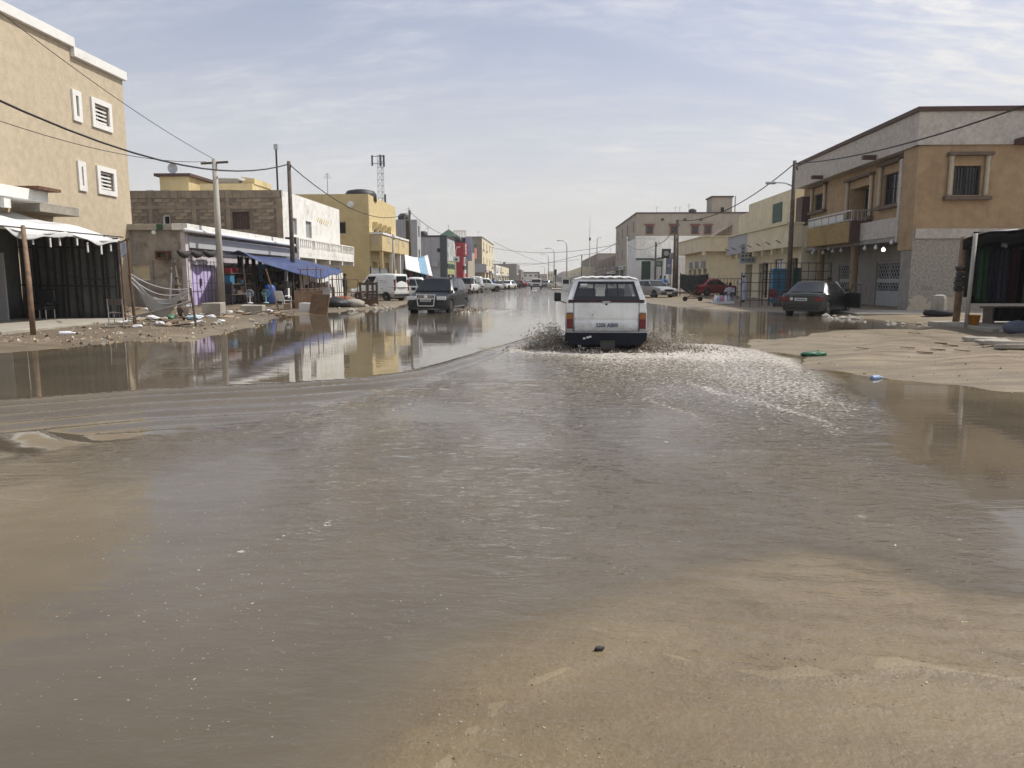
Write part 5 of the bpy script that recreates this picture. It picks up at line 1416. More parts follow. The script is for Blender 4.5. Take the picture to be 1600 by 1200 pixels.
def car(name, label, cat, loc, rz, L=4.4, W=1.72, H=1.42, top=None, gh_=(0.55, -0.15, -1.15, -1.75), zbase=None, sill=.24, wr=.31, wb=2.65, woff=0.0, paint=None, glass=None,
        roofk=.72, sidewin=((.06, .46), (.50, .90)), head=(.62, .13), tailz=.72, group=None, grille=True, rim=M_RIM, plate=True, trim=None, van=False, detail=True, tl=(.3, .16), scale=1.0, headm=None):
    paint = paint or M_WHITECAR; glass = glass or M_GLASS; trim = trim or M_BLKPLAST
    root = thing(name, label, cat, loc, rz, group)
    hl = L / 2
    top = top or [(-hl, .80), (-hl + .15, .9), (-1.4, .93), (.7, .93), (1.5, .84), (hl - .1, .70), (hl, .6)]
    wheels = (-wb / 2 + woff, wb / 2 + woff)
    mb, hw = body_mesh(hl, hl, W, top, sill, wheels, wr)
    mb.build('body', [paint, M_BLKPLAST], root, smooth=False, local=True).data.polygons.foreach_set('use_smooth', [True] * len(mb.f))
    yA, yB, yC, yD = gh_
    zb = zbase or interp(top, 0)
    zr = H
    def ring(t):
        z = lerp(zb - .04, zr, t)
        tt = max(0, min(1, (z - zb) / (zr - zb)))
        yf = lerp(yA, yB, tt ** .92); yr = lerp(yD, yC, tt ** .9)
        x = lerp(hw(0) * .95, W / 2 * roofk, tt ** 1.15)
        return z, yf, yr, x
    def front(u, t):
        z, yf, yr, x = ring(t); return Vector((u * x, yf + .10 * (1 - u * u) * (1 - .4 * t), z))
    def rear(u, t):
        z, yf, yr, x = ring(t); return Vector((u * x, yr - .08 * (1 - u * u) * (1 - .4 * t), z))
    def side(s, u, t):
        z, yf, yr, x = ring(t); return Vector((s * (x + .03 * math.sin(math.pi * u)), lerp(yf, yr, u), z))
    mb = MB(); ts = [0, .3, .6, .85, .96, 1.0]
    T = []
    for i, t in enumerate(ts):
        pts = [front(u, t) for u in (-1, -.5, 0, .5, 1)] + [side(1, u, t) for u in (.33, .66)] + [rear(u, t) for u in (1, .5, 0, -.5, -1)] + [side(-1, u, t) for u in (.66, .33)]
        if i == len(ts) - 1:
            cx = sum(p.y for p in pts) / len(pts); pts = [Vector((p.x * .93, cx + (p.y - cx) * .96, p.z + .02)) for p in pts]
        T.append(pts)
    n = len(T[0]); vs = [p for r_ in T for p in r_]; fs = []
    for i in range(len(ts) - 1):
        for k_ in range(n): a = i * n + k_; b_ = i * n + (k_ + 1) % n; fs.append((a, b_, b_ + n, a + n))
    vs.append(Vector((0, sum(p.y for p in T[-1]) / n, zr + .055))); c_ = len(vs) - 1
    for k_ in range(n): fs.append(((len(ts) - 1) * n + k_, (len(ts) - 1) * n + (k_ + 1) % n, c_))
    mb.add(vs, fs); mb.build('roof', paint, root, smooth=True, local=True)
    def pane(fn, u0, u1, t0, t1, off, nm):
        mb = MB(); mb.grid(lambda a, b_: fn(lerp(u0, u1, a), lerp(t0, t1, b_)) + Vector(off), 6, 3)
        return mb.build(nm, glass, root, smooth=True, local=True)
    pane(front, -.9, .9, .14, .88, (0, .012, .006), 'windscreen')
    if not van: pane(rear, -.88, .88, .2, .86, (0, -.012, .006), 'rear_window')
    for s in (-1, 1):
        for (u0, u1) in sidewin: pane(lambda a, b_, s=s: side(s, a, b_), u0, u1, .16, .84, (s * .012, 0, 0), 'side_window')
    for s in (-1, 1):
        for w_ in wheels: wheel(root, s * (W / 2 - .12), w_, wr, .2, rim, s)
        mb = MB(); mb.rbox((s * W * .36, hl - .045, head[0]), (W * .22, .1, head[1])); mb.build('headlight', headm or M_LAMP, root, local=True, bevel=.02)
        mb = MB(); mb.rbox((s * W * .405, -hl + .03, tailz), (tl[0], .1, tl[1])); mb.build('tail_light', M_REDLENS, root, local=True, bevel=.015)
        if detail:
            q_ = side(s, .03, .12); mb = MB(); mb.rbox((s * (abs(q_.x) + .11), q_.y + .02, q_.z + .1), (.2, .08, .14)); mb.build('mirror', trim, root, local=True, bevel=.02)
            for w_ in (.05, -.95):
                mb = MB(); mb.rbox((s * (hw(w_) * .995), w_, zb - .14), (.03, .16, .03)); mb.build('door_handle', trim, root, local=True)
    mb = MB(); mb.rbox((0, hl - .02, .38), (W * .86, .16, .16)); mb.build('front_bumper', trim, root, local=True, bevel=.03)
    mb = MB(); mb.rbox((0, -hl + .02, .42), (W * .86, .16, .18)); mb.build('rear_bumper', trim, root, local=True, bevel=.03)
    if grille: mb = MB(); mb.rbox((0, hl - .03, head[0]), (W * .42, .1, head[1])); mb.build('grille', M_BLKPLAST, root, local=True, bevel=.01)
    if plate:
        mb = MB(); mb.rbox((0, -hl - .035, tailz - .02), (.5, .015, .12)); mb.build('number_plate', M_PLATE, root, local=True)
        mb = MB(); mb.rbox((0, hl + .065, .40), (.5, .015, .11)); mb.build('number_plate', M_PLATE, root, local=True)
    root['local_text'] = 1
    return root
def face(dx, dy): return math.atan2(-dx, dy)

# ---------- black SUV coming towards us through the flood
hl = 4.75 / 2
SUV = car('black_suv', 'black SUV with chrome grille driving through the water', 'car', (-5.0, 36.0, -.17), math.pi - R(7), L=4.75, W=1.93, H=1.72,
    top=[(-hl, 1.0), (-hl + .1, 1.08), (-1.6, 1.12), (.7, 1.1), (1.3, 1.06), (hl - .25, .93), (hl, .80)], gh_=(1.05, .35, -1.75, -2.2), sill=.32, wr=.37, wb=2.86, paint=M_BLACKP, roofk=.70,
    sidewin=((.08, .36), (.38, .66), (.69, .9)), head=(.84, .16), tailz=1.0, rim=M_CHROME, grille=False, trim=M_BLACKP, plate=False)
def lb(root, c, s_, m, nm, bev=.02, rot=(0, 0, 0)):
    mb = MB(); mb.rbox(c, s_, rot); return mb.build(nm, m, root, local=True, bevel=bev)
gr = lb(SUV, (0, hl - .01, .76), (.84, .1, .54), M_BLKPLAST, 'grille', .04)
for (x0_, z0_, x1_, z1_) in ((-.43, 1.02, -.36, .5), (.43, 1.02, .36, .5), (-.36, .5, .36, .5), (-.42, .82, .42, .82), (-.42, 1.0, .42, 1.0)): mb = MB(); mb.bar((x0_, hl + .045, z0_), (x1_, hl + .045, z1_), .035, .03); mb.build('grille_surround', M_CHROME, gr, local=True)
lb(gr, (0, hl + .05, .90), (.74, .02, .13), M_BLKPLAST, 'grille_opening', .01); lb(gr, (0, hl + .05, .62), (.76, .02, .15), M_BLKPLAST, 'grille_opening', .02)
for z_ in (.86, .905, .95): lb(gr, (0, hl + .062, z_), (.72, .012, .012), M_CHROME, 'grille_bar', 0)
mb = MB(); mb.lathe([(.085, hl + .05), (.085, hl + .075), (.06, hl + .08)], (0, 0, .90), 16, axis='y'); mb.build('emblem', M_CHROME, gr, local=True)
pp = lb(SUV, (0, hl + .06, .75), (.5, .015, .11), M_PLATE, 'number_plate', 0)
mb = MB()
for i in range(7): mb.box(-.2 + i * .06, -.165 + i * .06, hl + .068, hl + .072, .72, .78)
for i in range(7):
    mb = MB(); mb.box(-.2 + i * .06, -.165 + i * .06, hl + .068, hl + .073, .72, .78); mb.build('character', M_INK, pp, local=True)
lb(SUV, (0, hl + .03, .36), (1.3, .06, .035), M_CHROME, 'bumper_strip', .01)
for s in (-1, 1):
    lb(SUV, (s * .72, hl - .02, .60), (.3, .1, .2), M_BLKPLAST, 'air_intake', .03)
    lb(SUV, (s * .965, 0, .42), (.04, 2.0, .06), M_CHROME, 'sill_strip', .01)
    lb(SUV, (s * .62, -.6, 1.76), (.04, 2.0, .04), M_STEEL, 'roof_rail', .01)

# ---------- white delivery van
hl = 2.0
VAN = car('delivery_van', 'white delivery van with faint lettering parked beside scrap by yellow building', 'van', (-11.4, 52, gh(-11.4, 52) - .05), R(60), L=4.0, W=1.68, H=1.82,
    top=[(-hl, 1.0), (.5, 1.05), (1.1, 1.0), (hl - .12, .78), (hl, .66)], gh_=(1.15, .35, -1.88, -2.0), zbase=1.0, sill=.26, wr=.30, wb=2.6, roofk=.80, sidewin=((.06, .36),), tailz=1.1, tl=(.12, .75), van=True, trim=M_BLKPLAST, head=(.72, .2))
for s in (-1, 1):
    mb = MB(); mb.rbox((s * .84, -.2, .45), (.04, 1.8, .09)); mb.build('side_strip', M_BLKPLAST, VAN, local=True)
    for i in range(7):
        mb = MB(); mb.rbox((s * .80, -.55 - (i % 3) * .35, 1.28 + (i // 3) * .12), (.012, .26, .025)); mb.build('lettering', M_SHUT if i != 4 else M_DKGREEN, VAN, local=True)
mb = MB(); mb.rbox((0, -1.99, 1.45), (1.0, .03, .5)); mb.build('rear_window', M_GLASS, VAN, local=True)
mb = MB(); mb.lathe([(.09, .80), (.09, .86)], (0, -1.45, .86), 12, axis='x'); mb.build('fuel_cap', M_BLKPLAST, VAN, local=True)

# ---------- pickup family (used for parked trucks): open load bed
def ute(label, loc, rz, paint, name='pickup_truck', group=None, canopy=None, H=1.72):
    hl = 2.45
    r_ = car(name, label, 'pickup', loc, rz, L=4.9, W=1.76, H=H, top=[(-hl, 1.06), (-.55, 1.06), (-.5, 1.08), (.8, 1.08), (1.2, 1.03), (hl - .15, .92), (hl, .82)], gh_=(1.05, .5, -.45, -.62), zbase=1.05, sill=.36, wr=.36, wb=2.95,
        paint=paint, sidewin=((.08, .5), (.54, .92)), head=(.80, .17), tailz=.86, tl=(.16, .34), group=group, woff=0.05)
    if canopy:
        mb = MB(); mb.prism([(-hl + .05, 1.10), (-.65, 1.10), (-.65, H + .02), (-hl + .25, H)], 'x', -.74, .74); c_ = mb.build('canopy', canopy, r_, local=True, bevel=.05)
        mb = MB(); mb.rbox((0, -hl + .13, 1.40), (1.2, .03, .42), (R(-18), 0, 0)); mb.build('canopy_window', M_GLASS, c_, local=True)
    else:
        mb = MB(); mb.box(-.72, .72, -hl + .06, -.7, 1.085, 1.115); mb.build('load_bed', M_BLKPLAST, r_, local=True)
    return r_
ute('white pickup parked nose to the road behind the delivery van', (-9.6, 56, gh(-9.6, 56) - .1), R(-82), M_WHITECAR)
def far(px, Y, z=None):
    x = (px - 850) / F * Y
    return (x, Y, gh(x, Y) if z is None else z)
ute('white double pickup with dark rear canopy parked first along red shop', far(733, 84, -.05), R(-6), M_WHITECAR, canopy=M_BLKPLAST, group='vehicles parked along the left shops')
ute('white pickup parked broadside just past the dark canopied pickup', far(757, 98, -.05), R(-70), M_WHITECAR, group='vehicles parked along the left shops')
car('parked_van', 'white panel van squeezed between the two white pickups', 'van', far(744, 93, -.05), R(8), L=4.4, W=1.75, H=1.9, top=[(-2.2, 1.0), (.9, 1.05), (1.4, 1.0), (2.1, .8), (2.2, .66)], gh_=(1.4, .6, -2.1, -2.18), zbase=1.0, van=True, sidewin=((.06, .3),), group='vehicles parked along the left shops')
fc = [('dark blue saloon parked past the white pickup', 775, 118, M_DKGREY, -60), ('dark green hatchback parked beside the blue saloon', 783, 124, mat('green_car', (.05, .075, .05), .35, .05, coat=.4), -50),
      ('white saloon parked nose out far along the left shops', 793, 120, M_WHITECAR, 160), ('black saloon parked past the white one', 803, 140, M_BLACKP, 20), ('dull red saloon parked far along the left shops', 808, 150, M_REDPL, 80),
      ('cream saloon parked near the far crossing', 817, 175, M_SILVER, 60), ('white estate car by the far crossing', 823, 185, M_WHITECAR, 90), ('silver saloon by the far crossing', 828, 195, M_SILVER, 100),
      ('dark saloon right of the far lorry', 849, 170, M_DKGREY, 0), ('grey saloon parked before the far right row', 858, 150, M_SILVER, -30), ('white saloon parked behind the kiosk', 897, 118, M_WHITECAR, 40), ('black hatchback next to the far lorry', 853, 185, M_BLACKP, 10)]
for lab, px, Y, pm, dg in fc:
    car('parked_car', lab, 'car', far(px, Y, -.06), R(dg), paint=pm, detail=False, group='cars parked far down the street')
# lorry coming down the street
x_, y_, z_ = far(838, 128, -.12)
LR = thing('lorry', 'small white lorry driving up the far street', 'lorry', (x_, y_, z_), math.pi)
lb(LR, (0, 1.6, 1.15), (1.75, 1.4, 1.3), M_WHITECAR, 'cab', .12); lb(LR, (0, 2.31, 1.42), (1.45, .03, .5), M_GLASS, 'windscreen', .02)
lb(LR, (0, -.6, 1.2), (1.8, 3.0, 1.0), M_SHUT, 'load_box', .03); lb(LR, (0, 2.3, .78), (1.1, .05, .25), M_BLKPLAST, 'grille', .01); lb(LR, (0, 2.32, .48), (1.75, .14, .18), M_BLKPLAST, 'bumper', .02)
for s in (-1, 1):
    lb(LR, (s * .68, 2.32, .78), (.25, .05, .2), M_LAMP, 'headlight', .02); lb(LR, (s * 1.0, 2.2, 1.4), (.1, .1, .3), M_BLKPLAST, 'mirror', .01)
    for w_ in (1.5, -1.4): wheel(LR, s * .8, w_, .4, .24, M_RIM, s)

# ---------- grey saloon at the right kerb
hl = 2.2
SED = [(-hl, .80), (-hl + .12, .93), (-1.45, .95), (.75, .93), (1.4, .86), (hl - .12, .76), (hl, .68)]
car('grey_saloon', 'old silver grey saloon with upright chrome grille near the blue-shirted men', 'car', (9.1, 63.0, gh(9.1, 63.0) - .02), face(.42, -.9), top=SED, gh_=(.85, .2, -1.15, -1.85), paint=M_SILVER, head=(.62, .16))
car('red_car', 'red car parked behind the railing by the cream house', 'car', (15.0, 66.5, gh(15.0, 66.5)), face(.9, .3), paint=M_REDPL, top=SED)
car('white_car', 'white car parked beyond the red one by the cream house', 'car', (16.6 - 1.2, 70.5, gh(15, 70)), face(.9, .1), paint=M_WHITECAR, top=SED)
# ---------- charcoal saloon with its door open
SX = 11.85; SY = 33.6
CH = car('charcoal_saloon', 'charcoal saloon with white number plate and open front door before the arcade', 'car', (SX + .2, SY, gh(SX, SY) * 0 - .03), face(.60, .80), L=4.6, W=1.74, H=1.43, top=[(-2.3, .84), (-2.2, .95), (-1.45, .97), (.75, .95), (1.5, .86), (2.2, .76), (2.3, .66)],
    gh_=(.9, .25, -1.05, -1.75), paint=M_DKGREY, tailz=.74, tl=(.34, .17), wb=2.8, roofk=.68, glass=mat('grey_glass', (.045, .052, .055), .1, 0, spec=.5), trim=M_BLKPLAST)
mb = MB(); mb.box(.03, .07, -.05, 1.0, .35, .95); mb.rbox((.06, .45, 1.15), (.03, .8, .36), (0, R(-12), 0)); 
dmb = MB(); dmb.grid(lambda a, b_: Vector((.87 + 1.0 * math.sin(R(52)) * a, .95 - 1.0 * math.cos(R(52)) * a, lerp(.32, .96, b_))), 4, 4)
dr_ = dmb.build('open_door', M_DKGREY, CH, local=True, solid=.07)
dmb = MB()
for (a0, z0, a1, z1) in ((.25, .96, .4, 1.32), (.4, 1.32, .95, 1.32), (.95, 1.32, 1.0, .96)):
    P = lambda a, z: (.87 + math.sin(R(52)) * a, .95 - math.cos(R(52)) * a, z)
    dmb.bar(P(a0, z0), P(a1, z1), .04)
dmb.build('window_frame', M_DKGREY, dr_, local=True)
mb = MB(); mb.lathe([(.07, -.01), (.07, 0)], (-.38, -2.345, .74), 14, axis='y'); mb.build('country_badge', M_PLATE, CH, local=True)
for i in range(6):
    mb = MB(); mb.box(-.19 + i * .065, -.15 + i * .065, -2.35, -2.343, .69, .75); mb.build('character', M_INK, CH, local=True)

# ---------- the white canopied pickup ahead of us
M_CLEAR = bpy.data.materials.new('clear_glass'); M_CLEAR.use_nodes = True
_n = M_CLEAR.node_tree; _n.nodes.clear()
_t = _n.nodes.new('ShaderNodeBsdfTransparent'); _t.inputs[0].default_value = (.80, .83, .82, 1); _g = _n.nodes.new('ShaderNodeBsdfGlossy'); _g.inputs['Roughness'].default_value = .04
_f = _n.nodes.new('ShaderNodeFresnel'); _f.inputs[0].default_value = 1.5; _m = _n.nodes.new('ShaderNodeMixShader'); _o = _n.nodes.new('ShaderNodeOutputMaterial')
_fm = _n.nodes.new('ShaderNodeMath'); _fm.operation = 'MULTIPLY_ADD'; _fm.inputs[1].default_value = 1.3; _fm.inputs[2].default_value = .04; _n.links.new(_f.outputs[0], _fm.inputs[0])
_n.links.new(_fm.outputs[0], _m.inputs[0]); _n.links.new(_t.outputs[0], _m.inputs[1]); _n.links.new(_g.outputs[0], _m.inputs[2]); _n.links.new(_m.outputs[0], _o.inputs[0])
M_TRUCK = mat('dirty_white_paint', (.80, .81, .80), .38, .06, 2.5, .10, 3.0, stain=(.46, .44, .39), stain_amt=.5, stain_scale=1.8, coat=.25, streak=.12, low_dirt=(.95, .42, (.25, .20, .14), 6.0, .75))
M_DKTRIM = mat('dark_window_trim', (.012, .015, .02), .35, .1, 6)
tx, ty = TRUCK
PK = thing('white_pickup', 'dented white pickup with ribbed canopy and painted plate ploughing through floodwater', 'pickup', (tx, ty - .15, -.20), R(-1.5)); PK['local_text'] = 1
Lt = 4.45
bodytop = [(0, 1.22), (2.35, 1.22), (2.4, 1.12), (3.0, 1.12), (3.25, 1.08), (4.3, .98), (4.45, .85)]
mb, hwf = body_mesh(0, Lt, 1.70, bodytop, .40, (1.02, 3.62), .33, flat_rear=True, taper=(.08, .0), gap=.07, bulge=.05, crown=.02)
# drop the flat skin over the load bed so that the canopy interior stays open
keep = [(f, m_) for f, m_ in zip(mb.f, mb.m) if not (all(mb.v[i][2] > 1.215 for i in f) and max(mb.v[i][1] for i in f) < 2.36 and min(abs(mb.v[i][0]) for i in f) < .6)]
mb.f = [a for a, _x in keep]; mb.m = [b_ for _x, b_ in keep]
o = mb.build('body', [M_TRUCK, M_BLKPLAST], PK, local=True); o.data.polygons.foreach_set('use_smooth', [True] * len(o.data.polygons))
lb(PK, (0, 1.2, .66), (1.5, 2.2, .05), M_BLKPLAST, 'load_floor', 0)
# tailgate with a pressed fold and dents
def tgate(u, v):
    x = lerp(-.665, .665, u); z = lerp(.63, 1.225, v)
    y = -.035 - .012 * math.sin(u * 9) * math.sin(v * 5 + 1) - .010 * math.exp(-((u - .62) ** 2) / .02 - ((v - .6) ** 2) / .03)
    if abs(v - .40) < .03: y += .022
    return Vector((x, y, z))
mb = MB(); mb.grid(tgate, 40, 26); tg = mb.build('tailgate', M_TRUCK, PK, local=True, smooth=True, solid=.02)
lb(tg, (0, -.05, 1.195), (.05, .02, .035), M_BLKPLAST, 'latch', .005)
lb(tg, (-.28, -.052, .98), (.018, .01, .02), M_BLKPLAST, 'hole', 0)
lb(tg, (.0, -.048, 1.245), (.16, .04, .03), M_GALV, 'handle', .006)
text('5206 AB00', .118, M_INK, tg, Matrix.Translation((.02, -.056, .725)) @ Matrix.Rotation(math.pi / 2, 4, 'X'), name='painted_number', ext=.0015, align='CENTER', sx=.86)
lb(PK, (0, .0, .63), (1.6, .06, .035), M_BLKPLAST, 'tailgate_gap', 0)
lb(PK, (0, -.02, 1.262), (1.5, .06, .05), mat('seal_reflection', (.035, .008, .008), .5, .5, 5), 'canopy_seal', .005)  # dark seal, the red reflection in it painted into its colour
# tail lights
for s in (-1, 1):
    lb(PK, (s * .752, -.02, .80), (.135, .075, .42), M_BLKPLAST, 'tail_light', .01)
    t_ = PK.children[-1]
    lb(t_, (s * .752, -.062, .945), (.128, .02, .115), M_AMBER, 'amber_lens', .006); lb(t_, (s * .752, -.063, .79), (.128, .02, .185), M_REDLENS, 'red_lens', .006); lb(t_, (s * .752, -.061, .65), (.128, .02, .085), M_CLEARL, 'clear_lens', .006)
    lb(PK, (s * .752, -.01, 1.12), (.14, .05, .2), M_TRUCK, 'corner_panel', .008)
# bumper
M_BUMP = mat('dark_blue_bumper', (.009, .012, .020), .7, .2, 5, spec=.2, stain=(.05, .042, .034), stain_amt=.4)
mb = MB(); mb.prism([(-.84, .62), (.84, .62), (.82, .46), (.70, .36), (-.70, .36), (-.82, .46)], 'y', -.20, -.03); bu = mb.build('bumper', M_BUMP, PK, local=True, bevel=.015)
lb(bu, (0, -.19, .628), (1.64, .03, .02), M_SHUT, 'bumper_lip', .005)
lb(bu, (.03, -.225, .37), (.30, .015, .18), M_STEEL, 'number_plate', .005)
for dx in (-.38, -.33, -.45): lb(bu, (dx, -.204, .52 + (dx + .38) * .3), (.05, .006, .035), M_PLATE, 'sticker', 0)
lb(PK, (0, .5, .36), (1.0, .6, .16), M_BLKPLAST, 'chassis', .02)
for s in (-1, 1): mb = MB(); mb.rbox((s * .7, 1.42, .32), (.3, .03, .32)); mb.build('mudflap', M_TYRE, PK, local=True)
# canopy
zc0, zc1 = 1.285, 1.70
def crear(u, v): return Vector((u * lerp(.80, .655, v), lerp(.0, .20, v), lerp(zc0, zc1, v)))
def cpanel(u0, u1, v0, v1, off=0): return [crear(u0, v0) + Vector((0, off, 0)), crear(u1, v0) + Vector((0, off, 0)), crear(u1, v1) + Vector((0, off, 0)), crear(u0, v1) + Vector((0, off, 0))]
cn = MB()
for (a, b_, c_, d_) in ((-1, -.86, 0, 1), (.86, 1, 0, 1), (-.86, .86, .90, 1)): cn.quad(*cpanel(a, b_, c_, d_))
cn.quad(crear(-1, -.0) + Vector((0, 0, -.06)), crear(1, 0) + Vector((0, 0, -.06)), crear(1, 0), crear(-1, 0)) if False else None
for s in (-1, 1):
    f0, f1 = Vector((s * .80, 2.35, zc0)), Vector((s * .655, 2.30, zc1))
    r0, r1 = crear(s, 0), crear(s, 1)
    def sp(u, v, r0=r0, r1=r1, f0=f0, f1=f1): return r0.lerp(f0, u).lerp(r1.lerp(f1, u), v)
    for (a, b_, c_, d_) in ((0, .08, 0, 1), (.92, 1, 0, 1), (.08, .92, 0, .12), (.08, .92, .88, 1), (.48, .54, .12, .88)): cn.quad(sp(a, c_), sp(b_, c_), sp(b_, d_), sp(a, d_))
    mb = MB(); mb.quad(sp(.08, .12), sp(.92, .12), sp(.92, .88), sp(.08, .88)); mb.build('canopy_side_window', M_CLEAR, PK, local=True)
    cn.box(min(s * .79, s * .82), max(s * .79, s * .82), .0, 2.35, 1.2, zc0)
can = cn.build('canopy', M_TRUCK, PK, local=True, solid=.02)
def croof(u, v):
    x = lerp(-.665, .665, u); e = 1 - abs(2 * u - 1) ** 6
    rib = .018 * (.5 + .5 * math.cos(2 * math.pi * (u * 7))) * e
    return Vector((x, lerp(.17, 2.36, v), zc1 + .01 + .045 * e + rib - .02 * (1 - min(1, v * 12))))
mb = MB(); mb.grid(croof, 56, 8); mb.build('canopy_roof', M_TRUCK, PK, local=True, smooth=True, solid=.02)
fr = MB()
for (a, b_, c_, d_) in ((-.86, -.78, 0, .9), (.78, .86, 0, .9), (-.78, .78, .80, .9), (-.78, .78, -.02, .17)): fr.quad(*cpanel(a, b_, c_, d_, -.012))
rw = fr.build('rear_window_frame', M_DKTRIM, PK, local=True, solid=.025)
for u in (-.36, 0.02, .33): mb = MB(); mb.quad(*cpanel(u - .022, u + .022, .17, .80, -.014)); mb.build('mullion', M_DKTRIM, rw, local=True, solid=.02)
for (a, b_) in ((-.78, -.38), (-.34, 0), (.04, .31), (.35, .78)): mb = MB(); mb.quad(*cpanel(a, b_, .17, .80, .004)); mb.build('pane', M_CLEAR, rw, local=True)
# cab: bulkhead with window, pillars, roof, windscreen, doors glass, seats
cb = MB()
cb.box(-.74, .74, 2.36, 2.40, 1.0, 1.22); cb.box(-.74, -.56, 2.36, 2.40, 1.22, 1.62); cb.box(.56, .74, 2.36, 2.40, 1.22, 1.62); cb.box(-.70, .70, 2.36, 2.40, 1.60, 1.68)
for s in (-1, 1):
    cb.bar((s * .74, 3.35, 1.1), (s * .62, 2.95, 1.66), .06); cb.bar((s * .77, 2.42, 1.1), (s * .64, 2.46, 1.66), .08)
cabo = cb.build('cab_frame', M_TRUCK, PK, local=True)
mb = MB(); mb.grid(lambda u, v: Vector((lerp(-.66, .66, u), lerp(2.34, 3.0, v), 1.665 + .04 * (1 - (2 * u - 1) ** 4))), 10, 4); mb.build('cab_roof', M_TRUCK, PK, local=True, smooth=True, solid=.03)
mb = MB(); mb.quad((-.72, 3.36, 1.1), (.72, 3.36, 1.1), (.6, 2.97, 1.66), (-.6, 2.97, 1.66)); mb.build('windscreen', M_CLEAR, PK, local=True)
for s in (-1, 1):
    mb = MB(); mb.quad((s * .77, 2.5, 1.12), (s * .745, 3.28, 1.12), (s * .63, 2.95, 1.64), (s * .645, 2.5, 1.64)); mb.build('side_window', M_CLEAR, PK, local=True)
    lb(PK, (s * .36, 2.62, 1.2), (.5, .14, .6), mat('seat_grey', (.10, .10, .105), .9, .1), 'seat', .05)
    for w_ in (1.02, 3.62): wheel(PK, s * .72, w_, .33, .2, M_RIM, s)
mb = MB(); mb.bar((-.80, 2.95, 1.12), (-.96, 2.93, 1.18), .025); mi_ = mb.build('mirror', M_BLKPLAST, PK, local=True); lb(mi_, (-1.03, 2.9, 1.28), (.17, .06, .22), M_BLKPLAST, 'mirror_head', .03)
lb(PK, (.87, .35, .92), (.03, .1, .08), M_BLKPLAST, 'side_marker', .005)
lb(PK, (0, 4.46, .7), (1.4, .05, .25), M_BLKPLAST, 'grille', .01); lb(PK, (0, 4.5, .48), (1.66, .14, .16), M_BUMP, 'front_bumper', .02)

# ================================================================== STREET FURNITURE, STALLS, CLUTTER
def gg(px, py):
    z = 0.0
    for _i in range(4):
        x, y = gp(px, py, z); z = gh(x, y)
    return Vector((x, y, z))
def catenary(a, b, sag, n=14):
    a, b = Vector(a), Vector(b); out = []
    for i in range(n + 1):
        t = i / n; p = a.lerp(b, t); p.z -= sag * 4 * t * (1 - t); out.append(p)
    return out
def cable(a, b, sag, r, label, n=16, group=None):
    mb = MB(); mb.tube(catenary(a, b, sag, n), r, 5)
    return single(mb, 'overhead_cable', M_WIRE, label, 'cable', loc=tuple(a), group=group)
def cloth_mat(name, col, rough=.85, var=.15): return mat(name, col, rough, var, 6.0)
M_TARPW = mat('white_tarp', (.66, .66, .65), .7, .08, 3.0, stain=(.4, .39, .36), stain_amt=.5, stain_scale=2.0)
M_TARPG = mat('dark_grey_sheet', (.12, .125, .125), .85, .15, 3.0)
M_TARPB = mat('blue_tarp', (.03, .052, .15), .6, .3, 2.0, stain=(.012, .018, .045), stain_amt=.5)

# ---------- sidewalks
mb = MB(); mb.box(-18.2, -13.75, 14, 25.6, -.1, .20); o = struct('sidewalk', mb, M_CONC, bevel=.02)
mb = MB(); mb.box(12.9, 26, 31.6, yr0 - .01, -.1, .13); struct('pavement', mb, M_CONC, bevel=.02)
mb = MB(); mb.box(13.0, 17.5, yr0, yr1 + 1, -.1, .10); struct('pavement', mb, M_CONC, bevel=.02)
for (x0, x1, y0, y1, z) in ((12.6, 17.5, 21.6, 25.2, .16), (13.2, 18, 18.5, 21.55, .17), (12.7, 13.5, 20.2, 21.5, .12)):
    mb = MB(); mb.box(x0, x1, y0, y1, -.1, z); struct('pavement', mb, M_CONC, bevel=.03)
mb = MB(); mb.box(1.2, 3.9, 112, 420, -.2, .16); struct('median_kerb', mb, M_CONC, bevel=.03)

# ---------- tent on the left
T0 = at(36, 357, Y=20.6); TX = T0.x; TY1 = 25.2
TXb = -18.05
t = thing('market_tent', 'open market tent with grey back sheet and sagging white tarpaulin roof', 'tent', (-16, 23, .17))
zr0 = T0.z
def roof(u, v):   # u: street -> building, v: near -> far
    x = lerp(TX + .05, TXb, u); y = lerp(16.5, TY1 + .15, v)
    z = lerp(zr0, zr0 + .85, u) - .16 * math.sin(math.pi * ((v * 3) % 1)) * (1 - .5 * u) + .05 * math.sin(9 * u + 4 * v)
    return Vector((x, y, z))
mb = MB(); mb.grid(roof, 26, 36); mb.build('tarpaulin_roof', M_TARPW, t, smooth=True, solid=.012)
mb = MB(); mb.grid(lambda u, v: Vector((TX + .06 + .05 * math.sin(u * 40), lerp(16.5, TY1, u), roof(0, u).z - v * (.10 + .07 * math.sin(u * 31) + .06 * math.sin(u * 13 + 1)))), 60, 4); mb.build('valance', M_TARPW, t, smooth=True, solid=.01)
mb = MB(); mb.grid(lambda u, v: Vector((lerp(TX - .2, TXb, u), 19.4 + .2 * v, lerp(zr0, zr0 + .75, u) - v * (.75 - .45 * u) + .06 * math.sin(u * 22) * v)), 24, 6); mb.build('hanging_flap', M_TARPW, t, smooth=True, solid=.01)
mb = MB(); mb.grid(lambda u, v: Vector((lerp(TXb + .1, TX, u), TY1 + .03 * math.sin(u * 26 + v * 3) + .12 * math.sin(v * 3) * .3, lerp(.19, zr0 - .02 + (1 - u) * .7, v))), 60, 10); mb.build('back_sheet', M_TARPG, t, smooth=True, solid=.01)
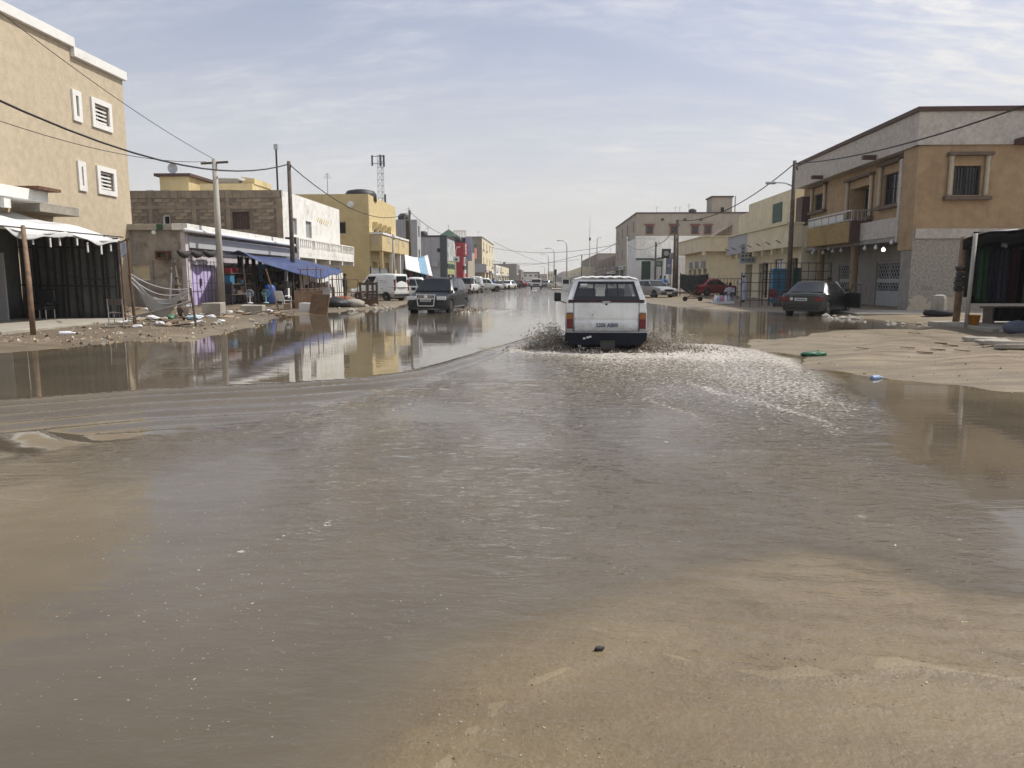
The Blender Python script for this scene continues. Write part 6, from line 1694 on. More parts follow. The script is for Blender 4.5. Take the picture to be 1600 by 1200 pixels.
mb = MB(); mb.grid(lambda u, v: Vector((TXb + .15 + .05 * math.sin(u * 18), lerp(21.5, TY1, u), lerp(.19, zr0 + .6, v))), 20, 6); mb.build('side_sheet', M_TARPG, t, smooth=True, solid=.01)
mb = MB(); mb.grid(lambda u, v: Vector((TX + .04 + .04 * math.sin(u * 8), TY1 - .05 + .5 * u, lerp(zr0 - .1, 2.0 + .4 * u, v))), 6, 8); mb.build('torn_flap', mat('grey_blue_rag', (.13, .15, .18), .85, .2, 5), t, smooth=True, solid=.01)
for i in range(14):
    x = lerp(TXb + .4, TX - .1, i / 13) + rnd.uniform(-.05, .05)
    mb = MB(); mb.bar((x, TY1 - .07, .18), (x + rnd.uniform(-.06, .06), TY1 - .07, zr0 + .55 * (1 - i / 13)), .055); mb.build('upright', M_STEEL, t)
for z in (1.32, 2.6): mb = MB(); mb.bar((TXb + .2, TY1 - .11, z), (TX, TY1 - .11, z - .05), .045); mb.build('cross_rail', M_STEEL, t)
b0 = gg(52, 523)
mb = MB(); mb.tube([(b0.x, b0.y, -.05), (b0.x + .01, b0.y, 1.5), (T0.x, T0.y, zr0 + .05)], [.068, .062, .058], 8); mb.build('wooden_post', mat('post_wood', (.19, .12, .075), .8, .3, 5), t, smooth=True)
mb = MB(); mb.bar((T0.x + .02, 16.5, zr0 - .0), (TX + .06, TY1 + .3, zr0 + .03), .035); mb.build('edge_rod', M_STEEL, t)
mb = MB(); mb.tube([(TX, TY1, .1), (TX, TY1, zr0)], .035, 6); mb.build('metal_post', M_STEEL, t)
for i in range(7):
    y = 20.8 + i * .65
    mb = MB(); zz_ = roof(0, (y - 16.5) / 8.85).z; y += rnd.uniform(-.25, .25); ln_ = rnd.uniform(.12, .34); mb.box(TX - .01, TX + .02, y, y + rnd.uniform(.03, .07), zz_ - .1 - ln_, zz_ - .1); mb.build('tie_rag', M_TARPW, t)
mb = MB(); mb.tube(catenary((TXb + 1, TY1 - .15, 2.0), (TX, TY1 - .15, 1.6), .25), .012, 4); mb.build('rope', M_STEEL, t)
# board at the very left
A = at(-30, 450, Y=23.5); mb = MB(); mb.box(A.x - .8, at(9, 450, Y=23.5).x, 23.5, 23.55, .17, at(0, 395, Y=23.5).z)
single(mb, 'grey_board', M_GREYWALL, 'tall grey board standing left of the tent post', 'board')
# dark armchair in the tent
p = Vector((at(66, 480, Y=24.3).x, 24.3, .17))
t = thing('armchair', 'black office armchair with silver feet in the dark of the tent', 'chair', p)
for (c_, s_, n_) in (((0, 0, .42), (.6, .55, .16), 'seat'), ((0, .28, .75), (.62, .14, .55), 'backrest'), ((-.33, 0, .55), (.1, .5, .1), 'armrest'), ((.33, 0, .55), (.1, .5, .1), 'armrest')): lb(t, c_, s_, M_BLKPLAST, n_, .04)
for sx_ in (-.26, .26):
    for sy_ in (-.22, .22): mb = MB(); mb.tube([(sx_, sy_, 0), (sx_, sy_, .36)], .02, 6); mb.build('leg', M_GALV, t, local=True)
# school chair
def school_chair(label, p, rz, seatm, legm):
    t = thing('school_chair', label, 'chair', p, rz)
    mb = MB(); mb.grid(lambda u, v: Vector((lerp(-.22, .22, u), lerp(-.2, .2, v), .45 - .02 * math.sin(math.pi * u))), 6, 6); mb.build('seat', seatm, t, local=True, solid=.02)
    mb = MB(); mb.grid(lambda u, v: Vector((lerp(-.22, .22, u), .22 + .03 * math.sin(math.pi * u), lerp(.66, .84, v))), 8, 4); mb.build('backrest', seatm, t, local=True, solid=.02)
    for s in (-1, 1):
        mb = MB(); mb.tube([(s * .2, -.2, 0), (s * .2, -.18, .43), (s * .2, .15, .43)], .014, 6); mb.build('front_leg', legm, t, local=True)
        mb = MB(); mb.tube([(s * .2, .24, 0), (s * .2, .2, .45), (s * .2, .25, .84)], .014, 6); mb.build('rear_leg', legm, t, local=True)
    return t
school_chair('metal school chair with brown seat at the end of the tent sheet', gg(187, 512), R(190), mat('chair_brown', (.09, .065, .055), .5, .1), M_GALV)
# ---------- wire frame, washing line and white cloth beside the tent
fx = gg(199, 508)
t = thing('clothes_rack', 'rusty pipe rack standing just past the end of tent', 'rack', fx)
for (px, yb) in ((197, 503), (210, 507)):
    q_ = gg(px, yb); mb = MB(); mb.tube([(q_.x, q_.y, 0), (q_.x - .05, q_.y, 2.75)], .03, 6); mb.build('upright', M_RUST, t)
q1_, q2_ = gg(197, 503), gg(210, 507); mb = MB(); mb.bar((q1_.x, q1_.y, 2.7), (q2_.x, q2_.y, 2.74), .04); mb.build('top_rail', M_RUST, t)
a_, b_ = gg(213, 506), gg(307, 510)
t = thing('washing_line', 'sagging white net and ropes strung between two short poles', 'washing line', a_)
for q_, top_, px in ((a_, 1.65, 0), (b_, 1.25, 0)):
    mb = MB(); mb.tube([(q_.x, q_.y, -.05), (q_.x - .12, q_.y, top_)], .035, 6); mb.build('pole', M_WOOD, t)
pa = Vector((a_.x - .1, a_.y, 1.6)); pb = Vector((b_.x - .12, b_.y, 1.2))
for sg_, dz in ((.35, 0), (.55, -.1), (.2, .1)):
    mb = MB(); mb.tube(catenary(pa + Vector((0, 0, dz)), pb + Vector((0, 0, dz * .4)), sg_), .014, 5); mb.build('rope', M_PLASTW, t)
ca = catenary(pa + Vector((0, 0, -.1)), pb, .6, 20)
mb = MB(); mb.grid(lambda u, v: ca[int(round(u * 20))] + Vector((0, .05 * math.sin(u * 14), .16 - v * (.55 * math.sin(math.pi * min(1, u * 1.15)) + .03))), 20, 5); mb.build('net_cloth', mat('dirty_white_net', (.42, .41, .38), .9, .1), t, smooth=True, solid=.01)
mb = MB(); mb.tube([Vector((a_.x + .1, a_.y - .3, .35)), Vector((b_.x - .1, b_.y, .85))], .035, 6); mb.build('leaning_pole', M_GALV, t)
# ladder-like leaning poles and draped rags by the shop corner
for i, (pxa, ya_, pxb, yb_, m_, lab) in enumerate(((262, 485, 268, 415, M_GALV, 'pale pipe leaning on the corner of the lilac shop'), (284, 490, 272, 405, M_WOOD, 'dark pole wrapped in rags leaning on the lilac shop corner'), (246, 495, 262, 470, M_WOOD, 'short dark stake leaning before the old concrete wall'))):
    q_ = gg(pxa, ya_); q_.y = min(q_.y, ys0 - .5); q_.x = at(pxa, 450, Y=q_.y).x; e_ = at(pxb, yb_, Y=ys0 - .12)
    mb = MB(); mb.tube([q_, e_], [.05, .04], 6)
    if i == 1:
        for k_ in range(5): mb.blob(q_.lerp(e_, .1 + .13 * k_), .24 - .03 * k_, k_, 1, (1, 1, 1.2))
    single(mb, 'leaning_pole', m_, lab, 'pole', loc=tuple(q_), smooth=False)
# wire grille before the lilac door
gy0, gy1 = hl_ if False else (at(296, 450, X=XS + .8).y, at(352, 450, X=XS + .8).y)
t = thing('wire_grille', 'thin wire grille fence in front of the lilac door', 'fence', (XS + .8, gy0, .2))
for i in range(11):
    y = lerp(gy0, gy1, i / 10); mb = MB(); mb.bar((XS + .8, y, .2), (XS + .8, y, 2.35), .018); mb.build('wire', M_STEEL, t)
for z in (1.0, 1.35, 2.3): mb = MB(); mb.bar((XS + .82, gy0, z), (XS + .82, gy1, z), .02); mb.build('cross_wire', M_STEEL, t)

# ---------- concrete blocks, low wall
A, B = gg(316, 490), gg(369, 490)
mb = MB(); mb.rbox(((A.x + B.x) / 2, A.y + .3, .22), (B.x - A.x, .7, .75), (0, 0, R(4)), 0, .03); single(mb, 'concrete_block', M_CONC, 'long stained concrete block lying before the lilac door', 'block', bevel=.03)
A, B = gg(371, 488), gg(446, 484)
mb = MB(); mb.rbox(((A.x + B.x) / 2, A.y + .5, .16), (B.x - A.x, .5, .5), (0, 0, R(2)), 0, .03); single(mb, 'low_wall', M_CONC, 'low concrete step running along under the blue tarpaulin', 'wall', bevel=.03)

# ---------- blue tarpaulin canopy
c00 = at(350, 397, X=-15.7); c10 = at(372, 393, X=-14.5); c01 = at(462, 404, X=-15.7); c11 = at(529, 420, X=-12.9)
t = thing('blue_tarpaulin', 'big sagging blue tarpaulin stretched from the shop ledge on poles', 'canopy', (-14.5, 40, .2))
def tarp(u, v):
    p = c00.lerp(c10, u).lerp(c01.lerp(c11, u), v)
    p.z -= .40 * u * math.sin(math.pi * v) + .05 * math.sin(v * 17 + u * 5) * u
    p.x += .9 * u * math.sin(math.pi * v) * .8
    return p
mb = MB(); mb.grid(tarp, 18, 40); mb.build('tarpaulin', M_TARPB, t, smooth=True, solid=.012)
mb = MB(); mb.grid(lambda u, v: tarp(1, u) + Vector((.02 + .25 * v, 0, -v * (.10 + .38 * max(0, math.sin(math.pi * min(1, u * 1.05))) ** .8 + .04 * math.sin(u * 23)))), 40, 6); mb.build('hem', M_TARPB, t, smooth=True, solid=.01)
for v in (.02, .35, .62, .98):
    p = tarp(1, v); q_ = Vector((p.x + rnd.uniform(-.2, .3), p.y + rnd.uniform(-.3, .3), gh(p.x, p.y))); mb = MB(); mb.tube([q_, p], .03, 6); mb.build('pole', M_WOOD, t)
p = tarp(1, .5); mb = MB(); mb.tube([gg(436, 486), at(415, 420, Y=gg(436, 486).y + .5)], .035, 6); mb.build('pole', M_RUST, t)
# white sheeting behind the far end, with bars
A = at(470, 450, X=-14.2); B = at(536, 450, X=-14.2)
t = thing('sheet_screen', 'whitewashed sheet screen with dark bars past the blue tarpaulin', 'screen', (-14.2, A.y, .15))
mb = MB(); mb.box(-14.25, -14.2, A.y, B.y, .1, at(500, 425, X=-14.2).z); mb.build('sheet', M_WHITEWALL, t)
for i in range(9):
    y = lerp(A.y, B.y, (i + .3) / 9); mb = MB(); mb.bar((-14.1, y, .1), (-14.1 + rnd.uniform(-.1, .1), y, 2.2), .04); mb.build('bar', M_STEEL, t)
# ---------- goods under the blue tarpaulin
def fan_(label, p, m):
    t = thing('pedestal_fan', label, 'fan', p, R(200)); t.scale = (.72,) * 3
    mb = MB(); mb.lathe([(.2, 0), (.18, .04), (.03, .06), (.025, .5)], (0, 0, 0), 12); mb.build('stand', m, t, local=True)
    mb = MB(); mb.lathe([(.06, -.1), (.08, 0)], (0, 0, .62), 10, axis='y'); mb.build('motor', m, t, local=True)
    for k_ in range(3):
        a0 = k_ * 2.09; mb = MB(); mb.add([(0, .03, .62), (.2 * math.cos(a0 - .35), .05, .62 + .2 * math.sin(a0 - .35)), (.22 * math.cos(a0 + .35), .02, .62 + .22 * math.sin(a0 + .35))], [(0, 1, 2)]); mb.build('blade', M_BLUECAB, t, local=True, solid=.006)
    for r_ in (.12, .2, .25):
        mb = MB(); mb.tube([(r_ * math.cos(a), .08, .62 + r_ * math.sin(a)) for a in np.linspace(0, 2 * math.pi, 25)], .008, 4, caps=False); mb.build('guard_ring', m, t, local=True)
fan_('white table fan with blue blades on the step', gg(391, 477) + Vector((0, 0, .3)), M_PLASTW)
fan_('pale green table fan next to the blue barrel', gg(416, 478) + Vector((0, 0, .3)), mat('mint', (.35, .55, .48), .5, .05))
mb = MB(); p = gg(425, 474); mb.lathe([(.2, 0), (.27, .1), (.29, .4), (.27, .8), (.2, .92), (.08, .95)], (p.x - .3, p.y + .6, .3), 14); single(mb, 'blue_barrel', M_BLUE, 'blue plastic barrel under the tarpaulin', 'barrel', smooth=True)
def plastic_chair(label, p, rz, m):
    t = thing('plastic_chair', label, 'chair', p, rz)
    mb = MB(); mb.grid(lambda u, v: Vector((lerp(-.24, .24, u), lerp(-.24, .2, v), .42 - .02 * math.sin(math.pi * u))), 6, 6); mb.build('seat', m, t, local=True, solid=.02)
    mb = MB(); mb.grid(lambda u, v: Vector((lerp(-.25, .25, u) * (1 - .25 * v * v), .2 + .12 * v + .04 * math.cos(math.pi * (u - .5)), lerp(.42, .86, v))), 8, 6); mb.build('backrest', m, t, local=True, solid=.02)
    for s in (-1, 1):
        mb = MB(); mb.tube([(s * .27, .2, .62), (s * .29, -.1, .64), (s * .28, -.24, .6), (s * .27, -.26, .4)], .022, 6); mb.build('armrest', m, t, local=True)
        for y in (-.24, .22): mb = MB(); mb.tube([(s * .26, y * 1.1, 0), (s * .24, y, .42)], .022, 6); mb.build('leg', m, t, local=True)
    return t
# loaded shelves in the shade of the tarpaulin
for k_, (pxa, pxb, lab) in enumerate(((352, 388, 'dark shelf rack loaded with household goods left of the fans'), (398, 452, 'long dark trestle of clothes and goods behind the blue barrel'), (455, 500, 'shaded table heaped with tools past the wooden pole'))):
    ya_, yb_ = at(pxa, 450, X=-15.0).y, at(pxb, 450, X=-15.0).y; x_ = -15.0 + .35 * k_
    t = thing('goods_rack', lab, 'rack', (x_, ya_, .3))
    for z in ((.5, 1.0, 1.5), (.75, 1.7), (.7,))[k_]:
        mb = MB(); mb.box(x_ - .3, x_ + .3, ya_, yb_, z + .28, z + .32); mb.build('shelf', M_WOOD, t)
        y = ya_ + .1; j = 0
        while y < yb_ - .4:
            w_ = rnd.uniform(.18, .5); h_2 = rnd.uniform(.12, .42); m_ = rnd.choice([M_BLKPLAST, M_STEEL, M_WOOD, M_PLANK, M_BLUECAB, M_DKGREEN, M_SHUT, M_REDPL, M_STEEL, M_BLKPLAST])
            mb = MB()
            if j % 3 == 1: mb.blob((x_ + .05, y + w_ / 2, z + .32 + h_2 * .45), h_2 * .6, j, 1, (1, w_ / h_2, 1), .15)
            else: mb.rbox((x_ + .05, y + w_ / 2, z + .32 + h_2 / 2), (.4, w_, h_2), (0, 0, rnd.uniform(-.15, .15)))
            mb.build('goods', m_, t); y += w_ + .05; j += 1
    for y in (ya_ + .05, yb_ - .05):
        mb = MB(); mb.box(x_ - .3, x_ - .24, y - .03, y + .03, .3, 2.1); mb.build('upright', M_STEEL, t); mb = MB(); mb.box(x_ + .24, x_ + .3, y - .03, y + .03, .3, 1.4 if k_ < 2 else 1.0); mb.build('upright', M_STEEL, t)
for i in range(9):
    y = at(372 + i * 11, 430, X=-15.3).y; mb = MB(); mb.grid(lambda u, v: Vector((-15.3 + .06 * math.sin(u * 8 + i), y + u * .5, lerp(1.5, 2.7, v) - .1 * math.sin(3 * u))), 6, 4)
    single(mb, 'hanging_garment', [M_STEEL, M_BLKPLAST, M_WOOD, M_BLUECAB, M_STEEL][i % 5], ['dark', 'black', 'brown', 'blue', 'dark'][i % 5] + ' garment hanging in the shade under the blue tarpaulin', 'garment', group='garments under the tarpaulin', solid=.02)
plastic_chair('white plastic armchair at the edge of the blue tarpaulin', gg(443, 482), R(160), M_PLASTW)
for i, (px, py, s_, m_, lab) in enumerate(((455, 482, (.5, .4, .4), M_PLANK, 'brown carton beside the white plastic chair'), (447, 484, (.35, .35, .3), mat('carton', (.3, .22, .14), .9, .1), 'small pale carton beside the white plastic chair'),
        (481, 486, (.75, .5, .4), M_PLASTW, 'white enamel box standing at the waterline'), (507, 470, (.6, .45, .42), M_PLASTW, 'white appliance case lying on the black heap'), (524, 470, (.3, .3, .3), M_RUST, 'rusty tin behind the black heap'))):
    p = gg(px, py); mb = MB(); mb.rbox((p.x, p.y + .2, p.z + s_[2] / 2 - .02 + (.45 if i == 3 else 0)), s_, (0, 0, rnd.uniform(-.4, .4)), 0, .01)
    single(mb, 'box', m_, lab, 'box', bevel=.015)
p = gg(483, 483); mb = MB(); mb.rbox((p.x, p.y, p.z + .42), (1.35, .08, .95), (R(-14), 0, R(20))); single(mb, 'plywood_sheet', M_PLANK, 'brown plywood sheet propped upright at the waterline', 'board', bevel=.01)
p = gg(492, 487); mb = MB(); mb.rbox((p.x + .25, p.y - .1, p.z + .4), (.9, .06, .95), (R(-20), 0, R(-12))); single(mb, 'plywood_sheet', M_PLANK, 'narrow brown board leaning against the plywood sheet', 'board', bevel=.01)
def heap(label, px, py, r_, m, cat, sq=(1.6, 1, .75), seed=1, name='heap'):
    p = gg(px, py); mb = MB()
    for i in range(5):
        rr_ = random.Random(seed * 10 + i); mb.blob((p.x + rr_.uniform(-.5, .5) * r_, p.y + rr_.uniform(0, .6) * r_, p.z + r_ * .3), r_ * rr_.uniform(.55, .8), seed * 10 + i, 2, sq, .12)
    return single(mb, name, m, label, cat, smooth=True)
heap('black plastic sheeting heaped at the waterline', 515, 480, .6, M_BLKPLAST, 'sheeting', seed=2, name='plastic_heap')
heap('rust-orange blanket thrown over scrap', 534, 476, .55, mat('orange_blanket', (.26, .085, .035), .9, .3, 5), 'blanket', seed=3, name='blanket')
heap('grey rubble heap beside the orange blanket', 552, 480, .5, M_CONC, 'rubble', seed=4, name='rubble_heap')
# scrap timber frame
p = gg(577, 478)
t = thing('timber_frame', 'broken brown timber cabinet frame standing before the van', 'furniture', p)
for dx in (-.45, -.1, .2, .45): mb = MB(); mb.bar((p.x + dx, p.y, p.z), (p.x + dx + rnd.uniform(-.05, .05), p.y, p.z + 1.3), .12, .07); mb.build('upright', M_WOOD, t)
for z in (.35, .75, 1.2): mb = MB(); mb.bar((p.x - .5, p.y - .06, p.z + z), (p.x + .5, p.y - .06, p.z + z + rnd.uniform(-.05, .05)), .05, .12); mb.build('cross_board', M_WOOD, t)
mb = MB(); mb.box(p.x - .4, p.x + .45, p.y - .08, p.y + .4, p.z, p.z + .38); mb.build('base_panel', M_PLANK, t)
# pipe racks near the heaps
for i, (pa_, pb_, zt_, lab) in enumerate((((520, 480), (575, 478), 1.5, 'thin pipe rack standing behind the orange blanket'), ((471, 486), (505, 483), 2.0, 'crooked pipe trestle beside the plywood sheet'))):
    A, B = gg(*pa_), gg(*pb_)
    t = thing('pipe_rack', lab, 'rack', A)
    for k_ in range(4):
        q_ = A.lerp(B, k_ / 3); mb = MB(); mb.tube([q_, q_ + Vector((rnd.uniform(-.12, .12), 0, zt_ * rnd.uniform(.9, 1.05)))], .025, 5); mb.build('upright', M_RUST, t)
    for z in (.5, .95): mb = MB(); mb.tube([A + Vector((-.1, 0, zt_ * z)), B + Vector((.1, 0, zt_ * z))], .022, 5); mb.build('rail', M_RUST, t)
# rubbish on the left bank
bagm = [M_PLASTW, mat('pale_blue_bag', (.35, .47, .55), .5, .1), mat('green_bag', (.02, .12, .055), .5, .2)]
rr_ = random.Random(5)
BAG = [(238, 500, .2, 0), (230, 485, .13, 0), (263, 488, .2, 2), (265, 497, .12, 1), (300, 500, .2, 1), (249, 507, .13, 0), (330, 497, .15, 0), (215, 512, .12, 0), (310, 497, .14, 0), (345, 503, .11, 0), (288, 480, .18, 1), (358, 489, .14, 0), (421, 487, .14, 0)]
names_ = ['crumpled white plastic bag dumped on the left bank', 'crumpled pale blue plastic bag dumped on the left bank', 'bright green plastic bag dumped on the left bank']
for i, (px, py, r_, k_) in enumerate(BAG):
    p = gg(px, py); mb = MB(); mb.blob((0, 0, r_ * .3), r_, i, 2, (1.2, 1, .55), .22); o = mb.build('plastic_bag', bagm[k_], None, smooth=False); o.location = p
    tag(o, names_[k_], 'plastic bag', 'rubbish bags on the left bank')
stm = []
for i in range(4): mb = MB(); mb.blob((0, 0, 0), 1, 40 + i, 1, (1.2, 1, .7), .2); stm.append(mb.mesh('stone', M_CONC))
def stones(n, region, smin, smax, label, group):
    for i in range(n):
        px = rr_.uniform(region[0], region[1]); py = rr_.uniform(region[2], region[3]); p = gg(px, py)
        o = bpy.data.objects.new('stone', stm[i % 4]); COL.objects.link(o); o.location = p + Vector((0, 0, .02)); o.rotation_euler = (0, 0, rr_.uniform(0, 6)); o.scale = (rr_.uniform(smin, smax),) * 3
        tag(o, label, 'stone', group)
stones(14, (530, 620, 477, 486), .08, .2, 'grey rubble stone on the bank in front of the van', 'stones before the van')
stones(12, (1285, 1345, 494, 501), .08, .22, 'pale rubble stone beside the charcoal saloon', 'stones by the saloon')
stones(10, (240, 400, 485, 512), .06, .18, 'rubble stone among the rubbish on the left bank', 'stones in the left rubbish')
stones(8, (1350, 1480, 500, 510), .05, .12, 'small stone along the pavement edge', 'stones along the pavement')
pkm = []
for i, (a, b_, m_) in enumerate(((.7, .16, M_PLANK), (.5, .3, mat('carton', (.3, .22, .14), .9, .1)), (.45, .35, M_PLASTW), (.8, .1, M_WOOD))): mb = MB(); mb.rbox((0, 0, .02), (a, b_, .03), (0, .06, 0), 0, .01); pkm.append(mb.mesh('board_scrap', m_))
kinds = ['brown plank scrap lying on the left bank', 'torn cardboard lying on the left bank', 'flat white panel scrap lying on the left bank', 'grey weathered lath lying on the left bank']
for i in range(90):
    px = rr_.uniform(190, 450); py = rr_.uniform(480, 512) if px < 320 else rr_.uniform(484, 497)
    p = gg(px, py); o = bpy.data.objects.new('board_scrap', pkm[i % 4]); COL.objects.link(o); o.location = p + Vector((0, 0, .03)); o.rotation_euler = (rr_.uniform(-.2, .2), rr_.uniform(-.2, .2), rr_.uniform(0, 6)); s_ = rr_.uniform(.5, 1.1); o.scale = (s_, s_, 1)
    tag(o, kinds[i % 4], 'scrap', 'scrap on the left bank')
kinds2 = ['thin plank scrap lying on the right sand bank', None, None, 'grey lath lying on the right sand bank']
for i, (px, py) in enumerate(((1428, 523), (1470, 537), (1418, 545), (1465, 548), (1505, 549), (1485, 541), (1350, 546), (1445, 552))):
    p = gg(px, py); o = bpy.data.objects.new('board_scrap', pkm[0 if i % 2 else 3]); COL.objects.link(o); o.location = p + Vector((0, 0, .015)); o.rotation_euler = (0, 0, rr_.uniform(-.4, .4)); o.scale = (.42, .42, .6)
    tag(o, kinds2[0 if i % 2 else 3], 'scrap', 'planks on the right bank')
def bottle(p, m, label, r=.035, lying=True, s=1.0):
    mb = MB(); mb.lathe([(r * .9, 0), (r, .02), (r, .15), (r * .4, .2), (r * .4, .235)], (0, 0, 0), 10, axis='x' if lying else 'z')
    o = mb.build('plastic_bottle', m, None, smooth=True); o.location = p; o.scale = (s,) * 3; o.rotation_euler = (0, 0, .5)
    return tag(o, label, 'bottle')
p = gg(92, 524); bottle(p + Vector((0, 0, .05)), M_PLASTW, 'white plastic bottle lying at the edge of the tent slab', s=1.6)
p = gg(1362, 594); bottle(Vector((p.x, p.y, .02)), mat('blue_label', (.25, .38, .6), .4, .1), 'small blue bottle floating at the tip of the sand bank')
mb = MB(); p = gg(1272, 556)
for i in range(3): mb.blob((p.x + (i - 1) * .09, p.y, p.z + .03), .12, 70 + i, 2, (1.3, 1, .5), .2)
single(mb, 'plastic_bag', mat('green_bag', (.02, .12, .055), .5, .2), 'dark green plastic bag lying alone on the wet right bank', 'plastic bag', smooth=True)
mb = MB(); p = gg(936, 1016); mb.blob((p.x, p.y, p.z + .008), .016, 3, 1, (1.3, 1, .8), .3); single(mb, 'dark_stone', M_STEEL, 'small black stone at the foreground sand edge', 'stone')

# ---------- poles
def pole(label, px, ytop, X=None, Y=None, r0=.13, r1=.10, m=None, crossarm=None, name='utility_pole'):
    T = at(px, ytop, X=X, Y=Y); z0 = gh(T.x, T.y)
    t = thing(name, label, 'pole', (T.x, T.y, z0))
    mb = MB(); mb.tube([(T.x, T.y, z0 - .1), (T.x, T.y, T.z)], [r0, r1], 10); mb.build('shaft', m or M_WOOD, t, smooth=True)
    if crossarm: mb = MB(); mb.bar((T.x - crossarm, T.y, T.z - .18), (T.x + crossarm, T.y, T.z - .12), .09); mb.build('crossarm', M_WOOD, t)
    else:
        for k_ in range(3): mb = MB(); mb.lathe([(.03, 0), (.05, .04), (.05, .1), (.02, .13)], (T.x + .1, T.y - .08 * k_, T.z - .3 - .12 * k_), 8); mb.build('insulator', M_STEEL, t)
    return t, T
_, pA = pole('pale concrete pole with short crossarm before the lilac shop', 335, 249, X=-14.9, r0=.16, r1=.11, m=M_GREYPOLE, crossarm=.62)
_, pB = pole('dark wooden pole beside the block building', 451, 252, X=-14.6, r0=.15)
_, pC = pole('dark wooden pole before the grey cabin building', 640, 328, X=-14.6)
_, pC2 = pole('grey leaning pole under the yellow balcony', 614, 366, X=-14.6, m=M_GREYPOLE)
tD, pD = pole('dark pole with street lamp at the corner of ochre building', 1242, 251, X=14.0, r0=.15)
_, pE = pole('stout wooden pole beside the net screen', 1059, 343, Y=64, r0=.19, r1=.13)
_, pE2 = pole('short wooden pole doubled beside the stout one', 1055.5, 366, Y=63.5, r0=.15, r1=.13)
_, pF = pole('thin dark pole before the white workshop', 1025, 378, Y=84, r0=.12)
_, pG = pole('thin pole before the taupe building front', 980, 370, Y=100, r0=.1, r1=.08, m=M_GREYPOLE)
_, pH = pole('short pole carrying wires by the stone block', 909, 398, Y=165)
mb = MB(); l0 = at(1238, 291, Y=pD.y); l1 = at(1207, 285, Y=pD.y); mb.tube([l0, at(1228, 286, Y=pD.y), l1], .035, 6); lm = mb.build('lamp_arm', M_GALV, tD)
mb = MB(); mb.rbox(l1 + Vector((-.1, 0, -.03)), (.55, .2, .14)); mb.build('lamp_head', M_GALV, lm, bevel=.04)
mb = MB(); mb.box(pD.x - .6, pD.x - .35, pD.y - .1, pD.y + .1, pD.z - 1.0, pD.z - .75) if False else None
def wp(px, py, X): return at(px, py, X=X)
cable(wp(-420, -60, -14.5), pB + Vector((0, 0, -.15)), 1.6, .035, 'thick black cable running from overhead left to the wooden pole by the block building')
cable(pB + Vector((0, 0, -.15)), pC + Vector((0, 0, -.2)), 1.6, .03, 'black cable spanning between the two wooden poles on the left')
cable(pC + Vector((0, 0, -.2)), at(712, 372, Y=130), .6, .03, 'black cable from the far left wooden pole to the grey building')
cable(wp(-100, -60, -14.9), pA, .3, .012, 'thin steep wire running up from the concrete pole across the beige wall')
cable(wp(-160, 130, -14.9), pA + Vector((-.4, 0, -.1)), .5, .012, 'thin low wire running from the concrete pole across the beige wall')
cable(wp(1800, 90, 14.0), pD + Vector((0, 0, -.15)), .5, .03, 'black cable crossing the ochre front to its corner pole')
cable(pD + Vector((0, 0, -.15)), pE + Vector((0, 0, -.1)), .9, .03, 'black cable from the ochre corner pole down to the stout wooden pole')
cable(pE + Vector((0, 0, -.3)), pF + Vector((0, 0, -.2)), .5, .03, 'black cable from the stout pole to the thin dark pole')
cable(pF + Vector((0, 0, -.3)), pG + Vector((0, 0, -1)), .6, .025, 'black cable from the thin dark pole to the taupe building')
cable(at(765, 386, Y=205), at(963, 382, Y=160), 1.6, .045, 'upper cable crossing the street to the taupe building')
cable(at(772, 378, Y=215), at(868, 416, Y=330), .8, .05, 'cable slanting down from the beige block to the far street lamps')
cable(at(805, 413, Y=320), pH, 1.0, .05, 'lower cable crossing the street to the short pole')
cable(pH, at(962, 380, Y=150), .6, .045, 'cable rising from the short pole to the taupe building')
cable(at(770, 408, Y=230), at(905, 405, Y=240), 1.0, .04, 'middle thin cable crossing the far street')
# ---------- street lamps on the median and kerbs
def lamp(label, px, ytop, Y, arm, m=M_GALV, h=None, group=None):
    T = at(px, ytop, Y=Y); t = thing('street_lamp', label, 'street lamp', (T.x, T.y, .1), group=group)
    mb = MB(); mb.tube([(T.x, Y, 0), (T.x, Y, T.z - 1.0), (T.x + arm * .12, Y, T.z - .35), (T.x + arm * .45, Y, T.z - .02), (T.x + arm, Y, T.z)], [.1, .07, .06, .05, .04], 7); mb.build('column', m, t, smooth=True)
    mb = MB(); mb.rbox((T.x + arm * 1.15, Y, T.z), (abs(arm) * .4, .25, .12)); mb.build('lamp_head', m, t, bevel=.03)
    return t
lamp('tall curved street lamp rising nearest on the median', 886, 376, 112, -1.1)
lamp('second curved street lamp on the median', 866, 388, 140, -1.3)
lamp('third curved street lamp on the median beyond the lorry', 857, 397, 175, -1.4)
lamp('small curved street lamp far along the median', 851, 416, 280, -1.4)
lamp('curved lamp with dark head beside the tall thin mast', 933, 371, 130, .5)
lamp('white lamp column with a sign before the red shop', 711.5, 386, 100, .45, M_WHITEP)
T = at(713, 405, Y=99.9); mb = MB(); mb.box(T.x - .42, T.x + .42, 99.78, 99.82, T.z - .35, T.z + .35)
t = thing('street_sign', 'small white sign with blue emblem on the white lamp column', 'sign', (T.x, 99.8, T.z - .35)); mb.build('board', M_WHITEP, t)
mb = MB(); mb.lathe([(.16, -.03), (.16, 0)], (T.x, 99.78, T.z - .05), 12, axis='y'); mb.build('emblem', M_INK, t)
T = at(922, 340, Y=128); t = thing('thin_mast', 'tall thin antenna mast before the grey block', 'mast', (T.x, 128, .1))
mb = MB(); mb.tube([(T.x, 128, 0), (T.x, 128, T.z * .6), (T.x, 128, T.z)], [.1, .07, .03], 6); mb.build('column', M_GALV, t)
mb = MB(); mb.box(T.x - .12, T.x + .15, 127.8, 128.1, T.z * .68, T.z * .72); mb.build('bracket', M_STEEL, t)
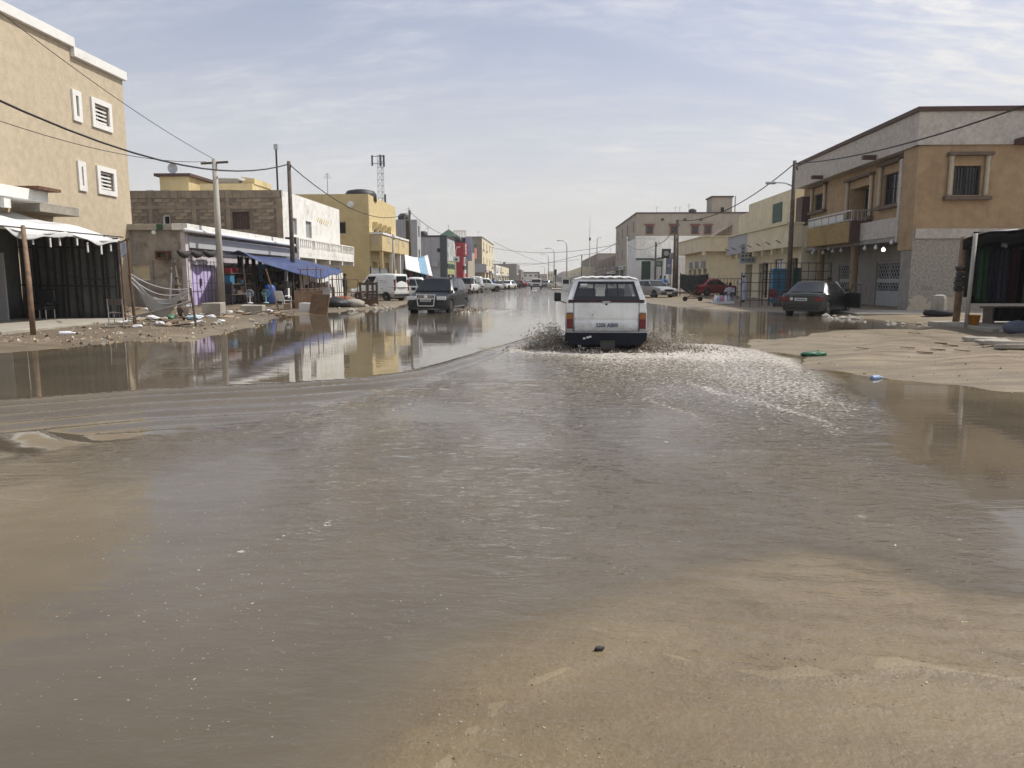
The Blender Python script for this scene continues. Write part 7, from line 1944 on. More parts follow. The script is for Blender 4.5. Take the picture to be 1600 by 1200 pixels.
T = at(868, 427, Y=118); t = thing('traffic_light', 'black traffic light on the median before the kiosk', 'traffic light', (T.x, 118, .1))
mb = MB(); mb.tube([(T.x, 118, 0), (T.x, 118, T.z)], .07, 6); mb.build('post', M_STEEL, t); mb = MB(); mb.box(T.x - .18, T.x + .18, 117.7, 117.92, T.z - .3, T.z + .6); hd_ = mb.build('signal_head', M_STEEL, t)
for k_ in range(3): mb = MB(); mb.lathe([(.1, -.05), (.1, 0)], (T.x, 117.7, T.z - .15 + k_ * .28), 10, axis='y'); mb.build('signal_lens', M_GLASS, hd_)
T = at(884, 433, Y=108); t = thing('kiosk', 'small white roadside kiosk with dark window', 'kiosk', (T.x, 108.5, .1))
mb = MB(); mb.box(T.x - .55, T.x + .6, 108, 109.5, 0, T.z); mb.build('wall', M_WHITEWALL, t); mb = MB(); mb.box(T.x - .7, T.x + .75, 107.8, 109.7, T.z, T.z + .12); mb.build('roof', M_WHITEP, t)
mb = MB(); mb.box(T.x - .4, T.x + .45, 107.97, 107.995, T.z - .95, T.z - .35); mb.build('window', M_DARK, t)
for i, (px, Y) in enumerate(((862, 125), (872, 121))):
    A = far(px, Y, .16); mb = MB(); mb.rbox((A[0], Y, .35), (1.6, .8, .5), (0, 0, .1)); single(mb, 'concrete_barrier', M_CONC, ['concrete barrier block at the head of the median', 'second barrier block beside the median traffic light'][i], 'barrier', bevel=.04)

# ---------- market canopy before the grey building
t = thing('market_canopy', 'white and blue patched canopy over a dark stall by the grey building', 'canopy', (-13.2, 77, .1))
K = [at(632, 397, Y=74), at(668, 398, Y=80), at(676, 432, Y=74), at(634, 421, Y=71)]
for nm, (u0, u1), m_ in (('white_sheet', (0, .55), M_TARPW), ('blue_sheet', (.55, .85), mat('pale_blue_tarp', (.16, .30, .42), .6, .15)), ('white_sheet', (.85, 1.0), M_TARPW)):
    mb = MB(); mb.grid(lambda u, v, u0=u0, u1=u1: K[0].lerp(K[1], lerp(u0, u1, u)).lerp(K[3].lerp(K[2], lerp(u0, u1, u)), v) + Vector((0, 0, -.3 * math.sin(math.pi * lerp(u0, u1, u)) * (1 - v))), 8, 6); mb.build(nm, m_, t, smooth=True, solid=.02)
for q_ in (K[2], K[3], K[0], K[1]): mb = MB(); mb.tube([(q_.x, q_.y, 0), q_], .05, 6); mb.build('post', M_STEEL, t)
mb = MB(); mb.box(-14.6, -11.6, 78, 78.3, .1, 2.6); mb.build('stall_back', M_DARK, t)
mb = MB(); mb.box(-14.2, -11.9, 75.5, 76.5, .1, 1.0); mb.build('counter', M_WOOD, t)
for i, (x, m_) in enumerate(((-13.9, M_REDPL), (-13.2, M_DKGREEN), (-12.7, M_BLUECAB), (-12.2, M_PINK))): mb = MB(); mb.box(x, x + .3, 77.8, 77.95, .9, 2.2); mb.build('goods', m_, t)
t = thing('dark_awning', 'black netting awning under the yellow balcony', 'awning', (-14.4, 72, .1))
A = at(578, 418, X=-14.3); B = at(606, 420, X=-14.3)
for i in range(9):
    y0_ = lerp(A.y, B.y, i / 9); y1_ = lerp(A.y, B.y, (i + 1) / 9)
    mb = MB(); mb.grid(lambda u, v: Vector((-14.3 + .1 * math.sin(v * 5), lerp(y0_, y1_ - .08, u), lerp(1.6, A.z, v))), 3, 5); mb.build('netting', M_TARPG, t, solid=.02)
for y in (A.y, (A.y + B.y) / 2, B.y): mb = MB(); mb.tube([(-14.25, y, 0), (-14.25, y, A.z + .1)], .05, 6); mb.build('post', M_STEEL, t)

# ---------- RIGHT: hanging bulbs of the arcade
def bulb(label, p, ztop, lit=False, group=None):
    t = thing('light_bulb', label, 'light bulb', p, group=group)
    mb = MB(); mb.lathe([(.035, .0), (.085, .03), (.09, .09), (.07, .15), (.035, .18)], (p[0], p[1], p[2]), 12); mb.build('globe', mat('lit_bulb', (.9, .9, .9), .3, 0, emit=((1, .98, .95), 3.0)) if lit else M_PLASTW, t, smooth=True)
    mb = MB(); mb.lathe([(.03, .181), (.028, .24), (.012, .26)], (p[0], p[1], p[2]), 8); mb.build('socket', M_PLASTW, t)
    mb = MB(); mb.tube([(p[0], p[1], p[2] + .25), (p[0], p[1], ztop)], .008, 4); mb.build('cord', M_WIRE, t)
ZB = zb0 - .16
for i, (px, py) in enumerate(((1251.6, 398), (1270, 397), (1273, 393), (1286, 397), (1301, 395), (1295, 391), (1314, 394), (1351, 391), (1368, 390), (1380, 393), (1393, 382))):
    p = at(px, py, X=16.45); lit = i == 9
    bulb('lit white bulb glowing under the arcade beam' if lit else 'unlit white bulb hanging along the arcade edge', p, max(ZB, p.z + .3), lit, None if lit else 'bulbs along the arcade')
# ---------- metal display frames
def frame(label, x0, x1, y, z0, z1, nv, rails, skew=0.0):
    t = thing('display_rack', label, 'rack', ((x0 + x1) / 2, y, z0))
    for i in range(nv):
        x = lerp(x0, x1, i / (nv - 1)); mb = MB(); mb.bar((x, y + skew * i, z0), (x, y + skew * i, z1), .045 if i in (0, nv - 1) else .03); mb.build('upright', M_STEEL, t)
    for z in rails: mb = MB(); mb.bar((x0, y - .03, z), (x1, y - .03 + skew * (nv - 1), z), .035); mb.build('rail', M_STEEL, t)
A0 = at(1157, 481, Y=40.5); A1 = at(1230, 450, Y=40.5)
frame('low dark pipe rack standing before the robed man', A0.x, A1.x, 40.5, 0, at(1170, 426, Y=40.5).z, 6, (at(1170, 427, Y=40.5).z, 1.35, .9, .42))
B0 = at(1190, 480, Y=41.5); B1 = at(1297, 450, Y=41.5)
frame('tall dark pipe rack with open grid before the blue cabinet', B0.x, B1.x, 41.5, 0, at(1200, 410, Y=41.5).z, 10, (at(1200, 411, Y=41.5).z, 1.95, 1.5, .75))
C0 = at(1103, 470, Y=58); C1 = at(1157, 470, Y=58)
frame('thin railing rack before the red car', C0.x, C1.x, 58, .05, at(1120, 435, Y=58).z, 11, (at(1120, 435.5, Y=58).z, .6))
def cabinet(label, px0, px1, Y, H_, m):
    A, B = at(px0, 440, Y=Y), at(px1, 440, Y=Y); t = thing('metal_cabinet', label, 'cabinet', ((A.x + B.x) / 2, Y + .3, .1))
    mb = MB(); mb.box(A.x, B.x, Y, Y + .6, .1, H_); mb.build('case', m, t, bevel=.015)
    mb = MB(); mb.box(A.x + .04, (A.x + B.x) / 2 - .01, Y - .03, Y - .002, .2, H_ - .06); d_ = mb.build('door', m, t); mb = MB(); mb.box((A.x + B.x) / 2 + .01, B.x - .04, Y - .03, Y - .002, .2, H_ - .06); mb.build('door', m, t)
    mb = MB(); mb.box((A.x + B.x) / 2 - .06, (A.x + B.x) / 2 - .03, Y - .06, Y - .03, 1.0, 1.2); mb.build('handle', M_STEEL, d_)
cabinet('bright blue two-door metal cabinet', 1207, 1229, 45.5, 2.15, M_BLUECAB)
cabinet('dark green metal cabinet beside the arcade end', 1238, 1252, 46, 2.2, M_DKGREEN)
plastic_chair('dark red plastic armchair before the blue cabinet', (at(1211, 465, Y=42.6).x, 42.6, gh(13, 42.6)), R(20), M_REDPL)
heap('dark sacks piled beside the red chair', 1222, 479, .42, M_STEEL, 'sacks', (1, 1, 1.2), 8, 'sack_pile')
# net screen
A = at(1062, 428, Y=66); B = at(1109, 426, Y=65)
t = thing('net_screen', 'dark shade net hung as a screen beside the stout pole', 'screen', ((A.x + B.x) / 2, 65.5, .1))
mb = MB(); mb.grid(lambda u, v: Vector((lerp(A.x, B.x, u), 65.5 + .15 * math.sin(u * 20) * v, lerp(A.z, .35 + .5 * (2 * u - 1) ** 2, v) - .1 * math.sin(u * math.pi))), 36, 10); mb.build('net', mat('shade_net', (.045, .045, .045), .9, .3, 6), t, smooth=True, solid=.01)
for x in (A.x, B.x, (A.x + B.x) / 2): mb = MB(); mb.tube([(x, 65.6, 0), (x, 65.6, A.z + .1)], .04, 6); mb.build('post', M_STEEL, t)
# sign boards by the white workshop
for i, (px, py, w_, h_2, m_, lab, Y) in enumerate(((1029, 412, 12, 9, mat('grey_green_sign', (.10, .15, .12), .6, .2), 'green hanging sign beside the thin dark pole', 82), (1041, 396, 14, 14, M_STEEL, 'dark round-emblem sign above the blue doorway', 95), (1045, 415, 9, 26, mat('blue_grey_sign', (.10, .13, .2), .6, .3), 'tall blue and grey sign by the blue doorway', 95), (1052, 400, 12, 10, M_SHUT, 'grey lettered sign left of the stout pole', 90))):
    p = at(px, py, Y=Y); sw, sh_ = w_ * Y / F / 2, h_2 * Y / F / 2
    t = thing('shop_sign', lab, 'sign', (p.x, Y, p.z - sh_))
    mb = MB(); mb.box(p.x - sw, p.x + sw, Y - .06, Y, p.z - sh_, p.z + sh_); mb.build('board', m_, t)
    mb = MB(); mb.lathe([(min(sw, sh_) * .55, -.1), (min(sw, sh_) * .55, -.061)], (p.x, Y, p.z), 12, axis='y'); mb.build('emblem', mat('dull_emblem', (.3, .32, .32), .6, .1), t)
    mb = MB(); mb.tube([(p.x + sw * .8, Y + .05, 0), (p.x + sw * .8, Y + .05, p.z + sh_)], .05, 5); mb.build('post', M_STEEL, t)
# jugs for sale
p = at(1128, 470, Y=45.5)
for i in range(9):
    x = p.x - .45 + (i % 5) * .2; y = 45.2 + (i // 5) * .3
    mb = MB(); mb.lathe([(.08, 0), (.1, .04), (.1, .22), (.05, .3), (.035, .36)], (0, 0, 0), 10); m_ = (M_PLASTW, mat('pale_blue_bag', (.35, .47, .55), .5, .1), M_PINK)[i % 3]
    o = mb.build('water_jug', m_, None, smooth=True); o.location = (x, y, gh(x, y) + .12); tag(o, ['white', 'pale blue', 'pink'][i % 3] + ' plastic jug set out before the seated vendor', 'jug', 'jugs set out for sale')
mb = MB(); mb.box(p.x - .6, p.x + .6, 44.9, 45.8, gh(p.x, 45.3) - .02, gh(p.x, 45.3) + .12); single(mb, 'low_platform', M_PLASTW, 'low white platform holding the plastic jugs', 'platform')
# small handcart
p = gg(1082, 471); t = thing('handcart', 'small dark handcart frame lying near the stout pole', 'cart', p)
for s in (-1, 1):
    mb = MB(); mb.tube([(p.x + s * .45, p.y, p.z + .15), (p.x - s * .3, p.y, p.z + .75)], .03, 5); mb.build('shaft', M_RUST, t)
    mb = MB(); mb.lathe([(.12, -.03), (.16, -.02), (.16, .02), (.12, .03)], (p.x + s * .5, p.y, p.z + .16), 12, axis='y'); mb.build('wheel', M_TYRE, t)
mb = MB(); mb.bar((p.x - .6, p.y, p.z + .2), (p.x + .6, p.y, p.z + .2), .06); mb.build('axle', M_RUST, t)
# tyre stump
p = gg(1466, 494); t = thing('tyre_stump', 'broken concrete stump standing in an old tyre', 'stump', p)
mb = MB(); mb.lathe([(.3, .0), (.5, .02), (.55, .12), (.5, .22), (.3, .24)], (p.x, p.y, p.z), 16); mb.build('tyre', M_TYRE, t, smooth=True)
mb = MB(); mb.lathe([(.32, .05), (.28, .4), (.25, .7), (.22, .8), (.1, .84)], (p.x, p.y, p.z), 9); mb.build('stump', M_CONC, t)

# ---------- fabric stall on the right
SXa, SXb, SY0, SY1 = 13.3, 16.9, 15.5, 24.7
zA = at(1520, 371, X=SXa).z; zB = at(1600, 357, X=SXa).z
t = thing('fabric_stall', 'dark fabric stall with white edged awning on poles', 'stall', (15, 21, .16))
def aw(u, v): return Vector((lerp(SXa, SXb, u), lerp(SY0, SY1, v), lerp(zB + .25, zA, v) + .28 * u - .05 * math.sin(v * 20) * (1 - u)))
mb = MB(); mb.grid(aw, 8, 20); mb.build('awning', mat('black_lining_fill', (.009, .009, .010), .95, .2, spec=.1), t, smooth=True, solid=.02)
mb = MB(); mb.grid(lambda u, v: aw(lerp(-.02, .5, v), u) + Vector((0, 0, .035)), 20, 4); mb.build('white_cover', M_TARPW, t, smooth=True, solid=.015)
mb = MB(); mb.grid(lambda u, v: aw(-.01, u) + Vector((0, 0, -.03 - v * .3 - .03 * math.sin(u * 37))), 40, 2); mb.build('valance', mat('black_lining_fill', (.009, .009, .010), .95, .2, spec=.1), t, smooth=True, solid=.01)
mb = MB(); mb.grid(lambda u, v: Vector((SXb, lerp(SY0, SY1, u), lerp(.1, zA + .25, v))), 6, 4); mb.build('back_sheet', mat('black_lining_fill', (.009, .009, .010), .95, .2, spec=.1), t, solid=.02)
mb = MB(); mb.grid(lambda u, v: Vector((lerp(SXa + .25, SXb, u), SY1 - .02 + .03 * math.sin(u * 30), lerp(.75, zA + .2, v))), 20, 4); mb.build('end_dark_fill', mat('black_lining_fill', (.009, .009, .010), .95, .2, spec=.1), t, solid=.02)  # black sheet added to put darkness into the far end of the stall
mb = MB(); mb.grid(lambda u, v: Vector((lerp(SXa + .35, SXa + 1.9, u), 23.38 + .02 * math.sin(u * 30), lerp(.25, .66, v))), 14, 3); mb.build('bench_dark_fill', mat('black_lining_fill', (.009, .009, .010), .95, .2, spec=.1), t, solid=.01)  # black cloth added to darken the lower left of the stall
for (px, yb, m_, r_) in ((1493, 508, mat('post_wood', (.19, .12, .075), .8, .3, 5), .11), (1509, 513, M_GREYPOLE, .06)):
    q_ = gg(px, yb); mb = MB(); mb.tube([(q_.x, q_.y, 0), (q_.x + .06, q_.y, zA + .05)], r_, 8); mb.build('post', m_, t, smooth=True)
q_ = gg(1493, 508); mb = MB()
for i in range(5): mb.blob((q_.x + .02, q_.y, 1.2 + i * .16), .17, 90 + i, 1, (1, 1, .8))
mb.build('rag_wrap', M_STEEL, t)
for (x, y) in ((SXa + .05, 19.5), (SXb - .1, SY1), (SXb - .1, 19)): mb = MB(); mb.tube([(x, y, .1), (x, y, zA + .2)], .05, 6); mb.build('post', M_STEEL, t)
mb = MB(); mb.box(SXa + .3, SXa + 1.6, 23.4, 24.1, .62, .68); mb.build('bench_top', M_WOOD, t)
for x in (SXa + .4, SXa + 1.5): mb = MB(); mb.box(x - .04, x + .04, 23.5, 24.0, .15, .62); mb.build('bench_leg', M_WOOD, t)
mb = MB(); mb.bar((SXa + .1, 24.3, zA - .35), (SXb, 24.3, zA - .3), .05); mb.build('hanging_rail', M_STEEL, t)
CL = [('dark green cloth with pale pattern hanging at the end of the fabric stall', (.02, .09, .035), 13.5, 24.2), ('navy cloth hanging beside the green one in the stall', (.02, .025, .06), 13.85, 24.25), ('slate blue cloth hanging in the stall', (.05, .06, .09), 14.15, 24.22),
      ('deep maroon cloth hanging in the stall', (.07, .015, .03), 14.45, 24.26), ('sage green patterned cloth hanging in the stall', (.07, .12, .06), 14.3, 23.2), ('black and gold patterned cloth hanging in the stall', (.16, .11, .03), 14.35, 22.0), ('second gold patterned cloth hanging nearer the back', (.13, .10, .03), 14.75, 22.2),
      ('emerald and blue cloth slanting at the stall front', (.015, .09, .06), 14.25, 20.9), ('royal blue cloth slanting at the stall front', (.015, .03, .13), 14.6, 20.7), ('black cloth hanging on the pole side of the stall', (.012, .012, .013), 13.35, 24.6)]
for i, (lab, c_, x, y) in enumerate(CL):
    c_ = tuple(v * .55 for v in c_)
    m_ = mat('stall_cloth_%d' % i, c_, .85, .3, 8.0, stain=(.02, .02, .02) if i in (5, 6) else tuple(min(1, v * 2.2) for v in c_), stain_amt=.85 if i in (5, 6) else .5, stain_scale=14.0)
    w_ = .34 if i < 7 else .5; zt_ = zA - .3; zb_ = .8 if i < 5 else .95
    if i in (7, 8): zb_ = .3
    sl = .45 if i in (7, 8) else 0
    mb = MB(); mb.grid(lambda u, v: Vector((x + u * w_ + sl * (v - .5) * 1.4 * (-1), y + .05 * math.sin(u * 13 + i), lerp(zb_, zt_, v))), 12, 10)
    single(mb, 'hanging_cloth', m_, lab, 'cloth', smooth=True, solid=.012)
p = gg(1527, 515); mb = MB(); mb.lathe([(.12, 0), (.16, .3), (.165, .3), (.15, .29), (.11, .02)], (p.x, p.y + .2, .16), 14); single(mb, 'bucket', M_ORANGE, 'orange plastic bucket under the stall bench', 'bucket', smooth=True)
heap('blue grey cloth heaped at the front of the stall', 1597, 520, .4, mat('grey_cloth', (.10, .115, .15), .9, .2), 'cloth', (1, 1, .7), 9, 'cloth_heap')
p = at(1569, 388, X=14.3); bulb('white bulb hanging inside the fabric stall', p, aw(.3, (p.y - SY0) / (SY1 - SY0)).z - .01)
for i, (px, py) in enumerate(((1553, 538), (1585, 545), (1532, 533), (1570, 540))):
    p = gg(px, py); mb = MB(); mb.rbox((p.x, p.y, p.z + .05), (.7, .3, .09), (rnd.uniform(-.05, .05), 0, rnd.uniform(-.3, .3)), 0, .02); single(mb, 'kerb_stone', M_CONC, 'loose grey kerb stone in front of the fabric stall', 'kerb stone', group='kerb stones before the stall', bevel=.02)

# ================================================================== PEOPLE
M_SKIN = mat('dark_skin', (.055, .032, .022), .6, .05)
def person(label, loc, rz, top, bottom, pose='stand', robe=None, hair=(.012, .011, .01), scarf=None, parent=None, scale=1.0):
    t = thing('person', label, 'person', loc, rz)
    t.scale = (scale,) * 3
    J = {'pelvis': (0, 0, .95, .12), 'spine': (0, 0, 1.15, .115), 'chest': (0, 0, 1.34, .145), 'neck': (0, .01, 1.49, .055), 'jaw': (0, .03, 1.57, .072), 'head': (0, .02, 1.65, .088), 'crown': (0, .01, 1.73, .06), 'nose': (0, .125, 1.625, .014)}
    for n_, s in (('l', -1), ('r', 1)):
        J.update({n_ + 'ear': (s * .09, .01, 1.63, .018), n_ + 'sh': (s * .18, 0, 1.41, .062), n_ + 'el': (s * .25, -.03, 1.12, .044), n_ + 'wr': (s * .25, .08, .89, .031), n_ + 'pa': (s * .25, .10, .82, .032),
                  n_ + 'hip': (s * .1, 0, .9, .09), n_ + 'kn': (s * .11, .03, .5, .062), n_ + 'an': (s * .11, -.02, .09, .042), n_ + 'he': (s * .11, -.05, .04, .036), n_ + 'to': (s * .12, .15, .03, .032)})
    if pose == 'sit':
        dz = -.55
        for k_ in list(J):
            if k_[1:] not in ('kn', 'an', 'he', 'to'): x, y, z, r_ = J[k_]; J[k_] = (x, y, z + dz, r_)
        for n_, s in (('l', -1), ('r', 1)): J[n_ + 'kn'] = (s * .16, .42, .48, .062); J[n_ + 'an'] = (s * .15, .45, .09, .042); J[n_ + 'he'] = (s * .15, .42, .04, .036); J[n_ + 'to'] = (s * .16, .6, .03, .032); J[n_ + 'el'] = (s * .26, .1, .6, .044); J[n_ + 'wr'] = (s * .16, .34, .55, .031); J[n_ + 'pa'] = (s * .13, .4, .54, .032)
    if pose == 'drive':
        dz = -.55
        for k_ in list(J):
            if k_[1:] not in ('kn', 'an', 'he', 'to'): x, y, z, r_ = J[k_]; J[k_] = (x, y, z + dz, r_)
        for n_, s in (('l', -1), ('r', 1)): J[n_ + 'kn'] = (s * .14, .42, .42, .062); J[n_ + 'an'] = (s * .14, .7, .12, .042); J[n_ + 'he'] = (s * .14, .7, .07, .036); J[n_ + 'to'] = (s * .14, .85, .15, .032); J[n_ + 'el'] = (s * .27, .2, .62, .044); J[n_ + 'wr'] = (s * .18, .4, .72, .031); J[n_ + 'pa'] = (s * .15, .46, .75, .032)
    if pose == 'bend':
        for k_ in ('spine', 'chest', 'neck', 'jaw', 'head', 'crown', 'nose', 'lear', 'rear', 'lsh', 'rsh', 'lel', 'rel', 'lwr', 'rwr', 'lpa', 'rpa'):
            x, y, z, r_ = J[k_]; a = R(38); yy_, zz_ = y, z - .95; J[k_] = (x, yy_ * math.cos(a) + zz_ * math.sin(a), .95 - yy_ * math.sin(a) + zz_ * math.cos(a), r_)
        for n_ in 'lr': x, y, z, r_ = J[n_ + 'wr']; J[n_ + 'wr'] = (x, y + .2, z + .15, r_); x, y, z, r_ = J[n_ + 'pa']; J[n_ + 'pa'] = (x, y + .25, z + .16, r_); x, y, z, r_ = J[n_ + 'el']; J[n_ + 'el'] = (x, y + .1, z + .05, r_)
    if pose == 'walk':
        for n_, s in (('l', -1), ('r', 1)):
            for k_, d_ in (('kn', .08), ('an', .22), ('he', .22), ('to', .22)): x, y, z, r_ = J[n_ + k_]; J[n_ + k_] = (x, y + s * d_, z + (.03 if s < 0 and k_ != 'kn' else 0), r_)
            for k_, d_ in (('el', -.06), ('wr', -.16), ('pa', -.18)): x, y, z, r_ = J[n_ + k_]; J[n_ + k_] = (x, y + s * d_, z, r_)
    if pose == 'carry':
        for n_, s in (('l', -1), ('r', 1)): J[n_ + 'el'] = (s * .24, .08, 1.14, .044); J[n_ + 'wr'] = (s * .12, .30, 1.2, .031); J[n_ + 'pa'] = (s * .08, .36, 1.22, .032)
    E = [('pelvis', 'spine'), ('spine', 'chest'), ('chest', 'neck'), ('neck', 'jaw'), ('jaw', 'head'), ('head', 'crown'), ('head', 'nose')]
    for n_ in 'lr':
        E += [('head', n_ + 'ear'), ('chest', n_ + 'sh'), (n_ + 'sh', n_ + 'el'), (n_ + 'el', n_ + 'wr'), (n_ + 'wr', n_ + 'pa'), ('pelvis', n_ + 'hip'), (n_ + 'hip', n_ + 'kn'), (n_ + 'kn', n_ + 'an'), (n_ + 'an', n_ + 'he'), (n_ + 'an', n_ + 'to')]
        pa, wr_ = Vector(J[n_ + 'pa'][:3]), Vector(J[n_ + 'wr'][:3]); d_ = (pa - wr_).normalized(); sd_ = d_.cross(Vector((1, 0, 0))).normalized()
        for f in range(4):
            a_ = pa + d_ * .05 + sd_ * (f - 1.5) * .018; b_ = a_ + d_ * (.035 + .008 * (f in (1, 2))) + Vector((-.012 if n_ == 'r' else .012, 0, 0))
            J['%sf%da' % (n_, f)] = (*a_, .010); J['%sf%db' % (n_, f)] = (*b_, .008); E += [(n_ + 'pa', '%sf%da' % (n_, f)), ('%sf%da' % (n_, f), '%sf%db' % (n_, f))]
        th = pa + sd_ * .045 + d_ * .01; J[n_ + 'th'] = (*th, .011); E.append((n_ + 'pa', n_ + 'th'))
    keys = list(J); me = bpy.data.meshes.new('body')
    me.from_pydata([J[k_][:3] for k_ in keys], [(keys.index(a), keys.index(b_)) for a, b_ in E], [])
    o = bpy.data.objects.new('body', me); COL.objects.link(o); o.parent = t; me.materials.append(M_SKIN)
    o.modifiers.new('skin', 'SKIN'); md = o.modifiers.new('sub', 'SUBSURF'); md.levels = md.render_levels = 1
    for i, k_ in enumerate(keys): me.skin_vertices[0].data[i].radius = (J[k_][3], J[k_][3])
    me.skin_vertices[0].data[keys.index('pelvis')].use_root = True
    V = lambda k_: Vector(J[k_][:3])
    if robe:
        mb = MB(); c_ = V('chest'); pv = V('pelvis')
        prof = [(.10, 1.50), (.20, 1.42), (.24, 1.25), (.25, 1.0), (.27, .7), (.30, .35), (.31, .12)]
        n_ = 18; vs = []
        for (r_, z) in prof:
            zz_ = z if pose != 'sit' else max(.05, z - .55)
            for k_ in range(n_):
                a = 2 * math.pi * k_ / n_; w_ = 1 + .09 * math.sin(a * 5 + z * 4)
                yo = 0 if pose != 'sit' else .25 * (1 if z < .8 else 0) + .1 * (z < 1.05)
                vs.append((r_ * math.cos(a) * w_ * (1.15 if pose == 'sit' and z < .9 else 1), r_ * .72 * math.sin(a) * w_ + yo, zz_))
        fs = [(i * n_ + k_, i * n_ + (k_ + 1) % n_, (i + 1) * n_ + (k_ + 1) % n_, (i + 1) * n_ + k_) for i in range(len(prof) - 1) for k_ in range(n_)]
        mb.add(vs, fs); mb.build('robe', robe, t, local=True, smooth=True)
        for s_ in 'lr': mb = MB(); mb.tube([V(s_ + 'sh') + Vector((0, 0, .02)), V(s_ + 'sh').lerp(V(s_ + 'el'), .7), V(s_ + 'el').lerp(V(s_ + 'wr'), .6)], [.09, .10, .12], 10, caps=False); mb.build('sleeve', robe, t, local=True, smooth=True)
    else:
        mb = MB(); mb.tube([V('pelvis') + Vector((0, 0, -.06)), V('pelvis').lerp(V('spine'), .6), V('spine').lerp(V('chest'), .6), V('chest') + (V('neck') - V('chest')) * .35, V('chest').lerp(V('neck'), .75)], [.17, .165, .18, .19, .09], 14, caps=False); mb.build('shirt', top, t, local=True, smooth=True)
        for s_ in 'lr':
            mb = MB(); mb.tube([V('chest').lerp(V(s_ + 'sh'), .6), V(s_ + 'sh'), V(s_ + 'sh').lerp(V(s_ + 'el'), .85)], [.085, .085, .07], 10, caps=False); mb.build('sleeve', top, t, local=True, smooth=True)
            mb = MB(); mb.tube([V('pelvis') + Vector((0, 0, .03)), V(s_ + 'hip'), V(s_ + 'kn'), V(s_ + 'an') + Vector((0, 0, .03))], [.12, .115, .085, .075], 10, caps=False); mb.build('trouser_leg', bottom, t, local=True, smooth=True)
    mb = MB(); h_ = V('head'); mb.blob((h_.x, h_.y - .015, h_.z + .045), .105, 5, 2, (.95, 1.0, .85), .03); mb.build('headscarf' if scarf else 'hair', scarf or mat('black_hair', hair, .9, .1), t, local=True, smooth=True)
    return t
ROBE = mat('lilac_white_robe', (.50, .50, .58), .85, .08); SHB = mat('blue_shirt', (.05, .20, .30), .8, .1); TRD = mat('dark_trousers', (.02, .022, .028), .85, .1)
def P3(px, Y, z=None): x = at(px, 450, Y=Y).x; return (x, Y, gh(x, Y) if z is None else z)
person('standing person in pale lilac robe with dark sleeve by the shop door', P3(1162, 46.8, gh(12.4, 46.8)), R(60), None, None, 'carry', ROBE, scarf=mat('pale_scarf', (.5, .48, .52), .85, .1))
person('seated vendor wrapped in grey patterned cloth behind the plastic jugs', P3(1141, 46.3), R(150), None, None, 'sit', mat('grey_pattern_robe', (.33, .32, .36), .9, .3, 9), scarf=mat('black_scarf', (.015, .015, .016), .9, .1))
person('person in teal shirt walking away beside the silver saloon', P3(1032, 71), R(10), SHB, TRD, 'walk')
person('person in bright blue shirt just ahead of the teal-shirted one', P3(1038.5, 74), R(10), mat('bright_blue_shirt', (.06, .15, .42), .8, .1), TRD, 'walk')
person('person in white shirt leaning into the charcoal saloon by its open door', P3(1312, 35.4, .0), R(60), mat('white_shirt', (.55, .54, .52), .85, .1), TRD, 'bend')
person('vendor in dark clothes standing in the shade under the blue tarpaulin', P3(408, 40.5, .3), R(-80), TRD, TRD, 'stand')
person('person in dark clothes standing beside the white sheet screen', P3(539, 50.5), R(-60), TRD, TRD, 'stand')
person('person in blue clothes walking past the parked pickups', P3(771, 104, -.05), R(-40), mat('bright_blue_shirt', (.06, .15, .42), .8, .1), mat('bright_blue_shirt', (.06, .15, .42), .8, .1), 'walk')
def ride(p_):      # seat of the pickup, local point -> world
    return PK.matrix_basis @ Vector(p_)
dv = ride((-.36, 2.72, .22))
person('driver in red shirt sitting at the wheel of the canopied pickup', tuple(dv), R(-1.5), mat('red_shirt', (.22, .03, .04), .85, .1), TRD, 'drive')

# ================================================================== SPLASHES, PEBBLES
def water_spray_mat(name, col):
    m = mat(name, col, .35, .25, 20.0, spec=.4, alpha=.72); return m
M_SPRAY = [water_spray_mat('muddy_spray', (.30, .24, .17)), water_spray_mat('pale_spray', (.58, .52, .44)), water_spray_mat('dark_spray', (.18, .14, .095))]
def spray(name, jets, n, seed, parent_loc, smin=.0025, smax=.011):
    r_ = random.Random(seed); mb = MB()
    oct_ = [(1, 0, 0), (-1, 0, 0), (0, 1, 0), (0, -1, 0), (0, 0, 1), (0, 0, -1)]
    of = [(0, 2, 4), (2, 1, 4), (1, 3, 4), (3, 0, 4), (2, 0, 5), (1, 2, 5), (3, 1, 5), (0, 3, 5)]
    for i in range(n):
        (ox, oy, oz), (vx, vy, vz), spread, tmax = jets[i % len(jets)]
        t_ = tmax * r_.random() ** .8
        ax = vx + r_.gauss(0, spread); ay = vy + r_.gauss(0, spread); az = max(.05, vz * (0.35 + .75 * r_.random()) + r_.gauss(0, spread * .4))
        p = Vector((ox + ax * t_ + r_.gauss(0, .06), oy + ay * t_ + r_.gauss(0, .12), oz + az * t_ - 4.9 * t_ * t_))
        if p.z < -.02: p.z = r_.uniform(-.01, .05)
        s_ = smin + (smax - smin) * r_.random() ** 2.6
        if p.z < .12: s_ *= 1.7
        d_ = Vector((ax, ay, az - 9.8 * t_)).normalized(); k_ = 1 + 1.8 * r_.random()
        vs = []
        for q_ in oct_:
            v = Vector(q_) * s_ * r_.uniform(.6, 1.2); v += d_ * (v.dot(d_) * k_); vs.append(p + v)
        mb.add(vs, of, 0 if r_.random() < .5 else (1 if r_.random() < .62 else 2))
    o = mb.build(name, M_SPRAY, None, smooth=False)
    o['kind'] = 'stuff'; o['label'] = parent_loc; o['category'] = 'splash'
    return o
tx, ty = TRUCK
wl = (tx - .82, ty + .95, 0); wr2 = (tx + .88, ty + .95, 0)
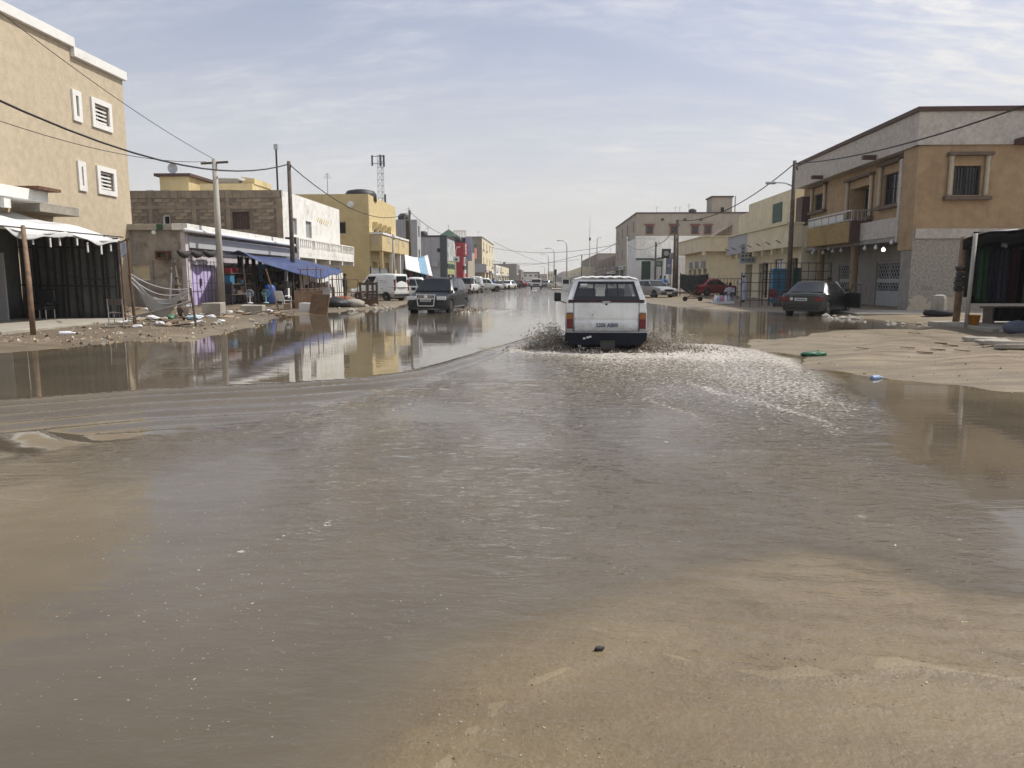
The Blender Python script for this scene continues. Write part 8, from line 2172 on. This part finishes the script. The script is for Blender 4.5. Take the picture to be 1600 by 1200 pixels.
spray('splash', [(wl, (-1.0, -.9, 3.0), .45, .52), ((tx - .85, ty + .5, 0), (-1.6, -1.2, 2.5), .5, .46), ((tx - .78, ty + .3, 0), (-.7, -1.4, 1.6), .5, .34)], 14000, 3, 'brown spray thrown up at the left rear wheel of the pickup')
spray('splash', [(wr2, (1.3, -.9, 2.9), .55, .52), ((tx + .9, ty + .4, 0), (2.4, -1.2, 2.2), .7, .46), ((tx + .85, ty + .2, 0), (1.0, -1.6, 1.5), .6, .34)], 15000, 4, 'brown spray thrown up at the right rear wheel of the pickup')
spray('splash', [((tx + dx, ty - .1, 0), (0, -.9, .7), .5, .2) for dx in (-.6, -.2, .2, .6)], 2500, 6, 'low froth churned up under the rear bumper of the pickup', .004, .014)
spray('splash', [((-4.0, 34.6, 0), (1.2, -.6, 1.6), .5, .4), ((-4.0, 37.4, 0), (1.1, -.6, 1.5), .5, .36), ((-3.6, 36, 0), (1.5, -.3, .8), .6, .3)], 3500, 5, 'spray curling off the wheels of the black SUV', .008, .03)
def pebbles(name, label, n, region, smin, smax, seed, pale=.58):
    r_ = random.Random(seed); mb = MB()
    pts = []
    while len(pts) < n:
        px = r_.uniform(region[0], region[1]); py = r_.uniform(region[2], region[3]); pts.append(gp(px, py, 0.02))
    P = np.array(pts); H_ = height(P[:, 0], P[:, 1])
    tet = [(0, 0, 1), (.94, 0, -.33), (-.47, .82, -.33), (-.47, -.82, -.33)]
    for (x, y), z in zip(pts, H_):
        if z < -.006: continue
        s_ = smin + (smax - smin) * r_.random() ** 4; a = r_.uniform(0, 6.28); fl = r_.uniform(.3, .7)
        vs = [(x + s_ * (q_[0] * math.cos(a) - q_[1] * math.sin(a)), y + s_ * (q_[0] * math.sin(a) + q_[1] * math.cos(a)) * .8, z + s_ * q_[2] * fl) for q_ in tet]
        u = r_.random(); mb.add(vs, [(0, 1, 2), (0, 2, 3), (0, 3, 1), (1, 3, 2)], 0 if u < pale else (1 if u < pale + .25 else 2))
    o = mb.build(name, [mat('pale_grit', (.52, .46, .36), .8, .2, 60), mat('dark_grit', (.05, .04, .03), .8, .2, 60), mat('tan_grit', (.30, .22, .14), .8, .2, 60)], None)
    o['kind'] = 'stuff'; o['label'] = label; o['category'] = 'pebbles'
pebbles('pebbles', 'fine shell grit and pebbles on the foreground sand', 5200, (640, 1750, 960, 1300), .0012, .0085, 1)
pebbles('pebbles', 'small stones scattered over the right sand bank', 1500, (1180, 1650, 500, 615), .006, .035, 2)
pebbles('pebbles', 'litter crumbs and gravel on the left bank', 4200, (-20, 620, 478, 540), .010, .11, 3, .22)

# ================================================================== AIR: thin dust haze down the street
mb = MB(); mb.box(-420, 420, -40, 760, -1.5, 34)
hz_m = bpy.data.materials.new('haze'); hz_m.use_nodes = True
_t = hz_m.node_tree; _t.nodes.clear()
_v = _t.nodes.new('ShaderNodeVolumePrincipled'); _v.inputs['Color'].default_value = (.95, .93, .90, 1); _v.inputs['Density'].default_value = 0.0004; _v.inputs['Anisotropy'].default_value = .2
_o = _t.nodes.new('ShaderNodeOutputMaterial'); _t.links.new(_v.outputs[0], _o.inputs['Volume'])
hz = mb.build('haze', hz_m); hz['kind'] = 'stuff'; hz['label'] = 'thin pale dust haze over the street'; hz['category'] = 'haze'
